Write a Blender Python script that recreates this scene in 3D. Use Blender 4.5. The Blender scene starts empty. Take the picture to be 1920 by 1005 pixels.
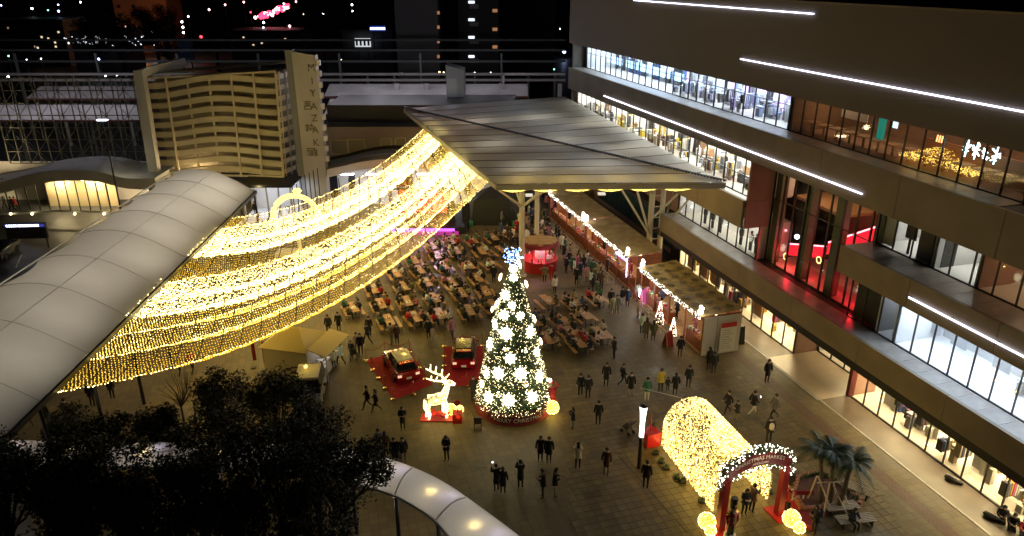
import bpy, math, random
from mathutils import Vector, Matrix
random.seed(7)
R = random.Random(11)
sc = bpy.context.scene
COL = sc.collection

# ------------------------------------------------------------------ camera, world, exposure
CAM_H = 25.0
FPX = 1380.0                       # focal length in pixels of a 1920 px wide picture
TH = math.atan(552 / FPX)          # downward pitch
cam_d = bpy.data.cameras.new('camera')
cam = bpy.data.objects.new('camera', cam_d)
COL.objects.link(cam)
cam.location = (0, 0, CAM_H)
cam.rotation_euler = (math.pi / 2 - TH, 0, 0)
cam_d.sensor_width = 36
cam_d.lens = 36 * FPX / 1920
cam_d.clip_start = 0.5
cam_d.clip_end = 2500
sc.camera = cam
w = bpy.data.worlds.new("World")
sc.world = w
w.use_nodes = True
nt = w.node_tree
sky = nt.nodes.new('ShaderNodeTexSky')
sky.sky_type = 'NISHITA'
sky.sun_disc = False
sky.sun_elevation = math.radians(-3)
sky.sun_rotation = math.radians(200)
bg = nt.nodes['Background']
bg.inputs['Strength'].default_value = 0.0025
nt.links.new(sky.outputs[0], bg.inputs[0])
sun_d = bpy.data.lights.new('moon', 'SUN')
sun_d.energy = 0.012
sun_d.angle = math.radians(3)
sun_d.color = (0.75, 0.82, 1.0)
sun = bpy.data.objects.new('moon', sun_d)
sun.rotation_euler = (math.radians(35), 0, math.radians(-40))
COL.objects.link(sun)
sc.view_settings.view_transform = 'Standard'
sc.view_settings.look = 'None'
sc.view_settings.exposure = 0.0
sc.view_settings.gamma = 1.0
sc.view_settings.use_curve_mapping = False
cy = sc.cycles
cy.max_bounces = 5
cy.diffuse_bounces = 2
cy.glossy_bounces = 2
cy.transmission_bounces = 3
cy.transparent_max_bounces = 14
cy.sample_clamp_indirect = 3.0
cy.sample_clamp_direct = 40.0
cy.use_denoising = True
cy.caustics_reflective = False
cy.caustics_refractive = False
cy.use_light_tree = True

# ------------------------------------------------------------------ measuring helpers
CT, ST = math.cos(TH), math.sin(TH)
def ray(x, y):
    a, b = x - 960, y - 502.5
    return (a, FPX * CT - b * ST, -(FPX * ST + b * CT))
def G(x, y, z=0.0):                 # point of the horizontal plane z behind a pixel of the photograph
    r = ray(x, y); k = (CAM_H - z) / -r[2]
    return Vector((r[0] * k, r[1] * k, z))
def atY(x, y, Y):                   # point of the vertical plane at distance Y
    r = ray(x, y); k = Y / r[1]
    return Vector((r[0] * k, Y, CAM_H + r[2] * k))
_v = ray(530, -50); AZ = math.atan2(_v[0], _v[1])
UX, UY = math.sin(AZ), math.cos(AZ)            # along the facade, away from the camera
def FP(s, d, z=0.0):                # s along the facade, d to the right of the camera
    return Vector((s * UX + d * UY, s * UY - d * UX, z))
RZF = math.atan2(-UY, -UX)          # frame whose x points along the facade towards the camera, y into the building

# ------------------------------------------------------------------ materials
MATS = {}
def mat(name, col, rough=0.6, metal=0.0, var=0.0, scale=8.0, bump=0.0, bscale=None, spec=0.5, objcol=False, trans=0.0, coat=0.0):
    if name in MATS: return MATS[name]
    m = bpy.data.materials.new(name); m.use_nodes = True
    n = m.node_tree; p = n.nodes['Principled BSDF']
    p.inputs['Base Color'].default_value = (*col, 1)
    p.inputs['Roughness'].default_value = rough
    p.inputs['Metallic'].default_value = metal
    p.inputs['Specular IOR Level'].default_value = spec
    if coat: p.inputs['Coat Weight'].default_value = coat
    src = None
    if objcol:
        oi = n.nodes.new('ShaderNodeObjectInfo'); src = oi.outputs['Color']
        n.links.new(src, p.inputs['Base Color'])
    if var or bump:
        tc = n.nodes.new('ShaderNodeTexCoord')
        nz = n.nodes.new('ShaderNodeTexNoise'); nz.inputs['Scale'].default_value = scale; nz.inputs['Detail'].default_value = 5
        n.links.new(tc.outputs['Object'], nz.inputs['Vector'])
        if var:
            mx = n.nodes.new('ShaderNodeMix'); mx.data_type = 'RGBA'; mx.blend_type = 'MULTIPLY'; mx.inputs[0].default_value = 1.0
            mr = n.nodes.new('ShaderNodeMapRange'); mr.inputs[1].default_value = 0.3; mr.inputs[2].default_value = 0.7
            mr.inputs[3].default_value = 1 - var; mr.inputs[4].default_value = 1 + var
            n.links.new(nz.outputs[0], mr.inputs[0])
            n.links.new(mr.outputs[0], mx.inputs[7])
            if src: n.links.new(src, mx.inputs[6])
            else: mx.inputs[6].default_value = (*col, 1)
            n.links.new(mx.outputs[2], p.inputs['Base Color'])
        if bump:
            bp = n.nodes.new('ShaderNodeBump'); bp.inputs['Strength'].default_value = bump; bp.inputs['Distance'].default_value = 0.02
            nb = nz
            if bscale:
                nb = n.nodes.new('ShaderNodeTexNoise'); nb.inputs['Scale'].default_value = bscale
                n.links.new(tc.outputs['Object'], nb.inputs['Vector'])
            n.links.new(nb.outputs[0], bp.inputs['Height'])
            n.links.new(bp.outputs[0], p.inputs['Normal'])
    if trans:                        # thin fabric lit through
        out = n.nodes['Material Output']
        tr = n.nodes.new('ShaderNodeBsdfTranslucent'); tr.inputs[0].default_value = (*col, 1)
        ms = n.nodes.new('ShaderNodeMixShader'); ms.inputs[0].default_value = trans
        n.links.new(p.outputs[0], ms.inputs[1]); n.links.new(tr.outputs[0], ms.inputs[2])
        n.links.new(ms.outputs[0], out.inputs[0])
    MATS[name] = m
    return m
def em(name, col, strength, sampled=True):
    if name in MATS: return MATS[name]
    m = bpy.data.materials.new(name); m.use_nodes = True
    p = m.node_tree.nodes['Principled BSDF']
    p.inputs['Base Color'].default_value = (0.02, 0.02, 0.02, 1)
    p.inputs['Emission Color'].default_value = (*col, 1)
    p.inputs['Emission Strength'].default_value = strength
    m.cycles.emission_sampling = 'AUTO' if sampled else 'NONE'
    MATS[name] = m
    return m
def glass(name, tint=(0.9, 0.93, 0.92), gloss=0.09):
    if name in MATS: return MATS[name]
    m = bpy.data.materials.new(name); m.use_nodes = True
    n = m.node_tree; n.nodes.remove(n.nodes['Principled BSDF']); out = n.nodes['Material Output']
    t = n.nodes.new('ShaderNodeBsdfTransparent'); t.inputs[0].default_value = (*tint, 1)
    g = n.nodes.new('ShaderNodeBsdfGlossy'); g.inputs['Roughness'].default_value = 0.03
    f = n.nodes.new('ShaderNodeLayerWeight'); f.inputs[0].default_value = 0.5
    w5 = n.nodes.new('ShaderNodeMath'); w5.operation = 'POWER'; w5.inputs[1].default_value = 4.0
    a = n.nodes.new('ShaderNodeMath'); a.operation = 'MULTIPLY_ADD'; a.inputs[1].default_value = 0.4; a.inputs[2].default_value = gloss * 0.3
    n.links.new(f.outputs['Facing'], w5.inputs[0])
    ms = n.nodes.new('ShaderNodeMixShader')
    n.links.new(w5.outputs[0], a.inputs[0]); n.links.new(a.outputs[0], ms.inputs[0])
    n.links.new(t.outputs[0], ms.inputs[1]); n.links.new(g.outputs[0], ms.inputs[2]); n.links.new(ms.outputs[0], out.inputs[0])
    MATS[name] = m
    return m

# ------------------------------------------------------------------ mesh building
def basis(d):
    d = Vector(d).normalized()
    a = Vector((0, 0, 1)) if abs(d.z) < 0.9 else Vector((1, 0, 0))
    x = d.cross(a).normalized()
    return x, d.cross(x).normalized()
class MB:
    def __init__(self): self.v = []; self.f = []; self.m = []; self.i = 0
    def mi(self, i): self.i = i; return self
    def face(self, pts):
        b = len(self.v); self.v += [tuple(p) for p in pts]; self.f.append(tuple(range(b, b + len(pts)))); self.m.append(self.i); return self
    def raw(self, vs, fs):
        b = len(self.v); self.v += [tuple(p) for p in vs]
        for f in fs: self.f.append(tuple(b + k for k in f)); self.m.append(self.i)
        return self
    def box(self, x0, x1, y0, y1, z0, z1):
        x0, x1 = min(x0, x1), max(x0, x1); y0, y1 = min(y0, y1), max(y0, y1); z0, z1 = min(z0, z1), max(z0, z1)
        return self.raw([(x0, y0, z0), (x1, y0, z0), (x1, y1, z0), (x0, y1, z0), (x0, y0, z1), (x1, y0, z1), (x1, y1, z1), (x0, y1, z1)],
                        [(3, 2, 1, 0), (4, 5, 6, 7), (0, 1, 5, 4), (1, 2, 6, 5), (2, 3, 7, 6), (3, 0, 4, 7)])
    def hexa(self, p):               # eight corners, bottom four then top four
        return self.raw(p, [(3, 2, 1, 0), (4, 5, 6, 7), (0, 1, 5, 4), (1, 2, 6, 5), (2, 3, 7, 6), (3, 0, 4, 7)])
    def slab(self, poly, t):         # polygon given by its top points, thickness t downwards
        n = len(poly); p = [Vector(q) for q in poly]
        vs = p + [q - Vector((0, 0, t)) for q in p]
        fs = [tuple(range(n)), tuple(range(2 * n - 1, n - 1, -1))] + [(k, k + n, (k + 1) % n + n, (k + 1) % n) for k in range(n)]
        return self.raw(vs, fs)
    def bar(self, a, b, w, h=None):  # rectangular bar between two points
        a, b = Vector(a), Vector(b); h = h or w
        x, y = basis(b - a); x *= w / 2; y *= h / 2
        return self.hexa([a - x - y, a + x - y, a + x + y, a - x + y, b - x - y, b + x - y, b + x + y, b - x + y])
    def cyl(self, a, b, r0, r1=None, n=8, caps=True):
        a, b = Vector(a), Vector(b); r1 = r0 if r1 is None else r1
        x, y = basis(b - a)
        vs = []
        for p, r in ((a, r0), (b, r1)):
            for k in range(n):
                t = 2 * math.pi * k / n; vs.append(p + x * (r * math.cos(t)) + y * (r * math.sin(t)))
        fs = [(k, (k + 1) % n, (k + 1) % n + n, k + n) for k in range(n)]
        if caps: fs += [tuple(range(n - 1, -1, -1)), tuple(range(n, 2 * n))]
        return self.raw(vs, fs)
    def tube(self, pts, r, n=5):
        pts = [Vector(p) for p in pts]; rs = r if isinstance(r, (list, tuple)) else [r] * len(pts)
        vs = []; fs = []
        for i, p in enumerate(pts):
            d = pts[min(i + 1, len(pts) - 1)] - pts[max(i - 1, 0)]
            x, y = basis(d)
            for k in range(n):
                t = 2 * math.pi * k / n; vs.append(p + x * (rs[i] * math.cos(t)) + y * (rs[i] * math.sin(t)))
        for i in range(len(pts) - 1):
            for k in range(n): fs.append((i * n + k, i * n + (k + 1) % n, (i + 1) * n + (k + 1) % n, (i + 1) * n + k))
        fs += [tuple(range(n - 1, -1, -1)), tuple(range((len(pts) - 1) * n, len(pts) * n))]
        return self.raw(vs, fs)
    def lathe(self, c, prof, n=12):  # prof: list of (radius, z)
        c = Vector(c); vs = []; fs = []
        for r, z in prof:
            for k in range(n):
                t = 2 * math.pi * k / n; vs.append(c + Vector((r * math.cos(t), r * math.sin(t), z)))
        for i in range(len(prof) - 1):
            for k in range(n): fs.append((i * n + k, i * n + (k + 1) % n, (i + 1) * n + (k + 1) % n, (i + 1) * n + k))
        fs += [tuple(range(n - 1, -1, -1)), tuple(range((len(prof) - 1) * n, len(prof) * n))]
        return self.raw(vs, fs)
    def ball(self, c, r, n=8, m=5, sq=(1, 1, 1)):
        prof = [(max(1e-3, math.sin(math.pi * k / m)), -math.cos(math.pi * k / m)) for k in range(m + 1)]
        b = len(self.v); self.lathe((0, 0, 0), prof, n)
        for k in range(b, len(self.v)):
            v = self.v[k]; self.v[k] = (c[0] + v[0] * r * sq[0], c[1] + v[1] * r * sq[1], c[2] + v[2] * r * sq[2])
        return self
    def octa(self, c, r):
        x, y, z = c
        return self.raw([(x + r, y, z), (x - r, y, z), (x, y + r, z), (x, y - r, z), (x, y, z + r), (x, y, z - r)],
                        [(0, 2, 4), (2, 1, 4), (1, 3, 4), (3, 0, 4), (2, 0, 5), (1, 2, 5), (3, 1, 5), (0, 3, 5)])
    def tetra(self, c, r):
        x, y, z = c
        return self.raw([(x + r, y, z - r * .6), (x - r * .6, y + r * .9, z - r * .6), (x - r * .6, y - r * .9, z - r * .6), (x, y, z + r)], [(0, 2, 1), (0, 1, 3), (1, 2, 3), (2, 0, 3)])
    def xf(self, fn): self.v = [tuple(fn(Vector(p))) for p in self.v]; return self
    def mesh(self, name, mats, smooth=False):
        me = bpy.data.meshes.new(name); me.from_pydata(self.v, [], self.f)
        for m in (mats if isinstance(mats, (list, tuple)) else [mats]): me.materials.append(m)
        if any(self.m): me.polygons.foreach_set('material_index', self.m)
        if smooth: me.polygons.foreach_set('use_smooth', [True] * len(self.f))
        me.update()
        return me
    def build(self, name, mats, parent=None, smooth=False, loc=None, rz=0.0, kind=None):
        o = bpy.data.objects.new(name, self.mesh(name, mats, smooth))
        COL.objects.link(o); o.parent = parent
        if loc is not None: o.location = loc
        o.rotation_euler = (0, 0, rz)
        if kind: o['kind'] = kind
        return o
def place(name, me, parent=None, loc=(0, 0, 0), rz=0.0):   # another object sharing a mesh
    o = bpy.data.objects.new(name, me); COL.objects.link(o); o.parent = parent
    o.location = loc; o.rotation_euler = (0, 0, rz)
    return o
def thing(name, label, cat, loc=(0, 0, 0), rz=0.0, group=None):
    o = bpy.data.objects.new(name, None); COL.objects.link(o); o.empty_display_size = 0.3
    o.location = loc; o.rotation_euler = (0, 0, rz)
    o['label'] = label; o['category'] = cat
    if group: o['group'] = group
    return o
def tag(o, label, cat, group=None):
    o['label'] = label; o['category'] = cat
    if group: o['group'] = group
    return o
def copy_thing(src, loc, rz, label=None, group=None, scale=None):
    r = src.copy(); COL.objects.link(r); r.location = loc; r.rotation_euler = (0, 0, rz)
    if scale: r.scale = scale
    if label: r['label'] = label
    if group: r['group'] = group
    for ch in list(src.children):
        c = ch.copy(); COL.objects.link(c); c.parent = r
        for g in list(ch.children):
            d = g.copy(); COL.objects.link(d); d.parent = c
    return r
def lamp(name, loc, power, col, r=0.05, kind='POINT', parent=None, spot=None, size=None, rot=None):
    l = bpy.data.lights.new(name, kind); l.energy = power; l.color = col
    if kind == 'POINT': l.shadow_soft_size = r
    if kind == 'SPOT': l.shadow_soft_size = r; rot = rot or (math.pi, 0, 0); l.spot_size = math.radians(spot or 90); l.spot_blend = 0.6
    if kind == 'AREA':
        l.shape = 'RECTANGLE'; l.size, l.size_y = size
    o = bpy.data.objects.new(name, l); COL.objects.link(o); o.location = loc; o.parent = parent
    if rot: o.rotation_euler = rot
    return o
def text_mesh(body, size, extr=0.01, spacing=1.0):          # lettering turned into a mesh, centred at the origin in its xy plane
    cu = bpy.data.curves.new('lettering', 'FONT'); cu.body = body; cu.size = size; cu.extrude = extr
    cu.align_x = 'CENTER'; cu.align_y = 'CENTER'; cu.space_character = spacing; cu.resolution_u = 2
    o = bpy.data.objects.new('lettering', cu); COL.objects.link(o)
    dg = bpy.context.evaluated_depsgraph_get(); dg.update()
    me = bpy.data.meshes.new_from_object(o.evaluated_get(dg))
    bpy.data.objects.remove(o)
    return me

WARM = (1.0, 0.74, 0.28); GOLD = (1.0, 0.66, 0.12); COOL = (0.80, 0.86, 1.0); CREAM = (1.0, 0.86, 0.62)
m_bulb = em('warm_bulb', (1.0, 0.72, 0.22), 9.0, False)
m_bulb_hot = em('bright_warm_bulb', (1.0, 0.84, 0.45), 22.0, False)
m_bulb_white = em('white_bulb', (1.0, 0.92, 0.75), 14.0, False)
m_wire = mat('lamp_wire', (0.03, 0.028, 0.022), 0.6)
m_steel = mat('painted_steel_cream', (0.62, 0.58, 0.46), 0.45)
m_dsteel = mat('dark_steel', (0.04, 0.04, 0.042), 0.4, 0.6)
m_black = mat('black_paint', (0.012, 0.012, 0.013), 0.5)
m_white = mat('white_paint', (0.75, 0.74, 0.71), 0.5)
m_red = mat('red_paint', (0.5, 0.02, 0.025), 0.4)
m_dred = mat('dark_red_paint', (0.22, 0.012, 0.015), 0.5)
m_wood = mat('pine_wood', (0.52, 0.32, 0.14), 0.5, var=0.25, scale=6)
m_dwood = mat('dark_wood', (0.13, 0.05, 0.025), 0.55, var=0.3, scale=5)
# ================================================================== SETTING: ground
def structure(o): o['kind'] = 'structure'; return o
def tile_mat(name, col, mortar, sx, sy, rot, var=0.16, rough=0.55):
    m = bpy.data.materials.new(name); m.use_nodes = True; n = m.node_tree; p = n.nodes['Principled BSDF']
    tc = n.nodes.new('ShaderNodeTexCoord'); mp = n.nodes.new('ShaderNodeMapping'); mp.inputs['Rotation'].default_value = (0, 0, rot)
    br = n.nodes.new('ShaderNodeTexBrick'); br.offset = 0.0 if sx == sy else 0.5
    br.inputs['Scale'].default_value = 1; br.inputs['Brick Width'].default_value = sx; br.inputs['Row Height'].default_value = sy
    br.inputs['Mortar Size'].default_value = 0.012; br.inputs['Mortar Smooth'].default_value = 0.3
    br.inputs['Color1'].default_value = (*[c * (1 - var) for c in col], 1); br.inputs['Color2'].default_value = (*[min(1, c * (1 + var)) for c in col], 1)
    br.inputs['Mortar'].default_value = (*mortar, 1)
    nz = n.nodes.new('ShaderNodeTexNoise'); nz.inputs['Scale'].default_value = 0.35; nz.inputs['Detail'].default_value = 6
    mr = n.nodes.new('ShaderNodeMapRange'); mr.inputs[1].default_value = .3; mr.inputs[2].default_value = .7; mr.inputs[3].default_value = .75; mr.inputs[4].default_value = 1.2
    mx = n.nodes.new('ShaderNodeMix'); mx.data_type = 'RGBA'; mx.blend_type = 'MULTIPLY'; mx.inputs[0].default_value = 1
    n.links.new(tc.outputs['Object'], mp.inputs[0]); n.links.new(mp.outputs[0], br.inputs[0]); n.links.new(tc.outputs['Object'], nz.inputs[0])
    n.links.new(nz.outputs[0], mr.inputs[0]); n.links.new(br.outputs[0], mx.inputs[6]); n.links.new(mr.outputs[0], mx.inputs[7]); n.links.new(mx.outputs[2], p.inputs['Base Color'])
    r2 = n.nodes.new('ShaderNodeMapRange'); r2.inputs[3].default_value = rough - .12; r2.inputs[4].default_value = rough + .18
    n.links.new(nz.outputs[0], r2.inputs[0]); n.links.new(r2.outputs[0], p.inputs['Roughness'])
    bp = n.nodes.new('ShaderNodeBump'); bp.inputs['Strength'].default_value = .4; bp.inputs['Distance'].default_value = .01; bp.invert = True
    n.links.new(br.outputs[1], bp.inputs['Height']); n.links.new(bp.outputs[0], p.inputs['Normal'])
    return m
m_asph = mat('asphalt', (0.045, 0.045, 0.047), 0.45, var=0.3, scale=0.6, bump=0.2, bscale=60)
m_pave = tile_mat('plaza_tiles', (0.13, 0.095, 0.04), (0.05, 0.04, 0.022), 0.44, 0.44, -RZF)
m_tile = mat('plaza_tile', (0.13, 0.095, 0.04), 0.5, var=0.22, scale=0.9, bump=0.15, bscale=30, objcol=False)
m_tileb = mat('plaza_tile_light', (0.155, 0.115, 0.052), 0.5, var=0.3, scale=.7); m_tilec = mat('plaza_tile_dark', (0.10, 0.075, 0.034), 0.42, var=0.3, scale=.7)
m_brown = tile_mat('brown_brick_band', (0.12, 0.06, 0.035), (0.05, 0.03, 0.02), 0.3, 0.12, -RZF)
m_shopside = mat('smooth_grey_paving', (0.13, 0.097, 0.065), 0.42, var=0.2, scale=0.7, bump=0.1, bscale=20)
m_apron = mat('pale_apron_stone', (0.44, 0.34, 0.24), 0.35, var=0.06, scale=1.5)
m_kerb = mat('pale_kerb_stone', (0.36, 0.33, 0.28), 0.5, var=0.1, scale=3)

m_cover = mat('inspection_cover_metal', (0.075, 0.06, 0.035), 0.5, var=.2, scale=3); m_stain = mat('worn_stain', (0.085, 0.062, 0.03), 0.35, var=.3, scale=2)
g = MB(); g.face([(-900, -60, 0), (900, -60, 0), (900, 1900, 0), (-900, 1900, 0)])
structure(g.build('ground', m_asph))
def strip(name, s0, s1, d0, d1, z, m):
    b = MB(); b.slab([FP(s0, d0, z), FP(s0, d1, z), FP(s1, d1, z), FP(s1, d0, z)], min(z, 0.012) * 0.99)
    return structure(b.build(name, m))
pl = MB()
pl.slab([FP(12, -4, .008), FP(12, 27.65, .008), FP(90, 27.65, .008), FP(90, -22, .008), FP(50, -22, .008)], .0075)
plaza = structure(pl.build('plaza_paving', m_pave))
strip('brown_brick_strip', 12, 90, 27.65, 28.45, .009, m_brown)
strip('pavement', 12, 90, 28.45, 29.72, .0085, m_pave)
kb = MB().box(-35, 35, -.075, .075, 0, .005).build("kerb_line", m_kerb, loc=FP(47.5, 29.8, 0.0), rz=RZF); structure(kb)
kme = MB().box(-.49, .49, -.07, .07, 0, .03).mesh('kerb_stone', m_kerb)
for k in range(70):
    s = 13 + k
    if 33 < s < 38.8: continue
    place('kerb_stone', kme, kb, (-(s - 47.5), 0, .006))
strip('shop_side_paving', 12, 90, 29.88, 31.93, .0085, m_shopside)
ap = MB(); ap.slab([FP(33.05, 29.82, .03), FP(33.05, 33.8, .03), FP(38.75, 33.8, .03), FP(38.75, 29.82, .03)], .028)
ap.mi(1); 
structure(ap.build('entrance_apron', [m_apron, m_kerb]))
eb = MB(); eb.slab([FP(33.05, 29.60, .034), FP(33.05, 29.80, .034), FP(38.75, 29.80, .034), FP(38.75, 29.60, .034)], .03)
structure(eb.build('apron_edge', m_kerb))

# raised individual tiles of the foreground plaza: the nearest 300 single, the rest one part
TX, TY = 0.44, 0.44
tile_me = MB().box(-TX / 2 + .012, TX / 2 - .012, -TY / 2 + .012, TY / 2 - .012, 0, .012).mesh('paving_tile', m_tile)
cells = []
for r in range(60):
    for c in range(70):
        s = 21.5 + c * TX + 0; d = 4.0 + r * TY
        if d > 27.2: continue
        p = FP(s, d, .009)
        if 3 < p.x < 19 and 24.6 < p.y < 44: cells.append((p.y, s, d, p))
cells.sort(key=lambda c: c[0])
tile_me2 = tile_me.copy(); tile_me2.materials[0] = m_tileb; tile_me3 = tile_me.copy(); tile_me3.materials[0] = m_tilec
for c in cells[:300]: place('paving_tile', R.choice((tile_me, tile_me, tile_me2, tile_me3)), plaza, c[3], RZF)
rest = MB()
a = RZF; ca, sa = math.cos(a), math.sin(a)
for c in cells[300:]:
    p = c[3]; h = R.uniform(-.002, .003)
    q = [p + Vector((x * ca - y * sa, x * sa + y * ca, 0.012 + h)) for x, y in ((-TX / 2 + .012, -TY / 2 + .012), (TX / 2 - .012, -TY / 2 + .012), (TX / 2 - .012, TY / 2 - .012), (-TX / 2 + .012, TY / 2 - .012))]
    rest.mi(R.choice((0, 0, 0, 1, 2))); rest.slab(q, .011)
rest.build('paving_tiles', [m_tile, m_tileb, m_tilec], plaza, kind='stuff')
for (x, y, w2, h2) in ((1440, 800, .5, .3), (1318, 925, .4, .4), (1480, 975, .45, .25), (1300, 870, .3, .3), (1120, 850, .35, .35), (1050, 700, .3, .3), (900, 870, .35, .3), (1395, 745, .4, .3), (780, 800, .3, .3)):
    p = G(x, y, .0215); structure(MB().box(-w2, w2, -h2, h2, 0, .006).build('inspection_cover', m_cover, loc=p, rz=RZF))
stn = MB()
for k in range(70):                 # worn dark stains and spills of irregular outline
    s_, d_ = R.uniform(20, 50), R.uniform(5, 27); c = FP(s_, d_, .0225 + k * .00003); r_ = R.uniform(.08, .35)
    stn.face([c + Vector((math.cos(q * .785) * r_ * R.uniform(.5, 1.2), math.sin(q * .785) * r_ * R.uniform(.5, 1.2), 0)) for q in range(8)])
sto = structure(stn.build('paving_stains', m_stain))
# dark drain joints crossing the plaza
jt = MB()
for a1, b1 in (((1160, 855), (1290, 1000)), ((1125, 845), (1165, 850)), ((960, 552), (1200, 528)), ((1000, 545), (1180, 530))):
    p, q = G(*a1, .024), G(*b1, .024); jt.bar(p, q, .05, .004)
structure(jt.build('drain_channel', m_black))
# road on the left with white lines
ln = MB()
for a1, b1, wd in (((40, 478), (30, 502), .15), ((0, 560), (60, 520), .12)):
    ln.bar(G(*a1, .01), G(*b1, .01), wd, .006)
structure(ln.build('road_marking', m_white))
# ================================================================== the shopping building on the right
m_fasc = mat('beige_fascia_panel', (0.25, 0.195, 0.12), 0.6, var=0.16, scale=0.55)
m_ribw = bpy.data.materials.new('ribbed_wall_cladding'); m_ribw.use_nodes = True
n = m_ribw.node_tree; p = n.nodes['Principled BSDF']; p.inputs['Base Color'].default_value = (0.17, 0.14, 0.105, 1); p.inputs['Roughness'].default_value = .65
tc = n.nodes.new('ShaderNodeTexCoord'); wv = n.nodes.new('ShaderNodeTexWave'); wv.bands_direction = 'Z'; wv.inputs['Scale'].default_value = 3.4; wv.inputs['Distortion'].default_value = 0.1
bp = n.nodes.new('ShaderNodeBump'); bp.inputs['Strength'].default_value = .25; bp.inputs['Distance'].default_value = .02
n.links.new(tc.outputs['Object'], wv.inputs[0]); n.links.new(wv.outputs[1], bp.inputs['Height']); n.links.new(bp.outputs[0], p.inputs['Normal'])
m_side = mat('rosy_brown_panel', (0.34, 0.20, 0.15), 0.5, var=0.08, scale=1.2)
m_deck = mat('balcony_tile', (0.34, 0.30, 0.26), 0.32, var=0.15, scale=1.5)
m_frame = mat('window_frame_steel', (0.05, 0.048, 0.045), 0.35, 0.7)
m_glass = glass('clear_glass')
m_ceil = em('ceiling_panel_white', (1.0, 0.95, 0.88), 34.0)
m_ceilw = em('ceiling_panel_warm', (1.0, 0.74, 0.40), 80.0)
m_ceilb = em('ceiling_panel_cool', (0.70, 0.80, 1.0), 34.0)
m_ceild = em('ceiling_lamp_dim', (1.0, 0.62, 0.36), 12.0)
m_ledline = em('led_line', (0.72, 0.74, 1.0), 5.0)
m_inwhite = mat('shop_wall_white', (0.78, 0.76, 0.73), 0.5)
m_inwood = mat('shop_wood_wall', (0.45, 0.25, 0.12), 0.5, var=.15, scale=3)
m_infloor = mat('shop_floor', (0.62, 0.56, 0.48), 0.35)
m_inbrown = mat('restaurant_wall', (0.33, 0.19, 0.12), 0.6, var=.1)
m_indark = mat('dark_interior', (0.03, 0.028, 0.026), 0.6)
m_redlit = em('red_light_panel', (1.0, 0.012, 0.03), 1.6)
m_teal = mat('teal_shutter', (0.03, 0.07, 0.075), 0.4)
mall = thing('shopping_building', 'long beige shopping building with stepped balconies, lit shop windows and white light lines', 'building', FP(33, 31.95, 0), RZF)
S0, D0 = 33.0, 31.95
def bb(b, s0, s1, d0, d1, z0, z1): return b.box(-(s0 - S0), -(s1 - S0), d0 - D0, d1 - D0, z0, z1)
def bl(s, d, z): return Vector((-(s - S0), d - D0, z))
def bpart(name, mats, s0, s1, d0, d1, z0, z1, kind=None):
    return bb(MB(), s0, s1, d0, d1, z0, z1).build(name, mats, mall, kind=kind)
SN = 12.0
# bands of the facade
bpart('upper_wall', m_ribw, SN, 79.6, 29.6, 30.0, 17.9, 23.4)
bpart('parapet_cap', m_fasc, SN, 79.62, 29.55, 30.05, 23.402, 23.5)
bpart('roof_slab', m_indark, SN, 79.6, 30.002, 60, 23.0, 23.38)
bpart('end_wall', m_ribw, 79.2, 79.6, 30.002, 60, 0, 22.99)
JOINTS = {'fascia_panel': []}
def fascia(z0, z1, sa, sb, step=6.2, d=29.6, dd=.2, m=m_fasc, first=None):
    s = sa
    while s < sb - .1:
        e = min(s + step, sb)
        bpart('fascia_panel', m, s + .018, e - .018, d, d + dd, z0, z1); s = e
fascia(13.0, 15.3, SN + (79.6 - SN) % 6.2 - 6.2, 79.6)
fascia(8.7, 10.3, SN, 33.4, 5.35)
fascia(4.0, 5.5, SN, 55.4, 6.2)
fascia(8.06, 10.1, 43.5, 80.0, 6.1)
bpart('terrace_end_panel', m_fasc, 33.402, 33.42, 29.61, 31.8, 8.7, 10.3)
bpart('bay_side_wall', m_side, 43.3, 43.498, 29.82, 31.8, 8.06, 12.98)
bpart('bay_side_band', m_side, 43.26, 43.298, 29.9, 31.75, 10.02, 10.1)
bpart('balcony_end_panel', m_fasc, 55.402, 55.55, 29.6, 31.9, 3.6, 5.5)
# slabs under the walkways
for (sa, sb, d1, z) in ((SN, 55.38, 31.8, 5.44), (SN, 33.38, 31.8, 10.24), (SN, 79.1, 31.3, 15.24), (43.52, 79.1, 31.3, 10.02)):
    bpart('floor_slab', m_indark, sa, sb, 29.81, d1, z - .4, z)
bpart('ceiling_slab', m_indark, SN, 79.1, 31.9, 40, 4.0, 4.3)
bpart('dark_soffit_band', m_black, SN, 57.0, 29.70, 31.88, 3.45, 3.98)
# walkway tiles, one by one
dk = bb(MB(), 0, 1.235, 29.81, 31.14, 0, .05)
def deck(sa, sb, z, d1):
    me = MB().box(-.617, .617, 29.81 - D0, d1 - D0, 0, .055).mesh('balcony_tile', m_deck)
    s = sa
    while s + 1.25 < sb + .01:
        place('balcony_tile', me, mall, (-(s + .625 - S0), 0, z)); s += 1.25
deck(17.9, 55.4, 5.445, 31.12)
deck(17.15, 33.4, 10.245, 31.8)
deck(24.4, 79.4, 15.245, 31.24)
bpart('bay_shelf', m_white, 43.5, 79.1, 29.82, 30.36, 10.03, 10.12)
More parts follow.
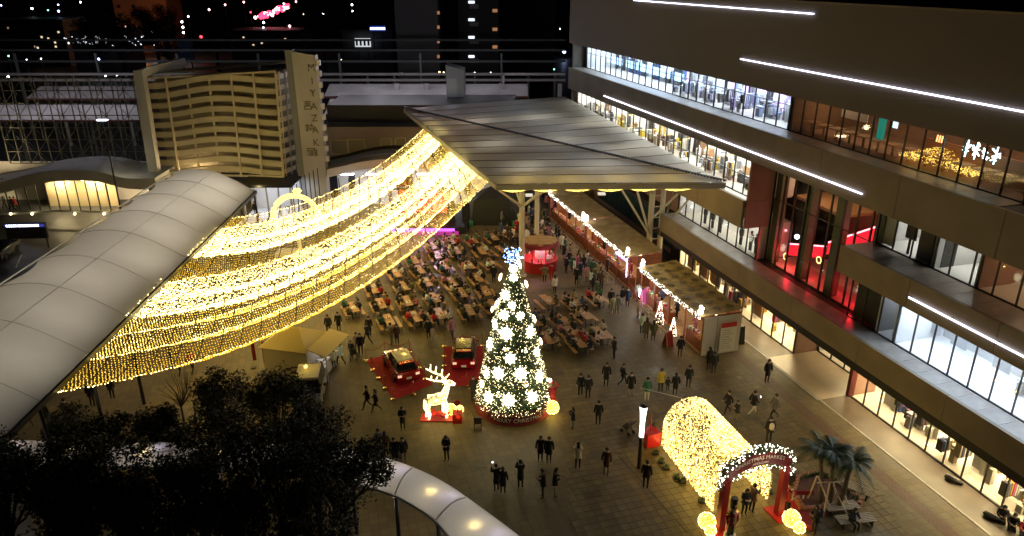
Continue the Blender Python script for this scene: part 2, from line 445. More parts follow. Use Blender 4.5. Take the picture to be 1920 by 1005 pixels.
# glazing: panes and mullions each their own part, sharing mesh data
def glaze(sa, sb, d, z0, z1, step=1.25, gm=m_glass, fm=m_frame, rail=None, w=.05):
    n = max(1, round((sb - sa) / step)); st = (sb - sa) / n
    pm = MB().box(-st / 2 + w / 2, st / 2 - w / 2, -.01, .01, z0 + .06, z1 - .02).mesh('window_pane', gm)
    mm = MB().box(-w / 2, w / 2, -.05, .05, z0, z1).mesh('mullion', fm)
    for k in range(n + 1):
        place('mullion', mm, mall, (-(sa + k * st - S0), d - D0, 0))
        if k < n: place('window_pane', pm, mall, (-(sa + (k + .5) * st - S0), d - D0, 0))
    bpart('window_sill', fm, sa, sb, d - .055, d + .055, z0 - .002, z0 + .055)
    if rail: bpart('window_rail', fm, sa, sb, d - .03, d + .03, rail, rail + .05)
glaze(SN, 33.0, 31.95, .02, 3.6, 1.27)
glaze(33.2, 38.6, 33.85, .04, 3.6, 1.35)
glaze(38.8, 57.3, 31.95, .02, 3.6, 1.32)
glaze(SN, 33.6, 31.16, 5.5, 8.75, 1.25)
glaze(33.7, 43.3, 31.86, 5.5, 13.0, 1.2, w=.11, rail=10.2)
glaze(43.5, 55.4, 31.2, 5.5, 8.4, 1.3)
glaze(SN, 33.2, 31.86, 10.3, 13.1, 1.3)
glaze(43.55, 78.6, 30.4, 10.13, 12.98, 1.35, rail=11.5)
glaze(SN, 41.9, 31.3, 15.3, 18.1, 1.26)
glaze(42.0, 78.6, 31.3, 15.3, 18.1, 1.36, rail=16.9)
bpart('entrance_pillar', mat('pillar_red', (.10,.012,.01), .5), 32.85, 33.1, 31.72, 32.15, .04, 3.45); bpart('entrance_return', m_side, 32.9, 33.05, 32.152, 33.8, .04, 3.45)
bpart('entrance_pillar', m_side, 38.7, 38.8, 31.98, 33.8, .04, 3.45)
for s in (39.6, 36.6):
    bpart('green_grey_column', mat('green_grey_column', (0.13, 0.14, 0.09), .4, var=.2), s - .35, s + .35, 31.95, 32.5, 5.5, 13)
bpart('green_grey_column', MATS['green_grey_column'], 32.9, 33.55, 31.95, 32.5, 10.3, 13)
bpart('green_grey_column', MATS['green_grey_column'], 42.6, 43.2, 31.95, 32.5, 5.5, 13)
# led lines on the wall, with their little brackets
for (sa, sb, z) in ((38.7, 63.4, 22.82), (SN, 45.75, 19.57), (32.4, 69.1, 13.68), (SN, 27.85, 9.38)):
    o = bpart('light_line', m_ledline, sa, sb, 29.50, 29.55, z - .035, z + .035)
    bk = MB(); s = sa + .1
    while s < sb: bb(bk, s, s + .08, 29.552, 29.598, z - .06, z + .06); s += 2.6
    b2 = bk.build('bracket', m_frame, o)
# ---- interiors
def room(sa, sb, d0, d1, z0, z1, wall, floor, ceil, frac=.5, rows=1, step=2.5, sides=True):
    bpart('room_back_wall', wall, sa, sb, d1, d1 + .1, z0, z1)
    bpart('room_floor', floor, sa, sb, d0 + .06, d1, z0 - .1, z0 + .01)
    bpart('room_ceiling', m_inwhite, sa, sb, d0 + .06, d1, z1, z1 + .08)
    if sides:
        bpart('room_partition', wall, sa, sa + .08, d0 + .06, d1, z0 + .012, z1 - .01); bpart('room_partition', wall, sb - .08, sb, d0 + .06, d1, z0 + .012, z1 - .01)
    b = MB(); n = max(1, int((sb - sa) / step)); st = (sb - sa) / n
    for k in range(n):
        c = sa + (k + .5) * st
        for r in range(rows):
            dd = d0 + .35 + (d1 - d0 - .7) * (r + .5) / rows
            bb(b, c - st * frac / 2, c + st * frac / 2, dd - .25, dd + .25, z1 - .06, z1 - .02)
    b.build('ceiling_light', ceil, mall)
m_cloth = [mat('cloth_%s' % k, c, .8) for k, c in dict(black=(.02, .02, .025), cream=(.6, .55, .45), pink=(.6, .08, .25), brown=(.2, .1, .05), blue=(.05, .08, .2), white=(.75, .75, .75), grey=(.2, .2, .22), amber=(.6, .35, .05), sand=(.4, .3, .2)).items()]
def goods(sa, sb, d0, d1, z0, zmax, n, mats, rnd, small=.2, big=.5, name='merchandise'):
    b = MB()
    for k in range(n):
        s = rnd.uniform(sa + .3, sb - .3); d = rnd.uniform(d0, d1); w_ = rnd.uniform(small, big) / 2; h = rnd.uniform(.3, 1) * zmax
        b.mi(rnd.randrange(len(mats)))
        t = rnd.random()
        if t < .4: bb(b, s - w_, s + w_, d - .2, d + .2, z0 + h * .6, z0 + h * .66); bb(b, s - w_ * .9, s + w_ * .9, d - .15, d + .15, z0 + .02, z0 + h * .5)
        elif t < .75:
            bb(b, s - .02, s + .02, d - .5, d + .5, z0 + h * .97, z0 + h)
            for q in range(6):
                b.mi(rnd.randrange(len(mats))); bb(b, s - .2, s + .2, d - .48 + q * .16, d - .40 + q * .16, z0 + h * .35, z0 + h * .95)
        else: b.lathe(bl(s, d, z0), [(.12, .02), (.14, h * .3), (.2, h * .7), (.22, h * .82), (.07, h * .86), (.1, h * .95), (.04, h)], 8)
    b.build(name, mats, mall)
rr = random.Random(3)
room(SN, 33.0, 31.95, 36.5, .02, 3.4, m_inwhite, m_infloor, m_ceilw, .8, 2)
goods(18, 31.5, 32.5, 36, .03, 2.2, 60, m_cloth, rr)
for k in range(4):   # framed bright window backs of the nearest bays
    bpart('display_back', m_inwhite, 31.6 - 1.27 * k * .0 - k * 3.3 - .9, 31.6 - k * 3.3, 33.3, 33.36, .1, 3.2)
room(33.1, 38.7, 33.85, 37.5, .04, 3.4, m_inwhite, m_infloor, m_ceilw, .45, 1)
bpart('display_plinth', mat('amber_panel', (.7, .35, .02), .5), 33.3, 33.6, 33.2, 33.8, .04, 2.6)
room(38.9, 57.2, 31.95, 36.5, .02, 3.4, m_inwhite, m_infloor, m_ceilw, .7, 2)
goods(39.2, 56, 32.6, 36, .03, 2.1, 45, m_cloth, rr)
for k in range(6): bpart('display_panel', m_inwood, 44.2 + k * 2.05, 45.6 + k * 2.05, 32.9, 32.98, .1, 3.1)
room(SN, 29.8, 31.16, 34.6, 5.5, 8.7, m_inwhite, m_inwhite, m_ceilb, .8, 2)
goods(16, 24, 32.6, 34, 5.52, 2.0, 9, [m_inwhite, m_cloth[6], m_inwood], rr)
for s in (30.2, 28.4, 25.7, 23.2): bpart('display_panel', mat('pale_grey_screen', (.5, .5, .5), .6), s - 1.1, s - .1, 33.6, 33.66, 5.9, 8.4)
bpart('display_panel', m_inwood, 29.95, 30.6, 32.8, 33.2, 5.7, 8.2)
room(29.9, 31.3, 31.16, 34.6, 5.5, 8.7, m_inwhite, m_inwhite, m_ceilb, .5)
bpart('dark_doorway', m_indark, 31.4, 33.5, 31.5, 31.6, 5.52, 8.69)
room(SN, 26.2, 31.86, 36, 10.3, 12.98, m_side, m_infloor, m_ceild, .5)
room(26.3, 29.0, 31.86, 36, 10.3, 12.98, m_inwhite, m_inwhite, m_ceil, .6)
bpart('black_rock_display', m_black, 28.9, 30.6, 32.3, 33.2, 10.3, 12.9)
room(29.1, 33.2, 31.86, 36, 10.3, 12.98, m_inwhite, m_inwhite, m_ceil, .45)
bpart('dark_sign_board', m_black, 30.75, 31.5, 32.2, 32.26, 11.2, 12.4); bpart('sign_stand', m_frame, 31.05, 31.2, 32.2, 32.25, 10.32, 11.19)
bpart('white_curtain_wall', m_inwhite, 32.0, 33.1, 32.05, 32.1, 10.4, 12.9)
# atrium with escalators
bpart('atrium_back_wall', m_side, 33.4, 43.3, 38.5, 38.6, 5.5, 13)
bpart('atrium_floor', m_infloor, 33.8, 43.3, 31.95, 38.4, 5.35, 5.46)
bpart('atrium_floor_above', m_inwood, 38.2, 43.2, 33.6, 38.4, 10.1, 10.3)
bpart('atrium_ceiling', m_inwhite, 33.6, 43.3, 31.95, 38.4, 12.95, 13.0)
b = MB()
for s in (35, 37.5, 40.5, 42.3): bb(b, s - .5, s + .5, 33.2, 34.2, 12.88, 12.92)
b.build('ceiling_light', m_ceild, mall)
def esc(sa, za, sb, zb, d, w_=1.0):
    r_ = MB(); r_.hexa([bl(sa, d, za), bl(sb, d, zb), bl(sb, d + .08, zb), bl(sa, d + .08, za), bl(sa, d, za + .75), bl(sb, d, zb + .75), bl(sb, d + .08, zb + .75), bl(sa, d + .08, za + .75)])
    o = r_.build('escalator_side', m_redlit, mall)
    h = MB(); h.bar(bl(sa, d + .04, za + .85), bl(sb, d + .04, zb + .85), .09); h.build('handrail', em('handrail_light', (1, .25, .3), 5), o)
    t = MB(); t.hexa([bl(sa, d + .1, za - .1), bl(sb, d + .1, zb - .1), bl(sb, d + w_, zb - .1), bl(sa, d + w_, za - .1), bl(sa, d + .1, za + .1), bl(sb, d + .1, zb + .1), bl(sb, d + w_, zb + .1), bl(sa, d + w_, za + .1)])
    t.build('escalator_steps', m_dsteel, mall)
esc(42.3, 6.1, 38.6, 7.2, 33.0); esc(38.3, 7.6, 34.2, 10.1, 32.9); esc(36.9, 8.2, 34.6, 9.6, 34.4)
lamp('atrium_lamp', bl(38.5, 34, 9.5), 22, (1, .02, .04), .3, parent=mall)
[lamp('atrium_lamp', bl(s_, 32.5, 6.4), 85, (1, .02, .035), .15, parent=mall) for s_ in (34.8, 36.9, 39.3, 41.4)]
b = MB(); b.ball(bl(40.7, 32.3, 8.1), .17, 10, 6); b.build('globe_lamp', em('globe_lamp_glass', (.85, .95, 1), 9), mall)
b = MB()
for k, (s, z) in enumerate(((38.2, 7.3), (36.6, 6.8), (41.6, 6.3))):
    c = bl(s, 32.3, z)
    for q in range(14):
        t = q / 14 * 6.283; b.octa(c + Vector((math.cos(t) * .22, 0, math.sin(t) * .22)), .035)
b.build('wreath', m_bulb, mall)
# bay and shops under it
room(43.6, 55.3, 31.2, 34, 5.5, 8.0, m_inwhite, m_infloor, m_ceil, .5)
room(43.55, 78.6, 30.4, 33.6, 10.12, 12.96, m_inwhite, m_infloor, m_ceil, .8, 2)
goods(44, 78, 31.2, 33, 10.14, 1.9, 90, [m_inwhite, m_cloth[6], mat('yellow_goods', (.7, .5, .05), .5), m_cloth[1], m_inwhite, m_cloth[3], m_cloth[0]], rr, .2, .6)
room(SN, 41.8, 31.3, 36.5, 15.3, 18.05, m_inbrown, m_inbrown, m_ceild, .45, 1, 3)
room(42.1, 78.5, 31.3, 34.5, 15.3, 18.05, m_inwhite, m_infloor, m_ceilb, .75, 2)
goods(42.6, 60, 31.9, 34.2, 15.32, 1.9, 60, [m_inwhite, m_cloth[5], m_cloth[6], mat('pale_blue_goods', (.35, .42, .6), .5), mat('pale_violet_goods', (.45, .35, .55), .5), m_inwhite], rr, .2, .6)
for k in range(34):
    s = rr.uniform(42.6, 78); bpart('display_shelf', rr.choice([m_cloth[6], m_cloth[0], m_frame, m_cloth[4]]), s, s + rr.uniform(.4, 1.1), 34.1, 34.3, 15.32, 15.32 + rr.uniform(.8, 2.3))
for k in range(30):
    s = rr.uniform(44, 77.6); bpart('display_shelf', rr.choice([m_cloth[6], m_inwood, m_frame, m_cloth[3]]), s, s + rr.uniform(.3, .9), 33.2, 33.4, 10.14, 10.14 + rr.uniform(.8, 2.2))
gl = MB()
for k in range(26): s = rr.uniform(60, 78); bb(gl, s, s + rr.uniform(.3, .8), 33.6, 33.7, 15.9, 16.6)
gl.build('glowing_panel', em('cool_display_light', (.35, .6, 1.0), 4), mall)
gl = MB()
for k in range(12): s = rr.uniform(44, 60); bb(gl, s, s + rr.uniform(.2, .6), 33.6, 33.7, 15.7, 16.9)
gl.build('glowing_panel', em('violet_display_light', (.7, .5, 1.0), 3), mall)
# restaurant behind the right-hand top windows
tb = MB()
for k in range(14): s = 25.4 + k * 1.2; bb(tb, s - .4, s + .4, 32.0, 32.8, 15.95, 16.0); bb(tb, s - .05, s + .05, 32.35, 32.45, 15.32, 15.95)
tb.build('restaurant_table', m_inwood, mall)
bpart('wall_picture', m_inwhite, 38.2, 40.6, 34.2, 34.25, 16.3, 17.5)
bpart('teal_screen', em('teal_light', (.02, .35, .25), .6), 34.9, 35.5, 32.6, 32.64, 15.9, 17.8)
bpart('menu_screen', em('menu_light', (.6, .85, .95), 2.0), 33.3, 33.65, 31.9, 31.94, 17.0, 17.6)
bpart('booth_partition', mat('terracotta_panel', (.4, .15, .07), .5), 23.0, 32.5, 33.2, 33.3, 15.3, 16.6)
fl = MB()
for k in range(900):
    t = rr.random(); s = 33.0 - t * 4.8; h = .15 + .75 * math.exp(-((t - .45) / .3) ** 2)
    fl.tetra(bl(s + rr.uniform(-.1, .1), rr.uniform(32.1, 33.0), 15.5 + rr.random() * h), .022)
fl.build('golden_net_lights', em('golden_fairy_bulb', (1, .62, .12), 3.5, False), mall, kind='stuff')
nn = MB(); c0 = bl(28.9, 32.0, 16.8)
for ch in range(4):
    ox = ch * .56
    for k in range(5):
        p0 = c0 + Vector((ox + rr.uniform(-.05, .1), 0, rr.uniform(-.3, .45))); p1 = c0 + Vector((ox + rr.uniform(.3, .5), 0, rr.uniform(-.3, .45)))
        nn.bar(p0, p1, .045)
    nn.bar(c0 + Vector((ox + .2, 0, -.35)), c0 + Vector((ox + .25, 0, .5)), .045)
nn.build('neon_sign', em('neon_tube', (.6, .95, 1.0), 6), mall)
nn = MB()
for k in range(4): nn.bar(c0 + Vector((-1.3 - k * .16, .1, .0)), c0 + Vector((-1.28 - k * .16, .1, .35)), .05)
nn.build('orange_lamp', em('orange_tube', (1, .35, .12), 4), mall)
# far ground floor below the bay
bpart('lower_wall', m_side, 57.4, 79.1, 33.0, 33.2, .02, 8.05)
me = MB().box(-.62, .62, -.04, .04, 0, 3.0).mesh('teal_shutter', m_teal)
for k in range(15): place('teal_shutter', me, mall, (-(58.4 + 1.3 * k - S0), 32.93 - D0, .6))
bpart('fence_panel', m_dsteel, 55.6, 57.2, 31.9, 31.96, .02, 2.2)
for s in (52.0, 50.8, 49.6, 46.6, 45.3, 44.6):  # shoppers behind the glass, their backlit shade put into a dark colour
    b = MB(); b.cyl(bl(s - .09, 31.9, 5.52), bl(s - .09, 31.9, 6.3), .07, .09, 6); b.cyl(bl(s + .09, 31.9, 5.52), bl(s + .09, 31.9, 6.3), .07, .09, 6)
    b.lathe(bl(s, 31.9, 6.25), [(.17, 0), (.2, .3), (.18, .5), (.06, .56), (.1, .65), (.09, .78), (.02, .82)], 8)
    tag(b.build('shopper_silhouette', m_indark, None, loc=mall.location, rz=RZF), 'dark shopper silhouette' , 'person') if False else b.build('shopper_silhouette', m_indark, mall)
# ================================================================== the big grey canopy
m_roofp = mat('grey_roof_sheet', (0.55, 0.54, 0.50), 0.5, 0.0, var=0.10, scale=0.35, trans=0.4)  # translucence added so lamps below brighten the sheets
m_roofs = mat('roof_seam', (0.10, 0.10, 0.10), 0.5); m_rseam = mat('roof_seam_light', (.30, .30, .28), .5)
m_tens = mat('white_membrane', (0.76, 0.73, 0.66), 0.75, var=0.05, scale=0.8, trans=0.5)
A_ = G(758, 203, 11.0); B_ = G(1058, 181, 11.9); C_ = G(932, 345, 9.9); D_ = G(1360, 341, 11.0)
can = thing('plaza_canopy', 'large grey folded metal canopy on cream tree-like columns over the market', 'canopy', (5, 70, 0))
O = Vector((5, 70, 0))
def lerp(a, b, t): return a + (b - a) * t
NP = 13
for k in range(NP):               # seamed sheets of the near facet (C-D-A) and the far facet (A-B-D)
    t0, t1 = k / NP, (k + 1) / NP
    a0, a1 = lerp(C_, A_, t0), lerp(C_, A_, t1); b0, b1 = lerp(D_, A_, t0), lerp(D_, A_, t1)
    q = [a0 - O, b0 - O, b1 - O, a1 - O] if k < NP - 1 else [a0 - O, b0 - O, a1 - O]
    b = MB().face([p + Vector((0, 0, (k % 2) * .012)) for p in q])
    b.build('roof_sheet', m_roofp, can)
    if k: MB().bar(a0 - O + Vector((0, 0, .03)), b0 - O + Vector((0, 0, .02)), .035, .05).build('roof_seam', m_rseam, can)
for k in range(NP):
    t0, t1 = k / NP, (k + 1) / NP
    a0, a1 = lerp(D_, A_, t0), lerp(D_, A_, t1); b0, b1 = lerp(D_, B_, t0), lerp(D_, B_, t1)
    q = [a0 - O, b0 - O, b1 - O, a1 - O] if k else [a0 - O, b1 - O, a1 - O]
    MB().face([p + Vector((0, 0, (k % 2) * .012)) for p in q]).build('roof_sheet', m_roofp, can)
    if k: MB().bar(a0 - O + Vector((0, 0, .03)), b0 - O + Vector((0, 0, .02)), .035, .05).build('roof_seam', m_rseam, can)
rg = MB(); n = 150
for k in range(n):
    p = lerp(A_, D_, (k + .5) / n) - O + Vector((0, 0, .12)); q = lerp(A_, D_, (k + 1.05) / n) - O + Vector((0, 0, .12)); rg.bar(p, q, .22, .16)
rg.build('ridge_clips', m_roofs, can, kind='stuff')
for a, b in ((C_, D_), (A_, C_), (B_, D_), (A_, B_)):
    MB().bar(a - O - Vector((0, 0, .28)), b - O - Vector((0, 0, .28)), .16, .42).build('edge_beam', m_roofp, can)
for k in range(1, 9):
    t = k / 9; a = lerp(C_, A_, t); b = lerp(D_, B_, t)
    MB().bar(a - O - Vector((0, 0, .45)), b - O - Vector((0, 0, .6)), .18, .3).build('roof_beam', m_steel, can)
def zroof(x, y):                  # underside height near the front
    return 9.6 if x < 5 else 10.1
def column(px, py, r, arms, ztop=9.4):
    p = G(px, py) - O; p.z = 0
    MB().cyl(p, p + Vector((0, 0, ztop)), r, r * .9, 14).build('column', m_steel, can, smooth=False)
    b2 = MB().cyl(p, p + Vector((0, 0, .12)), r * 1.8, r * 1.7, 14).build('column_foot', m_steel, can)
    for (zs, dx, dy, zt) in arms:
        MB().cyl(p + Vector((0, 0, zs)), p + Vector((dx, dy, zt)), .11, .09, 8).build('strut', m_steel, can)
column(978, 517, .26, [(6.4, -2.6, -3.2, 9.3), (6.4, 2.4, -3.0, 9.4), (6.4, 5.0, 1.5, 9.6), (6.4, -1.5, 4.5, 9.6)])
column(1213, 507, .27, [(3.4, -3.9, -2.4, 9.5), (3.4, -2.4, -3.4, 9.7), (4.8, 2.9, -3.6, 9.9), (7.2, -2.2, -3, 9.9)])
column(1233, 505, .24, [(3.6, 3.2, -3.4, 10.0), (3.6, 2.5, 3, 10.0)])
column(1006, 468, .24, [(6.4, 2.4, -3.0, 9.6), (6.4, -2, 3, 9.8)])
# ladder-like rungs between the column pair
b = MB()
pa, pb = G(1213, 507) - O, G(1233, 505) - O
for k in range(7): b.bar(Vector((pa.x + .1, pa.y, 1 + k * 1.0)), Vector((pb.x - .1, pb.y, 1 + k * 1.0)), .08)
b.build('rung', m_steel, can)
for (u, v) in ((.25, .15), (.6, .15), (.25, .42), (.6, .42), (.3, .7), (.65, .7), (.85, .3), (.88, .6)):
    p = lerp(lerp(C_, D_, u), lerp(A_, B_, u), v) - O
    MB().box(p.x - .3, p.x + .3, p.y - .3, p.y + .3, p.z - 2.4, p.z - 2.3).build('added_light_box', em('canopy_fill_lamp', (1, .9, .7), .8), can)
    lamp('canopy_fill_lamp', p - Vector((0, 0, 1.9)), 170, (1, .90, .74), .14, 'SPOT', can, 165)  # unseen boxes and spots added under the roof to brighten its sheets
# net lights under the front edge
fr = thing('canopy_edge_lights', 'scalloped strip of golden net lights along the front edge of the grey canopy', 'string lights', tuple(C_))
b = MB(); L = (D_ - C_)
for sgi in range(6):
    for k in range(260):
        u = (sgi + R.random()) / 6 * .88 + .005; v = R.random(); loc = ((u - .005) * 6 / .88) % 1
        z = -.52 - v * (.10 + .26 * math.sin(math.pi * loc))
        b.tetra(L * u + Vector((0, .1 + .7 * v, z)), .03)
b.build('bulbs', em('edge_bulb', (1, .66, .12), 4.5, False), fr, kind='stuff')
w_ = MB()
for sgi in range(6):
    pts = []
    for k in range(9):
        t = k / 8; u = (sgi + t) / 6 * .88 + .005; pts.append(L * u + Vector((0, .8, -.52 - (.10 + .26 * math.sin(math.pi * t)))))
    w_.tube(pts, .015, 3)
w_.build('wire', m_wire, fr)
for k in range(4): lamp('edge_lamp', L * (.12 + k * .22) + Vector((0, 1.2, -1.2)), 80, (1, .68, .16), .12, parent=fr)
# white lift shaft rising behind the canopy
sh = thing('white_shaft', 'white slanted box shaft rising behind the left part of the grey canopy', 'shaft', tuple(atY(853, 205, 93) * Vector((1, 1, 0)) if False else (atY(853, 205, 93).x, 93, 0)))
b = MB(); x0 = atY(838, 200, 93).x - sh.location.x; x1 = atY(871, 200, 93).x - sh.location.x; zt = atY(850, 122, 93).z
b.hexa([(x0, 0, 8), (x1, 0, 8), (x1, 3, 8), (x0, 3, 8), (x0, 0, zt), (x1, 0, zt - .6), (x1, 3, zt - .6), (x0, 3, zt)])
b.build('shaft_wall', mat('pale_shaft_panel', (.6, .6, .6), .5), sh)
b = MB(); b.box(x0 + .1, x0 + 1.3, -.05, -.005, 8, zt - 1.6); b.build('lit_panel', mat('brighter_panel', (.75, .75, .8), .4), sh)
b = MB(); b.box(x0 - 1, x1 + 3, -.8, -.1, zt - 5.7, zt - 5.5); b.build('white_collar', m_white, sh)
lamp('shaft_lamp', (0, -5, 13), 40, (.8, .85, 1), .2, parent=sh)

# ================================================================== membrane canopy at the left
ten = thing('membrane_canopy', 'long white tensile fabric canopy with arched ribs at left, joined to the light net', 'canopy', (-27, 45, 0))
O2 = Vector((-27, 45, 0))
ribs = [20.6, 25.6, 30.2, 34.9, 39.6, 44.2, 49.2, 53.8, 58.4, 62.6, 66.7]
def tx(Y, side):                  # plan position of the two edges
    xr = -22.25 - (Y - 27.4) * .0435
    return xr if side else xr - 7.5
def tpt(Y, u, sag=0.0):           # u 0 = left edge, 1 = right edge
    x = tx(Y, 0) * (1 - u) + tx(Y, 1) * u
    z = 7.9 * (1 - u) + 6.0 * u + 1.15 * math.sin(math.pi * u) * (1 - .25 * u)
    return Vector((x, Y, z))
for k in range(len(ribs) - 1):
    y0, y1 = ribs[k], ribs[k + 1]; nu, nv = 16, 8; vs = []; fs = []
    for j in range(nv + 1):
        for i in range(nu + 1):
            u = i / nu; v = j / nv
            ue = u
            if True:              # scalloped free edge on the left
                ue = u + (1 - u) ** 4 * .085 * math.sin(math.pi * v)
            p = tpt(y0 * (1 - v) + y1 * v, ue)
            p.z -= .17 * math.sin(math.pi * v) * math.sin(math.pi * min(1, u * .92 + .04)) ** .7
            vs.append(p - O2)
    for j in range(nv):
        for i in range(nu): a = j * (nu + 1) + i; fs.append((a, a + 1, a + nu + 2, a + nu + 1))
    b = MB().raw(vs, fs); n = len(vs)
    o = b.build('fabric_panel', m_tens, ten, smooth=True)
for y in ribs:
    MB().tube([tpt(y, u / 14) - O2 + Vector((0, 0, .03)) for u in range(15)], .016, 4).build('rib', mat('rib_seam', (.62, .6, .55), .7, trans=.5), ten)
    for u in (.06, .97):
        p = tpt(y, u) - O2; MB().cyl((p.x, p.y, 0), (p.x, p.y, p.z - .1), .11, .1, 8).build('post', m_dsteel, ten)
for k in range(len(ribs) - 1):
    MB().bar(tpt(ribs[k], 1) - O2, tpt(ribs[k + 1], 1) - O2, .16, .26).build('edge_beam', m_dsteel, ten)
    y0, y1 = ribs[k], ribs[k + 1]
    MB().cyl(tpt(y0, -.015) - O2, tpt(y1, -.015) - O2, .05, .05, 6).build('edge_cable', m_white, ten)
MB().tube([tpt(20.6 + k * 4.61, .5) - O2 + Vector((0, 0, .0 if k % 1 else .02)) for k in range(11)], .02, 4).build('seam', MATS['rib_seam'], ten)
for k, (y, u) in enumerate([((ribs[i] + ribs[i + 1]) / 2, (.5, .42, .55)[i % 3]) for i in range(10)]):
    p = tpt(y, u) - O2
    MB().box(p.x - .25, p.x + .25, p.y - .25, p.y + .25, p.z - 3.85, p.z - 3.75).build('added_light_box', em('membrane_box_glow', (1, .93, .8), 1), ten)
    lamp('membrane_fill_lamp', p - Vector((0, 0, 3.4)), 150 + 28 * k, (1, .90, .76), .14, 'SPOT', ten, 160)  # unseen spots added below to brighten the fabric, stronger with distance

# ================================================================== curved glowing walkway roof in the foreground
wk = thing('curved_walkway_roof', 'curved white membrane walkway roof with glowing round lamps in the foreground', 'canopy', (-8, 29, 0))
O3 = Vector((-8, 29, 0))
mem2 = mat('glowing_membrane', (0.80, 0.77, 0.74), 0.4, var=.04, scale=1.0, trans=0.45)
zz = 3.2
outer = [G(-60, 824, zz), G(60, 826, zz), G(200, 828, zz), G(340, 829, zz), G(480, 831, zz), G(600, 836, zz), G(668, 845, zz), G(722, 858, zz), G(775, 876, zz), G(830, 902, zz), G(875, 932, zz), G(925, 968, zz), G(975, 1006, zz), G(1010, 1040, zz)]
inner = [G(-60, 872, zz), G(60, 872, zz), G(200, 874, zz), G(340, 876, zz), G(480, 880, zz), G(580, 888, zz), G(640, 900, zz), G(690, 912, zz), G(738, 928, zz), G(780, 950, zz), G(815, 975, zz), G(845, 1010, zz), G(870, 1050, zz), G(885, 1100, zz)]
def sm(c, t):                     # smooth curve through the points
    n = len(c) - 1; t = max(0, min(n - 1e-6, t)); i = int(t); f = t - i
    p0, p1, p2, p3 = c[max(i - 1, 0)], c[i], c[i + 1], c[min(i + 2, n)]
    return .5 * ((2 * p1) + (p2 - p0) * f + (2 * p0 - 5 * p1 + 4 * p2 - p3) * f * f + (3 * p1 - p0 - 3 * p2 + p3) * f ** 3)
bounds = [0, 1, 2, 3, 4, 5.1, 6.3, 8.0, 10.0, 12.0, 13.0]
for k in range(len(bounds) - 1):
    t0, t1 = bounds[k], bounds[k + 1]; vs = []; fs = []; nu, nv = 10, 8
    for j in range(nv + 1):
        t = t0 + (t1 - t0) * j / nv; a, c = sm(outer, t), sm(inner, t)
        for i in range(nu + 1):
            u = i / nu; p = lerp(a, c, u); p.z = zz + .26 * math.sin(math.pi * u) - .14 * math.sin(math.pi * j / nv) * math.sin(math.pi * u) - .1 * u
            vs.append(p - O3)
    for j in range(nv):
        for i in range(nu): q = j * (nu + 1) + i; fs.append((q, q + 1, q + nu + 2, q + nu + 1))
    o = MB().raw(vs, fs).build('fabric_panel', mem2, wk, smooth=True)
    a, c = sm(outer, t1), sm(inner, t1)
    rb = [lerp(a, c, u / 8) + Vector((0, 0, .30 * math.sin(math.pi * u / 8) - .1 * u / 8)) - O3 for u in range(9)]
    MB().tube(rb, .035, 5).build('rib', m_white, wk)
    q = lerp(a, c, .9) - O3; MB().cyl((q.x, q.y, 0), (q.x, q.y, 3.05), .1, .1, 8).build('post', m_dsteel, wk)
    tm = (t0 + t1) / 2; m0 = lerp(sm(outer, tm), sm(inner, tm), .45) - O3
    MB().cyl(m0 - Vector((0, 0, .55)), m0 - Vector((0, 0, .5)), .16, .16, 10).build('round_lamp', em('round_lamp_glass', (1, .85, .5), 14), wk)
    lamp('walkway_lamp', m0 - Vector((0, 0, .14)), 9, (1, .74, .26), .06, 'SPOT', wk, 150)
    lamp('walkway_glow', m0 + Vector((.3, 0, -1.9)), 75, (1, .90, .80), .3, 'SPOT', wk, 160)
    q = lerp(sm(outer, t1 - .3), sm(inner, t1 - .3), .3) - O3
    lamp('walkway_tube', q - Vector((0, 0, .3)), 7, (.72, .64, 1.0), .1, 'SPOT', wk, 150)
for c, nm in ((outer, 'dark'), (inner, 'pale')):
    MB().tube([sm(c, k * 13 / 60) - O3 + Vector((0, 0, -.06)) for k in range(61)], .06, 5).build('edge_tube', m_black if nm == 'dark' else m_white, wk)
# ================================================================== the great hanging net of lights
netO = Vector((-13, 50, 0))
net = thing('light_net', 'huge sagging net of golden string lights hung between the white canopy and grey canopy', 'string lights', tuple(netO))
NL0, NL1 = G(425, 408, 6.0), G(96, 735, 6.0)
NR0, NR1 = G(806, 222, 10.6), G(930, 350, 9.7)
def npt(u, v):                      # u 0..1 left to right, v 0..1 far to near
    # cables run u-wards and gather a little at the right
    a = lerp(NL0, NL1, v); b = lerp(NR0, NR1, v)
    p = lerp(a, b, u)
    sag = 4 * u * (1 - u)
    p.z -= sag * (2.0 + 1.9 * v) * (1 - .25 * (u - .5))
    p.y -= sag * .5 * v
    # scallops between the carrying cables
    k = v * 9.0; f = k - math.floor(k)
    p.z -= .55 * math.sin(math.pi * f) * min(1, 6 * u * (1 - u) + .15)
    c = u * 22; f2 = c - math.floor(c)
    p.z -= .10 * math.sin(math.pi * f2)
    return p
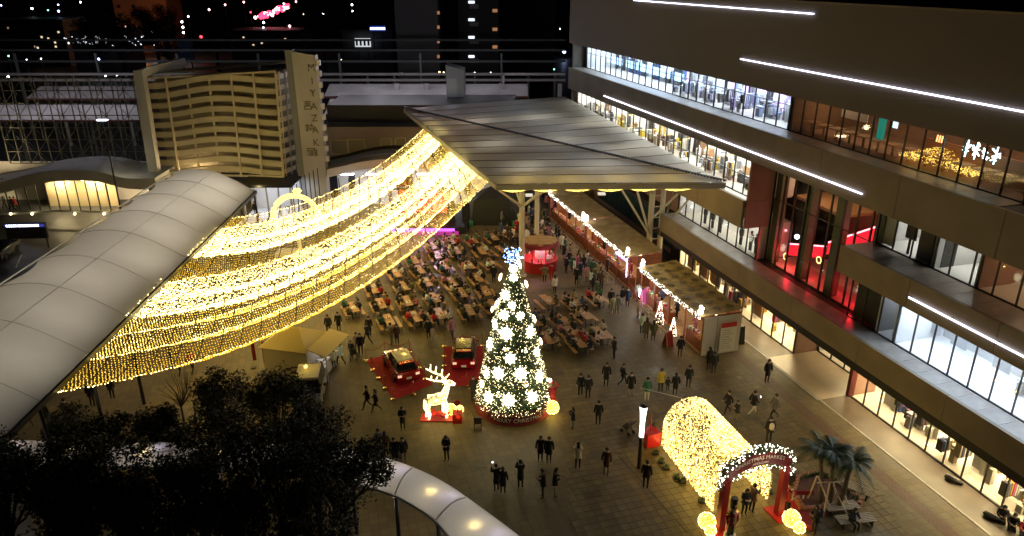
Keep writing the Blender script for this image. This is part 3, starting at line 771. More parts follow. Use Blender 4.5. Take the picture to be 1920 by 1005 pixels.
# brightness of the nine strips between cables, far to near
VB = [0, .10, .24, .335, .50, .62, .70, .78, .88, 1.0]
def vk(k): return k / 9
def remap(v):                       # strip positions measured at the left edge
    k = v * 9; i = min(8, int(k)); return VB[i] + (VB[i + 1] - VB[i]) * (k - i)
def P3(u, vv):                      # vv in strip units
    a = lerp(NL0, NL1, remap(vv)); b = lerp(NR0, NR1, remap(vv) * .92 + .04 * (1 - vv))
    p = lerp(a, b, u); sag = 4 * u * (1 - u); v = remap(vv)
    p.z -= sag * (SAG0 + SAG1 * v)
    p.y -= sag * .25 * v
    f = vv * 9 - math.floor(vv * 9 - 1e-9)
    p.z -= .7 * math.sin(math.pi * f) * min(1, 5 * u * (1 - u) + .1)
    c = u * 24; f2 = c - math.floor(c)
    p.z -= .07 * math.sin(math.pi * f2)
    return p
SAG0, SAG1 = 2.2, .9
HOT = [0, 1, 0, 0, 1, 0, 1, 0, 0]
HOT = {0: 0, 1: 2, 2: 2, 3: 0, 4: 2, 5: 2, 6: 1, 7: 1, 8: 0}
mats3 = [em('net_bulb_gold', (1.0, .58, .04), 2.3, False), em('net_bulb_warm', (1.0, .64, .09), 3.6, False), em('net_bulb_hot', (1.0, .77, .28), 8.5, False)]
for st in range(9):
    b = MB(); h = HOT[st]
    rows = [12, 13, 14, 16, 15, 12, 13, 16, 17][st]
    if h == 2: rows = int(rows * 1.5)
    cols = 190 if h < 2 else 230
    for r in range(rows):
        for c in range(cols):
            u = (c + (r % 2) * .5 + R.uniform(-.16, .16)) / cols
            f = (r + .5 + R.uniform(-.16, .16) + .3 * math.sin(u * 24 * math.pi)) / rows
            f = max(.01, min(.99, f))
            # net thickness: hot strips hang double
            p = P3(u, (st + f) / 9) - netO
            if h == 2 and R.random() < .5: p.z += R.uniform(-.15, .25)
            q_ = R.random(); b.mi(min(2, h + (1 if q_ < .15 else 0) + (1 if h < 2 and q_ < 2.0 * (u - .5) else 0)) if q_ < .93 else 0)
            b.tetra(p, (.036 if h == 0 else (.038 if h == 1 else .041)) * R.uniform(.8, 1.15))
    b.build('bulb_strip', mats3, net, kind='stuff')
# carrying cables, each with its dense row of bulbs
for k in range(10):
    MB().tube([P3(i / 40, min(k / 9, .9999)) + Vector((0, 0, .04)) - netO for i in range(41)], .022, 4).build('carrying_cable', m_wire, net)
b = MB()
for k in range(10):
    for i in range(220):
        b.octa(P3((i + R.random()) / 220, min(k / 9, .9999)) - netO + Vector((R.uniform(-.05, .05), R.uniform(-.05, .05), R.uniform(-.06, .03))), .036)
b.build('cable_bulbs', mats3[2], net, kind='stuff')
for i in range(1, 24):              # cross ropes
    MB().tube([P3(i / 24, min(j / 54, .9999)) + Vector((0, 0, .05)) - netO for j in range(55)], .034, 4).build('cross_rope', m_wire, net)
# fine mesh wires between bulbs
b = MB()
for st in range(9):
    for r in range(1, 4):
        b.tube([P3(i / 48, (st + r / 4) / 9) - netO for i in range(49)], .006, 3)
b.build('net_wires', m_wire, net, kind='stuff')
for i in range(6):
    for j in range(4):
        p = P3((i + .5) / 6, (j + .5) / 4) - netO
        lamp('net_lamp', p - Vector((0, 0, .1)), 52 if j in (0, 1, 2) else 34, (1, .62, .07), .10, parent=net)
for u_ in (.60, .70): lamp('net_lamp', P3(u_, .985) - netO - Vector((0, 0, .5)), 55, (1, .62, .07), .08, parent=net)  # extra lamps added under the net edge to brighten the food tent
for i in range(5):                  # shining up as well, off the top of the net
    lamp('net_lamp', P3(.1 + .2 * i, .45) - netO + Vector((0, 0, .25)), 16, (1, .78, .3), .06, parent=net)

# ================================================================== the big Christmas tree
TC = Vector((.08, 39.5, 0))
tree = thing('christmas_tree', 'tall lit Christmas tree with snowflake lights, blue star burst top and red MERRY CHRISTMAS skirt', 'christmas tree', tuple(TC))
m_fir = mat('fir_needles', (0.045, 0.085, 0.03), 0.6, var=.4, scale=3)
m_fird = mat('fir_core', (0.015, 0.03, 0.012), 0.8)
HT = 9.6
def tr(z): return 2.22 * max(0.0, (HT - z) / (HT - .6)) ** .88 + .10
MB().lathe((0, 0, 0), [(tr(z) * .86, z) for z in (.55, 2, 4, 6, 8, 9.4)], 20).build('foliage_core', m_fird, tree)
b = MB()
for k in range(9000):
    z = .5 + (HT - .5) * (1 - math.sqrt(R.random())); t = R.random() * 6.283
    r = tr(z) * R.uniform(.84, 1.03) + .04 * math.sin(t * 9 + z * 4)
    p = Vector((r * math.cos(t), r * math.sin(t), z)); o = Vector((math.cos(t), math.sin(t), R.uniform(-.5, .1))).normalized() * R.uniform(.10, .24)
    s = Vector((-math.sin(t), math.cos(t), R.uniform(-.4, .4))) * R.uniform(.03, .07)
    b.face([p - s, p + s, p + o])
b.build('needles', m_fir, tree, kind='stuff')
b = MB()
for k in range(2700):
    z = .55 + (HT - .6) * (1 - math.sqrt(R.random())); t = R.random() * 6.283; r = tr(z) * R.uniform(.96, 1.05)
    b.octa((r * math.cos(t), r * math.sin(t), z), .019)
b.build('bulbs', em('tree_bulb', (1, .80, .42), 9, False), tree, kind='stuff')
m_star = em('snowflake_lights', (1.0, .88, .56), 8, False)
def burst(c, nrm, rad, n=16, w=.03, bead=True):
    b = MB(); nrm = Vector(nrm).normalized(); x, y = basis(nrm)
    for k in range(n):
        t = 2 * math.pi * k / n; d = (x * math.cos(t) + y * math.sin(t)); rr_ = rad * (1 if k % 2 == 0 else .72)
        b.bar(c + d * .03, c + d * rr_ + nrm * .04, w * 1.3)
        b.octa(c + d * rr_ + nrm * .05, w * 1.5)
        b.octa(c + d * rr_ * .6 + nrm * .1, w * 1.6)
        e = (d + nrm * 1.0).normalized(); b.bar(c, c + e * rr_ * .7, w)
    b.ball(c + nrm * .05, rad * .26, 8, 5)
    return b
stars = [(948, 553, .32), (972, 495, .26), (940, 520, .2), (960, 572, .2), (985, 533, .2), (975, 592, .22), (946, 590, .3), (950, 625, .42), (1000, 598, .22), (993, 622, .35), (920, 645, .36), (957, 672, .32), (1005, 660, .25),
         (935, 700, .4), (976, 700, .42), (913, 700, .25), (1010, 705, .36), (917, 745, .38), (954, 750, .42), (998, 745, .36), (905, 720, .2), (963, 520, .22), (930, 610, .22), (1012, 640, .2), (925, 580, .15)]
def tree_hit(px, py):               # front surface of the cone behind a pixel
    r = Vector(ray(px, py)).normalized(); lo = 36.0; best = None
    for i in range(400):
        t = 36 + i * .02; p = Vector((0, 0, 25)) + r * (t); q = p - TC
        if math.hypot(q.x, q.y) < tr(q.z) + .06 and q.z > 0: return q
    t = 42.5
    return None
def tree_hit2(px, py):
    r = Vector(ray(px, py)).normalized(); best = None; bd = 9
    for i in range(900):
        p = Vector((0, 0, 25)) + r * (38 + i * .02); q = p - TC; e = math.hypot(q.x, q.y) - tr(q.z)
        if 0 < q.z < HT + 1 and e < bd: bd = e; best = q.copy()
        if e < .06 and 0 < q.z < HT: return q
    return best
for (px, py, rad) in stars:
    q = tree_hit2(px, py)
    n_ = Vector((q.x, q.y, .25 * math.hypot(q.x, q.y)))
    burst(q, n_, rad * 1.08).build('snowflake_light', m_star, tree)
for k in range(16):                 # those round the back
    z = 1.2 + (k * 2.17 % 7); t = .35 + (k * 1.1) % 2.5; r = tr(z) + .06
    burst(Vector((r * math.cos(t), r * math.sin(t), z)), (math.cos(t), math.sin(t), .2), .34).build('snowflake_light', m_star, tree)
m_orn = mat('gold_net_ornament', (.6, .42, .12), .3, .7)
for (px, py) in ((948, 655), (984, 657), (935, 622), (961, 583), (935, 740), (986, 720), (912, 690), (899, 735), (1024, 740), (1011, 678), (991, 735)):
    q = tree_hit2(px, py)
    b = MB().ball(q, .15, 8, 6); b.mi(1)
    for k in range(18): b.octa(q + Vector((R.gauss(0, 1), R.gauss(0, 1), R.gauss(0, 1))).normalized() * .16, .022)
    b.build('round_ornament', [m_orn, m_bulb_white], tree)
top = Vector((0, 0, HT + .35))
b = MB()
for k in range(70):
    d = Vector((R.gauss(0, 1), R.gauss(0, 1), R.gauss(0, 1))).normalized(); L_ = R.uniform(.35, .6)
    b.mi(0); b.bar(top, top + d * L_, .014); b.mi(R.choice((1, 1, 2))); b.octa(top + d * L_, .04); b.octa(top + d * L_ * .6, .03)
b.build('star_burst_top', [m_wire, em('blue_bulb', (.16, .32, 1.0), 7, False), em('ice_bulb', (.6, .75, 1.0), 7, False)], tree)
lamp('top_lamp', top + Vector((0, -.7, 0)), 14, (.5, .65, 1), .05, parent=tree)
b = MB().ball(top + Vector((0, -.05, -.78)), .26, 10, 6); b.build('bright_ball', m_star, tree)
MB().lathe((0, 0, 0), [(2.42, 0), (2.42, .06), (2.34, .08), (2.30, .58), (2.0, .62)], 40).build('skirt', mat('burgundy_cloth', (.20, .015, .02), .6), tree)
def bent_text(body, size, rad, ang0, z, tilt=0.0, extr=.012, mirror=False):
    me = text_mesh(body, size, extr)
    for v in me.vertices:
        x, y, zz_ = v.co; t = ang0 + x / rad; r = rad + zz_ + .02
        v.co = (r * math.cos(t), r * math.sin(t), z + y)
    return me
me = bent_text('MERRY CHRISTMAS', .36, 2.34, math.radians(-82), .33)
me.materials.append(mat('lettering_cream', (.85, .75, .6), .4))
place('lettering', me, tree)
for t in (-150, -120, -95, -60, -30, 10, 60, 120, 170):
    t = math.radians(t); lamp('tree_lamp', (2.7 * math.cos(t), 2.7 * math.sin(t), 1.6 + (int(math.degrees(t)) % 3) * 1.3), 12, (1, .66, .12), .05, parent=tree)

# ================================================================== illuminated reindeer
DO = G(820, 784)
deer = thing('light_reindeer', 'large standing reindeer covered in warm lights with wide antlers on a low red base', 'reindeer', tuple(DO), 0)
def limb_pts(pts, rads, n, rnd, out):
    for i in range(len(pts) - 1):
        a, b_ = Vector(pts[i]), Vector(pts[i + 1]); x, y = basis(b_ - a)
        m = max(3, int(n * (b_ - a).length))
        for k in range(m):
            t = rnd.random(); r = rads[i] * (1 - t) + rads[i + 1] * t; an = rnd.random() * 6.283
            out.append(lerp(a, b_, t) + (x * math.cos(an) + y * math.sin(an)) * r)
dparts = {
 'body': [([(-.55, 0, 1.35), (-.15, 0, 1.33), (.25, 0, 1.42), (.5, 0, 1.6)], [.30, .33, .34, .24], 330)],
 'neck': [([(.45, 0, 1.6), (.62, 0, 2.0), (.7, 0, 2.35)], [.24, .17, .14], 330)],
 'head': [([(.66, 0, 2.35), (.85, 0, 2.45), (1.15, 0, 2.30)], [.15, .16, .07], 330), ([(.62, .12, 2.5), (.5, .3, 2.6)], [.06, .02], 120), ([(.62, -.12, 2.5), (.5, -.3, 2.6)], [.06, .02], 120)],
}
for sy in (1, -1):
    dparts['antler.%d' % sy] = [([(.66, .08 * sy, 2.5), (.35, .35 * sy, 2.8), (-.1, .5 * sy, 2.95), (-.55, .6 * sy, 3.2)], [.05, .045, .04, .02], 150),
        ([(.35, .35 * sy, 2.8), (.45, .45 * sy, 3.15)], [.04, .02], 140), ([(0, .48 * sy, 2.92), (.1, .6 * sy, 3.3)], [.04, .02], 140), ([(-.3, .55 * sy, 3.05), (-.25, .7 * sy, 3.42)], [.035, .02], 140), ([(.55, .2 * sy, 2.62), (.85, .35 * sy, 2.85)], [.04, .02], 120)]
legs = [([(-.6, .16, 1.3), (-.72, .17, .75), (-.6, .18, .42), (-.68, .18, .02)], [.17, .10, .07, .05]), ([(-.5, -.16, 1.3), (-.55, -.17, .78), (-.45, -.18, .42), (-.52, -.18, .02)], [.17, .10, .07, .05]),
        ([(.35, .16, 1.35), (.42, .17, .75), (.38, .17, .4), (.42, .17, .02)], [.14, .09, .06, .05]), ([(.45, -.16, 1.35), (.62, -.17, .8), (.55, -.17, .45), (.6, -.17, .02)], [.14, .09, .06, .05])]
def deer_build(root, sc_=1.0, rot=0.0):
    ca_, sa_ = math.cos(rot), math.sin(rot)
    def rp(p): p = Vector(p); return Vector((p.x * ca_ - p.y * sa_, p.x * sa_ + p.y * ca_, p.z)) * sc_
    items = [(k.split('.')[0], v) for k, v in dparts.items()] + [('leg', [(a, r, 260)]) for a, r in legs]
    for nm, segs in items:
        b = MB(); pts = []
        for a, r, n in segs:
            a = [rp(p) for p in a]; r = [q * sc_ for q in r]
            b.mi(0); b.tube(a, [q * .82 for q in r], 8); limb_pts(a, r, n, R, pts)
        b.mi(1)
        for p in pts: b.tetra(p, .022)
        b.build(nm, [mat('white_wire_frame', (.7, .62, .42), .6), em('deer_bulb', (1, .78, .32), 6, False)], root)
deer_build(deer, .98, math.radians(8))
MB().box(-1.0, 1.0, -.42, .42, 0, .08).build('base', m_red, deer)
lamp('deer_lamp', (0, -.9, 1.3), 30, (1, .70, .16), .08, parent=deer); lamp('deer_lamp', (.3, .9, 1.6), 20, (1, .70, .16), .08, parent=deer); lamp('deer_lamp', (1.3, -.6, .5), 16, (1, .7, .12), .08, parent=deer)
fl = MB()
for k in range(46):
    c = Vector((R.uniform(-.4, .75), R.uniform(-.35, .3), .2 + R.random() * .25))
    for q in range(5):
        t = q * 1.257 + R.random(); e = Vector((math.cos(t), math.sin(t), .3)) * .16; s_ = Vector((-math.sin(t), math.cos(t), 0)) * .05
        fl.face([c, c + e * .5 + s_, c + e, c + e * .5 - s_])
o = fl.build('poinsettias', mat('red_petals', (.55, .01, .01), .5), None, kind='stuff', loc=DO); tag(o, 'bed of red poinsettias between the legs of the light reindeer', 'flowers')
m_gball = em('gold_light_ball', (1, .60, .06), 1.3)
def light_ball(px, py, r, label, power=14, group=None):
    p = G(px, py); p.z = 0
    t = thing('light_ball', label, 'light ball', tuple(p), 0, group)
    MB().ball((0, 0, r), r * .93, 14, 9).build('glowing_core', m_gball, t, smooth=True)
    b = MB()
    for k in range(int(900 * r)):
        d = Vector((R.gauss(0, 1), R.gauss(0, 1), R.gauss(0, 1))).normalized(); b.tetra(Vector((0, 0, r)) + d * r, .016)
    b.build('bulbs', m_bulb, t, kind='stuff')
    lamp('ball_lamp', (0, -r * 1.25, r), power, (1, .68, .14), .05, parent=t)
    return t
light_ball(845, 777, .36, 'larger golden light ball behind the red sign box by the reindeer', 10)
light_ball(862, 774, .25, 'small golden light ball at the right end of the reindeer group', 6)
light_ball(1035, 775, .42, 'golden light ball at the right foot of the Christmas tree', 16)
light_ball(1324, 990, .42, 'larger golden light ball left of the arch beside the left nutcracker', 18)
light_ball(1331, 1003, .28, 'small golden light ball in front of the larger one left of the arch', 8)
light_ball(1482, 985, .43, 'larger golden light ball right of the arch on the red mat', 18)
light_ball(1497, 998, .30, 'small golden light ball right of the arch, nearest the bench', 8)
t = thing('sign_box', 'red cube stand with a round dark sign on a stick beside the reindeer', 'sign', tuple(G(858, 790)))
MB().box(-.28, .28, -.28, .28, 0, .62).build('box', m_red, t); MB().cyl((0, 0, .62), (0, 0, 1.1), .02).build('stick', m_black, t)
MB().cyl((0, .03, 1.3), (0, -.03, 1.3), .2, .2, 16).build('round_board', m_dred, t)

# ================================================================== tunnel of lights
TS0, TS1 = 35.4, 30.0              # along the facade frame handled below
tl0, tl1 = G(1240, 836), G(1338, 962)
wdir = Vector((UY, -UX, 0))        # pointing right, across the tunnel
tun = thing('light_tunnel', 'arched walk-through tunnel densely covered in golden fairy lights behind the arch', 'light tunnel', tuple(lerp(tl0, tl1, .5) + wdir * 1.55))
tO = Vector(tun.location); WT, HS = 3.1, 1.35
def tp(l, a, k=1.0):               # l 0..1 along, a arch parameter 0..1
    base = lerp(tl0, tl1, l) + wdir * (WT / 2); r = WT / 2 * k
    per = HS * 2 + math.pi * WT / 2; s = a * per
    if s < HS: x, z = -r, s
    elif s > per - HS: x, z = r, per - s
    else: t = (s - HS) / (WT / 2); x, z = -r * math.cos(t), HS + r * math.sin(t) * 1.02
    return base + wdir * x + Vector((0, 0, z)) - tO
for k in range(9):
    MB().tube([tp(k / 8, a / 24) for a in range(25)], .03, 5).build('hoop', m_white, tun)
for a in (.02, .18, .34, .5, .66, .82, .98): MB().cyl(tp(0, a), tp(1, a), .02, .02, 5).build('long_rail', m_white, tun)
b = MB(); g2 = MB()
for k in range(10500):
    p = tp(R.random(), R.random(), R.uniform(.97, 1.03))
    (g2 if R.random() < .40 else b).tetra(p, R.uniform(.020, .032))
b.build('bulbs', em('tunnel_bulb', (1, .74, .24), 5.5, False), tun, kind='stuff'); g2.build('amber_bulbs', em('tunnel_bulb_amber', (1, .56, .07), 2.2, False), tun, kind='stuff')
b = MB()
for k in range(500):
    l, a = R.random(), R.random(); b.bar(tp(l, a), tp(min(1, l + R.uniform(-.12, .12)), max(0, min(1, a + R.uniform(-.06, .06)))), .012)
b.build('wires', m_wire, tun, kind='stuff')
for k in range(4):
    c = lerp(tl0, tl1, .12 + k * .25) + wdir * (WT / 2) - tO
    lamp('tunnel_lamp', c + Vector((0, 0, 2.2)), 62, (1, .64, .06), .06, parent=tun)
    lamp('tunnel_lamp', tp(.12 + k * .25, .12) - wdir * .25, 9, (1, .68, .12), .05, parent=tun)
    lamp('tunnel_lamp', tp(.12 + k * .25, .88) + wdir * .25, 9, (1, .68, .12), .05, parent=tun)

# ================================================================== entrance arch
aL = Vector((10.05, 28.35, 0)); aw = Vector((UY, -UX * 1.15, 0)).normalized()
AW = 3.35
arch = thing('market_arch', 'red entrance arch reading CHRISTMAS MARKET MIYAZAKI wrapped in lit green garland', 'arch', tuple(aL + aw * AW / 2), math.atan2(aw.y, aw.x))
for sx in (-1, 1):
    x = sx * AW / 2
    MB().box(x - .17, x + .17, -.16, .16, .1, 3.1).build('leg', mat('arch_red', (.27, .01, .014), .45), arch)
    MB().box(x - .42, x + .42, -.55, .6, 0, .1).build('base', m_red, arch)
def ap_(t, z0, rise): x = (t - .5) * (AW + .36); return Vector((x, 0, z0 + rise * (1 - (2 * t - 1) ** 2)))
b = MB(); n = 20
for k in range(n):
    t0, t1 = k / n, (k + 1) / n
    q = [ap_(t0, 2.85, .62), ap_(t1, 2.85, .62), ap_(t0, 3.55, .62), ap_(t1, 3.55, .62)]
    b.hexa([q[0] + Vector((0, -.14, 0)), q[1] + Vector((0, -.14, 0)), q[1] + Vector((0, .14, 0)), q[0] + Vector((0, .14, 0)), q[2] + Vector((0, -.14, 0)), q[3] + Vector((0, -.14, 0)), q[3] + Vector((0, .14, 0)), q[2] + Vector((0, .14, 0))])
b.build('sign_band', mat('sign_burgundy', (.17, .012, .018), .5), arch)
for body, sz, zc in (('CHRISTMAS MARKET', .30, 3.29), ('MIYAZAKI', .19, 3.02)):
    me = text_mesh(body, sz, .008)
    for v in me.vertices:
        x, y, z = v.co; t = x / (AW + .36) + .5; v.co = (x, -.165 - z, zc + y + .62 * (1 - (2 * t - 1) ** 2))
    me.materials.append(MATS['lettering_cream']); place('lettering', me, arch)
m_leafp = mat('garland_green', (.04, .08, .025), .6, var=.3)
def garland(root, pts, rad, nl, nb, mb_, bs=.03, name='garland'):
    g_ = MB(); pts = [Vector(p) for p in pts]; L_ = [0]
    for i in range(len(pts) - 1): L_.append(L_[-1] + (pts[i + 1] - pts[i]).length)
    def at_(s):
        for i in range(len(pts) - 1):
            if L_[i + 1] >= s: return lerp(pts[i], pts[i + 1], (s - L_[i]) / max(1e-6, L_[i + 1] - L_[i]))
        return pts[-1]
    for k in range(nl):
        c = at_(R.random() * L_[-1]); d = Vector((R.gauss(0, 1), R.gauss(0, 1), R.gauss(0, 1))).normalized(); p = c + d * rad * R.uniform(.1, .8); e = d.cross(Vector((R.random(), R.random(), R.random()))).normalized() * .03
        g_.face([p - e, p + e, p + d * rad * .7])
    o = g_.build(name, m_leafp, root, kind='stuff')
    g_ = MB()
    for k in range(nb):
        c = at_(R.random() * L_[-1]); d = Vector((R.gauss(0, 1), R.gauss(0, 1), R.gauss(0, 1))).normalized(); g_.octa(c + d * rad * R.uniform(.8, 1.1), bs)
    g_.build('garland_bulbs', mb_, root, kind='stuff')
    return o
up = [ap_(k / 16, 3.62, .66) for k in range(17)]; lo_ = [ap_(k / 16, 2.74, .60) for k in range(17)]
for yy in (-.1, .12):
    garland(arch, [Vector((-AW / 2 - .3, yy, 2.5))] + [p + Vector((0, yy, 0)) for p in up] + [Vector((AW / 2 + .3, yy, 2.5))], .17, 1100, 110, m_bulb_white, .027)
garland(arch, [p + Vector((0, -.12, 0)) for p in lo_[1:-1]], .11, 500, 60, m_bulb_white, .025)
lamp('arch_lamp', (0, -.9, 4.3), 26, CREAM, .05, parent=arch); lamp('arch_lamp', (-1.2, -.8, 2.9), 8, CREAM, .05, parent=arch); lamp('arch_lamp', (1.2, -.8, 2.9), 8, CREAM, .05, parent=arch)
# nutcrackers
def nutcracker(x, y, zb, label, rz):
    m_ = [m_red, m_black, m_white, mat('face_paint', (.7, .45, .32), .5), mat('gold_trim', (.7, .45, .1), .3, .6)]
    p = arch.matrix_basis @ Vector((x, y, 0)) if False else None
    c, s = math.cos(arch.rotation_euler[2]), math.sin(arch.rotation_euler[2]); L0 = arch.location
    t = thing('nutcracker_statue', label, 'nutcracker', (L0.x + x * c - y * s, L0.y + x * s + y * c, 0), arch.rotation_euler[2] + rz)
    if zb: MB().lathe((0, 0, 0), [(.3, .1), (.3, zb), (.22, zb + .02)], 14).build('pedestal', m_[2], t)
    for sx in (-1, 1):
        MB().lathe((sx * .1, 0, zb), [(.09, .02), (.1, .12), (.075, .2), (.085, .75), (.05, .78)], 8).build('leg', m_[1], t)
        a = MB().mi(0).tube([(sx * .22, 0, zb + 1.28), (sx * .30, -.02, zb + 1.0), (sx * .27, -.06, zb + .8)], [.075, .07, .06], 7); a.mi(2).ball((sx * .27, -.07, zb + .74), .06, 7, 5)
        a.build('arm', m_, t)
        MB().lathe((sx * .23, 0, zb + 1.28), [(.1, 0), (.12, .04), (.03, .08)], 8).build('epaulette', m_[4], t)
    b = MB().mi(0).lathe((0, 0, zb), [(.24, .68), (.2, .78), (.18, .95), (.24, 1.25), (.16, 1.36)], 12); b.mi(2).box(-.02, .02, -.25, -.2, zb + .8, zb + 1.3); b.mi(4)
    for k in range(4): b.box(-.1, .1, -.245, -.215, zb + .86 + k * .1, zb + .89 + k * .1)
    b.build('coat', m_, t)
    b = MB().mi(3).lathe((0, 0, zb + 1.36), [(.08, 0), (.13, .05), (.14, .2), (.12, .26)], 12); b.mi(2).box(-.07, .07, -.17, -.12, zb + 1.36, zb + 1.45); b.mi(1); b.box(-.07, -.03, -.15, -.135, zb + 1.52, zb + 1.55).box(.03, .07, -.15, -.135, zb + 1.52, zb + 1.55)
    b.mi(3).box(-.02, .02, -.18, -.12, zb + 1.46, zb + 1.51)
    b.build('head', m_, t)
    b = MB().mi(1).lathe((0, 0, zb + 1.60), [(.15, 0), (.16, .2), (.18, .5), (.15, .56)], 12); b.mi(4).box(-.05, .05, -.2, -.16, zb + 1.72, zb + 1.85)
    b.build('tall_hat', m_, t)
nutcracker(-AW / 2 + .12, -.62, .22, 'nutcracker soldier statue on white pedestal at the left leg of the arch', 0)
nutcracker(AW / 2 + .62, .15, .02, 'nutcracker soldier statue standing to the right of the arch', 0)
o = MB().box(-.9, 1.0, -.8, .7, 0, .035).build('red_mat', m_red, None, loc=G(1500, 955, 0.01), rz=arch.rotation_euler[2]); tag(o, 'red mat right of the arch under the light balls', 'mat')
# ================================================================== big ring of light behind the net
p = atY(556, 412, 66)
ring = thing('light_ring', 'giant glowing ring with a gem-shaped top standing behind the light net', 'light ring', (p.x, 66, 0))
m_ring = em('ring_glow', (1, .72, .20), 2.2)
rr0 = 2.15; cz = p.z + .2
MB().tube([(rr0 * math.cos(t * math.pi / 24), 0, cz + rr0 * math.sin(t * math.pi / 24)) for t in range(-6, 55 - 24 + 1)] if False else [(rr0 * math.cos(math.radians(-35 + t * 10)), 0, cz + rr0 * math.sin(math.radians(-35 + t * 10))) for t in range(26)], .25, 8).build('ring', m_ring, ring, smooth=True)
b = MB().lathe((.35, 0, cz + rr0 + .1), [(.1, 0), (.45, .35), (.3, .55)], 8); b.build('gem', m_ring, ring)
MB().box(-2.2, 2.2, -.8, .8, 0, .35).build('base', m_white, ring)
MB().cyl((0, 0, .35), (0, 0, max(.6, cz - rr0)), .2, .2, 8).build('stand', m_white, ring)
lamp('ring_lamp', (0, -.8, 2.5), 30, WARM, .1, parent=ring)
# ================================================================== market stalls
m_stroof = mat('stall_roof_board', (0.44, 0.33, 0.18), 0.6, var=.25, scale=1.2)
m_straw = mat('stall_roof_sand', (0.50, 0.38, 0.17), 0.7, var=.3, scale=2.0)
m_stwood = mat('stall_red_wood', (0.28, 0.09, 0.04), 0.5, var=.25, scale=4)
m_pinkl = em('stall_light_pink', (1, .62, .66), 16); m_warml = em('stall_light_warm', (1, .72, .36), 18); m_whitel = em('stall_light_white', (.95, .95, 1), 18)
goodsm = [mat('goods_%d' % i, c, .5) for i, c in enumerate([(.6, .05, .05), (.7, .6, .4), (.5, .25, .08), (.1, .25, .1), (.7, .7, .7), (.6, .2, .35), (.15, .1, .3), (.65, .45, .1)])]
def fl_(b, s0, s1, d0, d1, z0, z1, S): return b.box(-(s0 - S[0]), -(s1 - S[0]), d0 - S[1], d1 - S[1], z0, z1)
def stall(sa, sb, label, roofm, wallm, lights, seed, figs=True):
    rnd = random.Random(seed); S = ((sa + sb) / 2, 27.0)
    t = thing('market_stall', label, 'market stall', tuple(FP(S[0], S[1], 0)), RZF)
    def pt(s, d, z): return Vector((-(s - S[0]), d - S[1], z))
    W = lambda nm, m, *a: fl_(MB(), *a, S).build(nm, m, t)
    W('floor', m_wood, sa, sb, 25.5, 28.4, .012, .12)
    n = 5; st = (sb - sa) / n                      # roof of separate boards
    for k in range(n):
        for r in range(2):
            b = MB(); s0, s1 = sa + k * st, sa + (k + 1) * st; d0, d1 = 25.3 + r * 1.6, 25.3 + (r + 1) * 1.6
            z0, z1 = 2.95 + r * .12, 3.07 + r * .12
            b.hexa([pt(s0 + .02, d0, z0), pt(s1 - .01, d0, z0), pt(s1 - .01, d1 - .01, z1), pt(s0 + .02, d1 - .01, z1)] + [q + Vector((0, 0, .07)) for q in (pt(s0 + .02, d0, z0), pt(s1 - .01, d0, z0), pt(s1 - .01, d1 - .01, z1), pt(s0 + .02, d1 - .01, z1))])
            b.build('roof_panel', roofm, t)
    if roofm is m_straw:                           # dark low patches standing for the dents of the nearest roof
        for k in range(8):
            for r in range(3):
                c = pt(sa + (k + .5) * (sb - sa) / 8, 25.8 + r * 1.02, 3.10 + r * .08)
                MB().lathe(c, [(.02, .014), (.30, .018), (.34, .022), (.30, .03), (.05, .024)], 6).build('roof_pocket', mat('dark_roof_patch', (.22, .16, .07), .5, var=.3, scale=3), t)
    W('back_wall', wallm, sa, sb, 28.35, 28.42, .12, 3.1)
    for s in (sa, sb - .06): W('end_wall', wallm, s, s + .06, 26.2, 28.34, .12, 3.0)
    k = 0; s = sa
    while s <= sb + .01:
        W('post', wallm, s - .05, s + .05, 25.45, 25.55, .12, 2.95); s += (sb - sa) / 4
    for q in range(4):
        s0, s1 = sa + q * (sb - sa) / 4 + .08, sa + (q + 1) * (sb - sa) / 4 - .08
        if q == 1 and seed == 3: continue
        W('counter', wallm, s0, s1, 25.6, 26.15, .12, 1.0); 
        b = MB()
        for k in range(26):
            b.mi(rnd.randrange(8)); s = rnd.uniform(s0 + .1, s1 - .1); h = rnd.uniform(.06, .3); fl_(b, s - .08, s + .08, 25.65 + rnd.random() * .3, 25.8 + rnd.random() * .3, 1.0, 1.0 + h, S)
        for lv in (1.3, 1.8, 2.3):
            for k in range(12):
                b.mi(rnd.randrange(8)); s = rnd.uniform(s0, s1 - .2); fl_(b, s, s + .2, 28.0, 28.3, lv, lv + rnd.uniform(.1, .35), S)
        b.build('goods', goodsm, t)
        m_ = lights[q % len(lights)]
        fl_(MB(), s0 + .3, s1 - .3, 26.6, 26.75, 2.78, 2.84, S).build('ceiling_light', m_, t)
        col = {m_pinkl: (1, .5, .55), m_warml: (1, .7, .35), m_whitel: (.9, .93, 1)}[m_]
        lamp('stall_lamp', pt((s0 + s1) / 2, 25.9, 2.5), 30, col, .1, parent=t)
    # garland of lights on the front eave
    pts = [pt(sa + (sb - sa) * k / 14, 25.22, 2.95 - .08 * (k % 2)) for k in range(15)]
    garland(t, pts, .15, 1000, 330, em('eave_bulb', (1, .93, .80), 7, False), .027)
    lamp('garland_lamp', pt(S[0], 24.9, 3.1), 12, CREAM, .05, parent=t)
    if figs:
        for f in (.03, .97):                      # lit angels/snow figures at the eave
            c = pt(sa + (sb - sa) * f, 25.35, 3.1); b = MB()
            b.ball(c + Vector((0, 0, .2)), .2, 8, 5).ball(c + Vector((0, 0, .55)), .13, 8, 5).bar(c + Vector((.1, 0, .3)), c + Vector((.38, 0, .62)), .07)
            b.build('light_figure', em('figure_lights', (1, .9, .7), 8), t)
    return t, pt, W, S
stall(62.7, 73.0, 'farthest market stall by the back columns with pink and orange lit counters', m_stroof, m_stwood, [m_pinkl, m_warml, m_warml, m_whitel], 1)
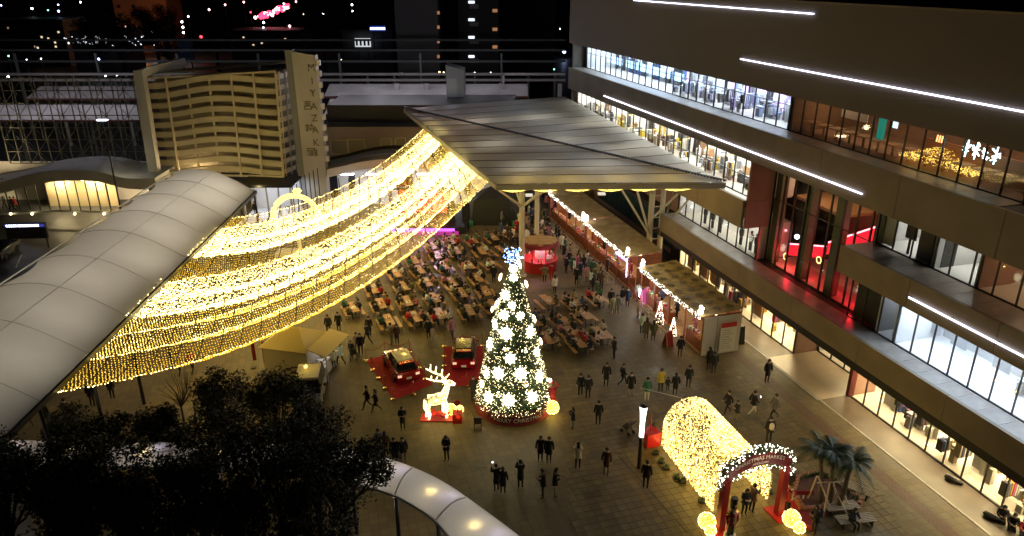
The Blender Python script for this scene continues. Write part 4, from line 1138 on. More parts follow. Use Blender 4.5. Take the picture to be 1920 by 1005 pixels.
st2 = stall(52.5, 62.4, 'middle market stall with brown board roof and purple light chain at its right end', m_stroof, m_stwood, [m_warml, m_whitel, m_pinkl, m_warml], 2)
b = MB()
for k in range(60): b.octa(st2[1](52.45, 25.2 + R.uniform(-.05, .05), 2.9 - 1.7 * k / 60), .035)
for k in range(50): b.octa(st2[1](52.5 + 2.2 * R.random(), 25.15, 2.55 + .2 * R.random()), .03)
b.build('purple_bulbs', em('purple_bulb', (.35, .22, 1), 14, False), st2[0], kind='stuff')
st3 = stall(40.4, 50.2, 'nearest market stall with sandy pocketed roof, white end wall and a menu board', m_straw, m_stwood, [m_warml, m_warml, m_whitel, m_whitel], 3)
t, pt, W, S = st3
W('white_end_wall', mat('stall_white_panel', (.62, .6, .57), .5), 40.28, 40.33, 25.5, 28.42, .02, 2.95)
W('panel_joint', m_dsteel, 40.26, 40.275, 26.5, 26.52, .1, 2.9)
tag(fl_(MB(), 40.12, 40.16, 26.75, 28.0, .25, 2.5, (40.12, 27.4)).build('menu_board', m_white, None, loc=FP(40.12, 27.4), rz=RZF), 'tall white menu board with red heading leaning on the white stall end', 'menu board')
mb_ = bpy.data.objects['menu_board']; b = MB()
b.box(.002, .012, -.63, .58, 2.1, 2.48); b.build('red_heading', m_red, mb_)
b = MB()
for k in range(9): b.box(.002, .01, -.5, .1 + .35 * ((k * 7) % 3) / 3, 1.9 - k * .18, 1.92 - k * .18)
b.build('print_lines', m_dsteel, mb_, kind='stuff')
lamp('counter_lamp', pt(48.6, 24.6, 1.6), 75, (.72, .84, 1), .06, parent=t)
MB().ball(pt(48.6, 24.6, 1.75), .09, 8, 5).cyl(pt(48.6, 24.6, 0), pt(48.6, 24.6, 1.66), .02).build('work_light', m_whitel, t)
# small red sign lettering, counters and lit christmas tree inside the nearest stall
def mini_tree(s, d, h, label):
    t = thing('small_christmas_tree', label, 'christmas tree', tuple(FP(s, d, 0)))
    MB().lathe((0, 0, 0), [(.3 * h / 1.8, .15), (.02, h)], 8).build('foliage', m_fird, t); b = MB()
    for k in range(160): z = R.random() * h * .95 + .1; r = .36 * h / 1.8 * (1 - (z - .1) / h); a = R.random() * 6.28; b.octa((r * math.cos(a), r * math.sin(a), z), .028)
    b.build('bulbs', em('pinkish_bulb', (1, .62, .45), 12, False), t, kind='stuff')
mini_tree(45.6, 24.9, 2.0, 'small pink-lit Christmas tree before the nearest market stall')
mini_tree(43.6, 25.0, 1.5, 'little lit Christmas tree right of the pink-lit one at the nearest stall')
def aboard(p, rz, label, frame=m_wood, face=m_dred, h=1.1, w_=.6):
    t = thing('sandwich_board', label, 'sign board', tuple(p), rz)
    for s_ in (-1, 1):
        b = MB().hexa([(-w_ / 2, s_ * .28, 0), (w_ / 2, s_ * .28, 0), (w_ / 2, s_ * .28 + .03, 0), (-w_ / 2, s_ * .28 + .03, 0), (-w_ / 2, s_ * .03, h), (w_ / 2, s_ * .03, h), (w_ / 2, s_ * .03 + .03, h), (-w_ / 2, s_ * .03 + .03, h)])
        b.build('board', face, t)
        for x in (-w_ / 2 - .03, w_ / 2): MB().bar((x, s_ * .28, 0), (x, s_ * .03, h + .04), .04).build('rail', frame, t)
aboard(G(1252, 648), RZF + 1.9, 'wooden-framed red sandwich board at the lower end of the white fence')
aboard(G(1385, 643), RZF + 1.4, 'black sandwich board right of the white menu board', m_black, m_black, 1.3)
aboard(G(1343, 650), RZF + 1.2, 'dark easel leaning beside the white stall end', m_black, m_indark, 1.2)
aboard(G(1206, 570), RZF + 1.9, 'lit purple-red sandwich board among the blue-white lit group', m_white, em('purple_sign', (.45, .04, .2), 1.2), 1.3)
# low white fences in front of the stalls, post by post
def fence(p0, p1, label, boards=2, h=.95, m=m_white):
    p0, p1 = Vector(p0), Vector(p1); L_ = (p1 - p0).length; t = thing('low_fence', label, 'fence', tuple(p0), math.atan2((p1 - p0).y, (p1 - p0).x))
    n = max(2, round(L_ / 1.3))
    for k in range(n + 1): MB().box(L_ * k / n - .03, L_ * k / n + .03, -.03, .03, 0, h).build('post', m, t)
    for k in range(boards): MB().box(0, L_, -.05, -.032, h - .12 - k * .35, h - k * .35).build('board', m, t)
m_pale = mat('pale_fence_wood', (.6, .5, .36), .5, var=.1)
fence(FP(64.5, 24.3), FP(61.2, 24.3), 'pale fence before the join of the two far stalls', m=m_pale)
fence(FP(58, 24.4), FP(53.2, 24.4), 'pale counter fence before the middle market stall', m=m_pale)
fence(G(1180, 548), G(1205, 585), 'red and white low fence at the far end of the nearest stall', m=m_red)
fence(G(1205, 588), G(1250, 640), 'pale low fence running before the nearest market stall', m=m_pale)

# ================================================================== round red kiosk
KC = G(1012, 505) + Vector((0, 0.2, 0)); KC.z = 0
k_ = thing('round_kiosk', 'round red kiosk with slatted wooden roof and pink-lit counter', 'kiosk', tuple(KC)); KR = 1.55
MB().lathe((0, 0, 0), [(KR, .02), (KR, 1.0), (KR + .08, 1.02), (KR + .08, 1.08), (KR - .3, 1.1)], 28).build('counter', m_red, k_)
MB().lathe((0, 0, 0), [(KR + .12, 2.35), (KR + .14, 2.38), (KR + .14, 2.68), (KR + .1, 2.72)], 28).build('roof_rim', m_dred, k_)
for k in range(8):
    x0 = -KR + k * KR / 4; x1 = x0 + KR / 4 - .03; hw = math.sqrt(max(.05, KR ** 2 - ((x0 + x1) / 2) ** 2)); hw = math.sqrt(max(.02, KR ** 2 - max(abs(x0), abs(x1)) ** 2)) + .06
    MB().box(-hw, hw, x0, x1, 2.73, 2.78 + .02 * (k % 2)).build('roof_slat', m_wood, k_)
for k in range(8):
    t = k * math.pi / 4 + .3; MB().cyl((1.5 * math.cos(t), 1.5 * math.sin(t), 1.09), (1.5 * math.cos(t), 1.5 * math.sin(t), 2.36), .04, .04, 6).build('post', m_red, k_)
MB().cyl((0, 0, 2.28), (0, 0, 2.34), .9, .9, 20).build('ceiling_light', em('kiosk_pink', (1, .45, .62), 10), k_)
MB().cyl((0, 0, .02), (0, 0, 2.2), .45, .45, 12).build('inner_counter', m_white, k_)
b = MB()
for k in range(40): t = R.random() * 6.28; b.mi(R.randrange(8)); r = R.uniform(1.15, 1.5); b.lathe((r * math.cos(t), r * math.sin(t), 1.1), [(.05, 0), (.06, .2), (.03, .28)], 6)
b.build('goods', goodsm, k_)
lamp('kiosk_lamp', (.4, -1.9, 2.0), 18, (1, .42, .5), .1, parent=k_); lamp('kiosk_lamp', (-1.0, -.6, 2.1), 18, (1, .5, .62), .1, parent=k_)
me = bent_text('Wonder', .38, KR, math.radians(-70), .55); me.materials.append(mat('kiosk_lettering', (.65, .35, .25), .4)) ; place('lettering', me, k_)

# ================================================================== tables and benches
TAZ = math.radians(21)             # tables point away at this angle to the left
m_plank = mat('table_plank', (0.46, 0.25, 0.10), .42, var=.16, scale=3)
def bench_meshes():
    b = MB().box(-.125, .125, -1.0, 1.0, .42, .46); seat = b.mesh('seat', m_plank)
    b = MB()
    for y in (-.78, .78): b.bar((-.1, y, 0), (-.1, y, .42), .025).bar((.1, y, 0), (.1, y, .42), .025).bar((-.1, y, .06), (.1, y, .06), .02)
    frame = MB().bar((-.1, 0, 0), (-.1, 0, .42), .025).bar((.1, 0, 0), (.1, 0, .42), .025).bar((-.1, 0, .08), (.1, 0, .08), .02).mesh('leg_frame', m_dsteel)
    return seat, frame
seat_me, bfr_me = bench_meshes()
plank_me = MB().box(-.095, .095, -1.0, 1.0, .715, .75).mesh('plank', m_plank)
tfr_me = MB().bar((-.24, 0, 0), (-.24, 0, .715), .03).bar((.24, 0, 0), (.24, 0, .715), .03).bar((-.24, 0, .12), (.24, 0, .12), .025).mesh('leg_frame', m_dsteel)
def table(p, rz, label):
    t = thing('long_table', label, 'table', tuple(p), rz, 'long wooden tables of the market')
    for k in (-1, 0, 1): place('plank', plank_me, t, (k * .2, 0, 0))
    for y in (-.75, .75): place('leg_frame', tfr_me, t, (0, y, 0))
    return t
def bench(p, rz, label):
    t = thing('bench', label, 'bench', tuple(p), rz, 'benches of the market tables')
    place('seat', seat_me, t)
    for y in (-.78, .78): place('leg_frame', bfr_me, t, (0, y, 0))
    return t
# pixel centres of the tables, in rows running away from the camera
Z1 = lambda x, y: (600 + x / 3.14, 380 + y / 3.14)
Z3 = lambda x, y: (960 + x / 4.567, 500 + y / 4.567)
TABROWS = [
 ('first left row', [Z1(195, 610)]),
 ('second left row', [Z1(395, 690), Z1(360, 590), Z1(325, 505)]),
 ('third left row', [Z1(555, 665), Z1(522, 572), Z1(487, 485), Z1(445, 412)]),
 ('fourth left row', [Z1(705, 648), Z1(678, 556), Z1(635, 468), Z1(592, 388), Z1(560, 332)]),
 ('fifth left row', [Z1(872, 630), Z1(828, 530), Z1(785, 460), Z1(735, 370), Z1(693, 302), Z1(660, 250)]),
 ('sixth left row', [Z1(1015, 600), Z1(978, 520), Z1(925, 440), Z1(882, 362), Z1(812, 280), Z1(770, 222)]),
 ('seventh left row', [Z1(1010, 350), Z1(950, 280), Z1(905, 215)]),
 ('eighth left row', [Z1(1062, 270), Z1(1022, 200), (962, 437)]),
 ('row right of tree', [Z3(285, 610), Z3(190, 465)]),
 ('second row right of tree', [Z3(570, 630), Z3(495, 548), Z3(430, 455), Z3(300, 285)]),
 ('third row right of tree', [Z3(620, 405), Z3(515, 285)]),
 ('last row right of tree', [Z3(770, 560), Z3(720, 262)]),
 ('row behind round kiosk', [(1000, 437), (1022, 428)]),
]
ORD = ['nearest', 'second nearest', 'third nearest', 'fourth nearest', 'fifth nearest', 'farthest']
SEATS = []                         # (position, facing, description)
for rn, cells_ in TABROWS:
    for k, c in enumerate(cells_):
        P_ = G(c[0], c[1], .75); P_.z = 0; rz = TAZ + R.uniform(-.09, .09); P_ += Vector((R.uniform(-.12, .12), R.uniform(-.15, .15), 0))
        od = ORD[k] if len(cells_) > 1 else 'only'
        nm = '%s table of the %s' % (od, rn); sh = '%s table, %s' % (od, rn)
        table(P_, rz, 'long wooden table, %s of the %s' % (od, rn))
        ax = Vector((math.cos(rz), math.sin(rz), 0)); ay = Vector((-math.sin(rz), math.cos(rz), 0))
        for sd, wd in ((-1, 'left'), (1, 'right')):
            q = P_ + ax * sd * (.60 + R.uniform(-.03, .12)) + ay * R.uniform(-.12, .12)
            bench(q, rz, '%s bench of the %s' % (wd, sh))
            for e, wn in ((-.68, 'near'), (0, 'middle'), (.66, 'far')):
                if R.random() < (.62 if wn != 'middle' else .47): SEATS.append((q + ay * (e + R.uniform(-.1, .1)), rz + (-math.pi / 2 if sd < 0 else math.pi / 2), '%s of %s bench, %s' % (wn, wd, sh), '%s bench, %s end' % (wd, wn), nm))
        t_ = thing('food_tray', 'food tray on the %s' % nm, 'tray', tuple(P_ + ay * R.uniform(-.5, .5) + Vector((0, 0, .752))), rz + R.uniform(-.4, .4), 'trays of food on the tables')
        MB().box(-.17, .17, -.25, .25, 0, .02).build('tray', R.choice([m_white, m_pale, goodsm[1]]), t_)
        b = MB()
        for q in range(3): b.lathe((R.uniform(-.1, .1), R.uniform(-.18, .18), .02), [(.04, 0), (.05, .1), (.045, .1)], 7)
        b.build('cup', R.choice([m_white, m_red, goodsm[2]]), t_)
# ================================================================== people
m_skin = mat('skin', (0.50, 0.32, 0.24), .6); m_trous = mat('trousers', (.5, .5, .5), .8, objcol=True)
m_shoe = mat('shoes', (.03, .03, .03), .5); m_coat = mat('coat_cloth', (.5, .5, .5), .85, var=.1, objcol=True)
m_hair = mat('dark_hair', (.014, .011, .009), .55); m_shirt = mat('shirt', (.25, .25, .25), .8)
def skin_mesh(nodes, edges, levels, name):
    me = bpy.data.meshes.new(name); me.from_pydata([n_[0] for n_ in nodes], edges, []); o = bpy.data.objects.new(name, me); COL.objects.link(o)
    md = o.modifiers.new('s', 'SKIN'); md.use_smooth_shade = True
    for i, n_ in enumerate(nodes):
        r = n_[1]; me.skin_vertices[0].data[i].radius = (r, r) if not isinstance(r, tuple) else r; me.skin_vertices[0].data[i].use_root = (i == 0)
    if levels: s_ = o.modifiers.new('u', 'SUBSURF'); s_.levels = levels
    dg = bpy.context.evaluated_depsgraph_get(); dg.update()
    out = bpy.data.meshes.new_from_object(o.evaluated_get(dg)); bpy.data.objects.remove(o); out.name = name
    return out
def pose(kind):
    J = {}
    J['pel'] = (0, 0, .92); J['sp'] = (0, .0, 1.12); J['ch'] = (0, 0, 1.32); J['nk'] = (0, .01, 1.46); J['hd'] = (0, .03, 1.53); J['ht'] = (0, .03, 1.66)
    for s, x in (('l', -1), ('r', 1)):
        J['h' + s] = (.09 * x, 0, .88); J['k' + s] = (.1 * x, .02, .48); J['a' + s] = (.1 * x, -.02, .08); J['t' + s] = (.11 * x, .13, .035)
        J['s' + s] = (.17 * x, 0, 1.38); J['e' + s] = (.24 * x, -.02, 1.1); J['w' + s] = (.25 * x, .05, .86); J['m' + s] = (.25 * x, .08, .77)
    if kind == 'photo':
        for s, x in (('l', -1), ('r', 1)): J['e' + s] = (.22 * x, .16, 1.2); J['w' + s] = (.10 * x, .30, 1.40); J['m' + s] = (.06 * x, .34, 1.47)
    if kind == 'hold':
        for s, x in (('l', -1), ('r', 1)): J['e' + s] = (.22 * x, .02, 1.12); J['w' + s] = (.12 * x, .24, 1.13); J['m' + s] = (.06 * x, .32, 1.16)
        J['hd'] = (0, .05, 1.52); J['ht'] = (0, .08, 1.64)
    if kind == 'walk':
        J['kl'] = (-.1, .2, .52); J['al'] = (-.1, .28, .1); J['tl'] = (-.1, .42, .06); J['kr'] = (.1, -.04, .48); J['ar'] = (.1, -.34, .16); J['tr'] = (.1, -.26, .04)
        J['el'] = (-.23, -.14, 1.12); J['wl'] = (-.23, -.12, .88); J['ml'] = (-.22, -.08, .8); J['er'] = (.23, .08, 1.12); J['wr'] = (.22, .24, .94); J['mr'] = (.2, .3, .88)
    if kind == 'sit':
        J['pel'] = (0, 0, .56); J['sp'] = (0, .03, .75); J['ch'] = (0, .08, .95); J['nk'] = (0, .12, 1.09); J['hd'] = (0, .16, 1.16); J['ht'] = (0, .19, 1.28)
        for s, x in (('l', -1), ('r', 1)):
            J['h' + s] = (.1 * x, .05, .54); J['k' + s] = (.12 * x, .44, .52); J['a' + s] = (.12 * x, .40, .09); J['t' + s] = (.12 * x, .54, .04)
            J['s' + s] = (.17 * x, .08, 1.01); J['e' + s] = (.23 * x, .22, .80); J['w' + s] = (.12 * x, .42, .82); J['m' + s] = (.06 * x, .48, .83)
    return J
RAD = dict(pel=(.15, .11), sp=(.13, .10), ch=(.15, .11), nk=.055, hd=.085, ht=.075, h=.09, k=.06, a=.04, t=.035, s=.065, e=.045, w=.032, m=.034)
def person_meshes(kind, coat='short'):
    J = pose(kind); K = ['pel', 'sp', 'ch', 'nk', 'hd', 'ht'] + [a + s for s in 'lr' for a in 'hkat'] + [a + s for s in 'lr' for a in 'sewm']
    ix = {k: i for i, k in enumerate(K)}
    nodes = [(J[k], RAD.get(k, RAD.get(k[0]))) for k in K]
    E_ = [('pel', 'sp'), ('sp', 'ch'), ('ch', 'nk'), ('nk', 'hd'), ('hd', 'ht')]
    for s in 'lr': E_ += [('pel', 'h' + s), ('h' + s, 'k' + s), ('k' + s, 'a' + s), ('a' + s, 't' + s), ('ch', 's' + s), ('s' + s, 'e' + s), ('e' + s, 'w' + s), ('w' + s, 'm' + s)]
    body = skin_mesh(nodes, [(ix[a], ix[b]) for a, b in E_], 1, 'body')
    # fingers, nose, ears as small pieces of the same mesh
    b = MB()
    for s, x in (('l', -1), ('r', 1)):
        m, w_ = Vector(J['m' + s]), Vector(J['w' + s]); d = (m - w_).normalized(); sx, sy = basis(d)
        for q, ln in enumerate((.065, .075, .07, .055)):
            a = m + sx * (q - 1.5) * .016 + d * .01; b.tube([a, a + d * ln * .6 + sy * .005, a + d * ln + sy * .02], [.009, .008, .006], 4)
        b.tube([w_ + d * .03 + sx * -.02, w_ + d * .06 - sx * .05, w_ + d * .09 - sx * .055], [.011, .009, .007], 4)
    h = (Vector(J['hd']) + Vector(J['ht'])) / 2
    b.raw([h + Vector(v) for v in ((-.015, .085, -.03), (.015, .085, -.03), (0, .115, -.035), (0, .085, .015))], [(0, 1, 2), (1, 3, 2), (3, 0, 2)])
    for x in (-1, 1): b.ball(h + Vector((.088 * x, 0, -.01)), .022, 5, 4, (.5, 1, 1.3))
    b.mi(1)
    for x in (-1, 1): b.ball(h + Vector((.032 * x, .082, .005)), .011, 5, 4)
    import bmesh
    bm = bmesh.new(); bm.from_mesh(body); nb = len(bm.faces)
    ex = b.mesh('extra', [m_skin]); bm.from_mesh(ex)
    me = bpy.data.meshes.new('body'); bm.to_mesh(me); bm.free()
    for m in (m_skin, m_trous, m_shoe, m_shirt, m_hair): me.materials.append(m)
    segs = [(Vector(J[a]), Vector(J[c]), a, c) for a, c in E_]
    for i, f in enumerate(me.polygons):
        f.use_smooth = True
        if i >= nb: f.material_index = 4 if b.m[i - nb] else 0; continue
        c = f.center; best = min(segs, key=lambda sg: (c - lerp(sg[0], sg[1], max(0, min(1, (c - sg[0]).dot(sg[1] - sg[0]) / max(1e-9, (sg[1] - sg[0]).length_squared))))).length)
        a, e = best[2], best[3]
        if e in ('hd', 'ht') or e[0] == 'm' or (e == 'nk' and (c - Vector(J['nk'])).length < .06): k = 0
        elif e[0] == 't' and len(e) == 2: k = 2
        elif e[0] in 'hka' and len(e) == 2 and e not in ('ht', 'hd'): k = 1
        else: k = 3
        f.material_index = k
    # coat shell
    K2 = ['pel', 'sp', 'ch', 'nk'] + [a + s for s in 'lr' for a in 'sew']; J2 = dict(J); ix2 = {k: i for i, k in enumerate(K2)}
    J2['nk'] = tuple(lerp(Vector(J['ch']), Vector(J['nk']), .75))
    grow = dict(pel=(.185, .145), sp=(.165, .135), ch=(.175, .14), nk=.075, s=.088, e=.066, w=.05)
    n2 = [(J2[k], grow.get(k, grow.get(k[0]))) for k in K2]
    E2 = [('pel', 'sp'), ('sp', 'ch'), ('ch', 'nk')] + [q for s in 'lr' for q in (('ch', 's' + s), ('s' + s, 'e' + s), ('e' + s, 'w' + s))]
    ed = [(ix2[a], ix2[c]) for a, c in E2]
    if coat == 'long' and kind != 'sit':
        n2.append(((0, 0, .70), (.20, .17))); ed.append((0, len(n2) - 1)); n2.append(((0, 0, .48), (.22, .19))); ed.append((len(n2) - 2, len(n2) - 1))
    elif kind == 'sit':
        n2.append(((0, .2, .56), (.19, .13))); ed.append((0, len(n2) - 1))
    else:
        n2.append(((0, 0, .82), (.185, .14))); ed.append((0, len(n2) - 1))
    ct = skin_mesh(n2, ed, 1, 'coat'); ct.materials.clear(); ct.materials.append(m_coat)
    for f in ct.polygons: f.use_smooth = True
    # hair caps
    hs = []
    for long_ in (0, 1):
        b = MB(); b.ball((h.x, h.y - .012, h.z + .022), .112, 10, 7, (.94, 1.0, 1.05))
        b.v = [((x, y if z > h.z + .01 or y < h.y + .02 else min(y, h.y + .03), z if z > h.z - .05 or y > h.y else z) if True else 0) for x, y, z in b.v]
        if long_: b.lathe((h.x, h.y - .065, h.z - .26), [(.05, 0), (.085, .08), (.095, .2), (.07, .28)], 8)
        me_ = b.mesh('hair', m_hair, True); hs.append(me_)
    return me, ct, hs
VAR = {}
for kd in ('stand', 'photo', 'hold', 'walk', 'sit'):
    for ct in (('short', 'long') if kd != 'sit' else ('short',)):
        VAR[kd, ct] = person_meshes(kd, ct)
bag_me = MB().lathe((0, -.2, 1.0), [(.08, 0), (.13, .05), (.14, .25), (.1, .36), (.05, .4)], 10).mesh('bag', m_coat, True)
tote_me = MB().box(-.36, -.22, -.16, .16, .62, .95).tube([(-.29, -.1, .95), (-.24, 0, 1.3), (-.29, .1, .95)], .012, 4).mesh('bag', m_coat)
CO = dict(black=(.012, .012, .014), dark=(.03, .028, .03), navy=(.015, .02, .045), brown=(.10, .055, .03), grey=(.16, .16, .16), beige=(.40, .32, .22), cream=(.62, .56, .44), white=(.70, .68, .64), red=(.40, .02, .02), yellow=(.55, .40, .08), khaki=(.18, .15, .07), olive=(.10, .10, .04), blue=(.05, .09, .2), pink=(.5, .2, .25), green=(.03, .14, .09))
def person(p, rz, kind, coat, col, legs, label, long_hair=False, bag=None, bagcol='black', scale=1.0, group=None, phone=False):
    t = thing('person', label, 'person', tuple(p), rz, group); t.scale = (scale,) * 3
    body, ctm, hs = VAR[kind, coat if kind != 'sit' else 'short']
    o = place('body', body, t); o.color = (*CO[legs], 1)
    o = place('coat', ctm, t); o.color = (*[c * R.uniform(.85, 1.15) for c in CO[col]], 1)
    place('hair', hs[1 if long_hair else 0], t)
    if bag: o = place('bag', bag_me if bag == 'pack' else tote_me, t); o.color = (*CO[bagcol], 1)
    if phone:
        z = 1.5 if kind == 'photo' else 1.2
        ph = MB().box(-.04, .04, .40, .412, z - .03, z + .1).build('phone', em('phone_screen', (.8, .9, 1), 4), None, loc=p, rz=rz); tag(ph, 'lit phone held by the %s' % label.replace('person in', 'one in')[:70].rsplit(' ', 1)[0], 'phone')
        ph['label'] = ' '.join(('lit phone held by ' + label).split()[:15])
    return t
D = math.radians
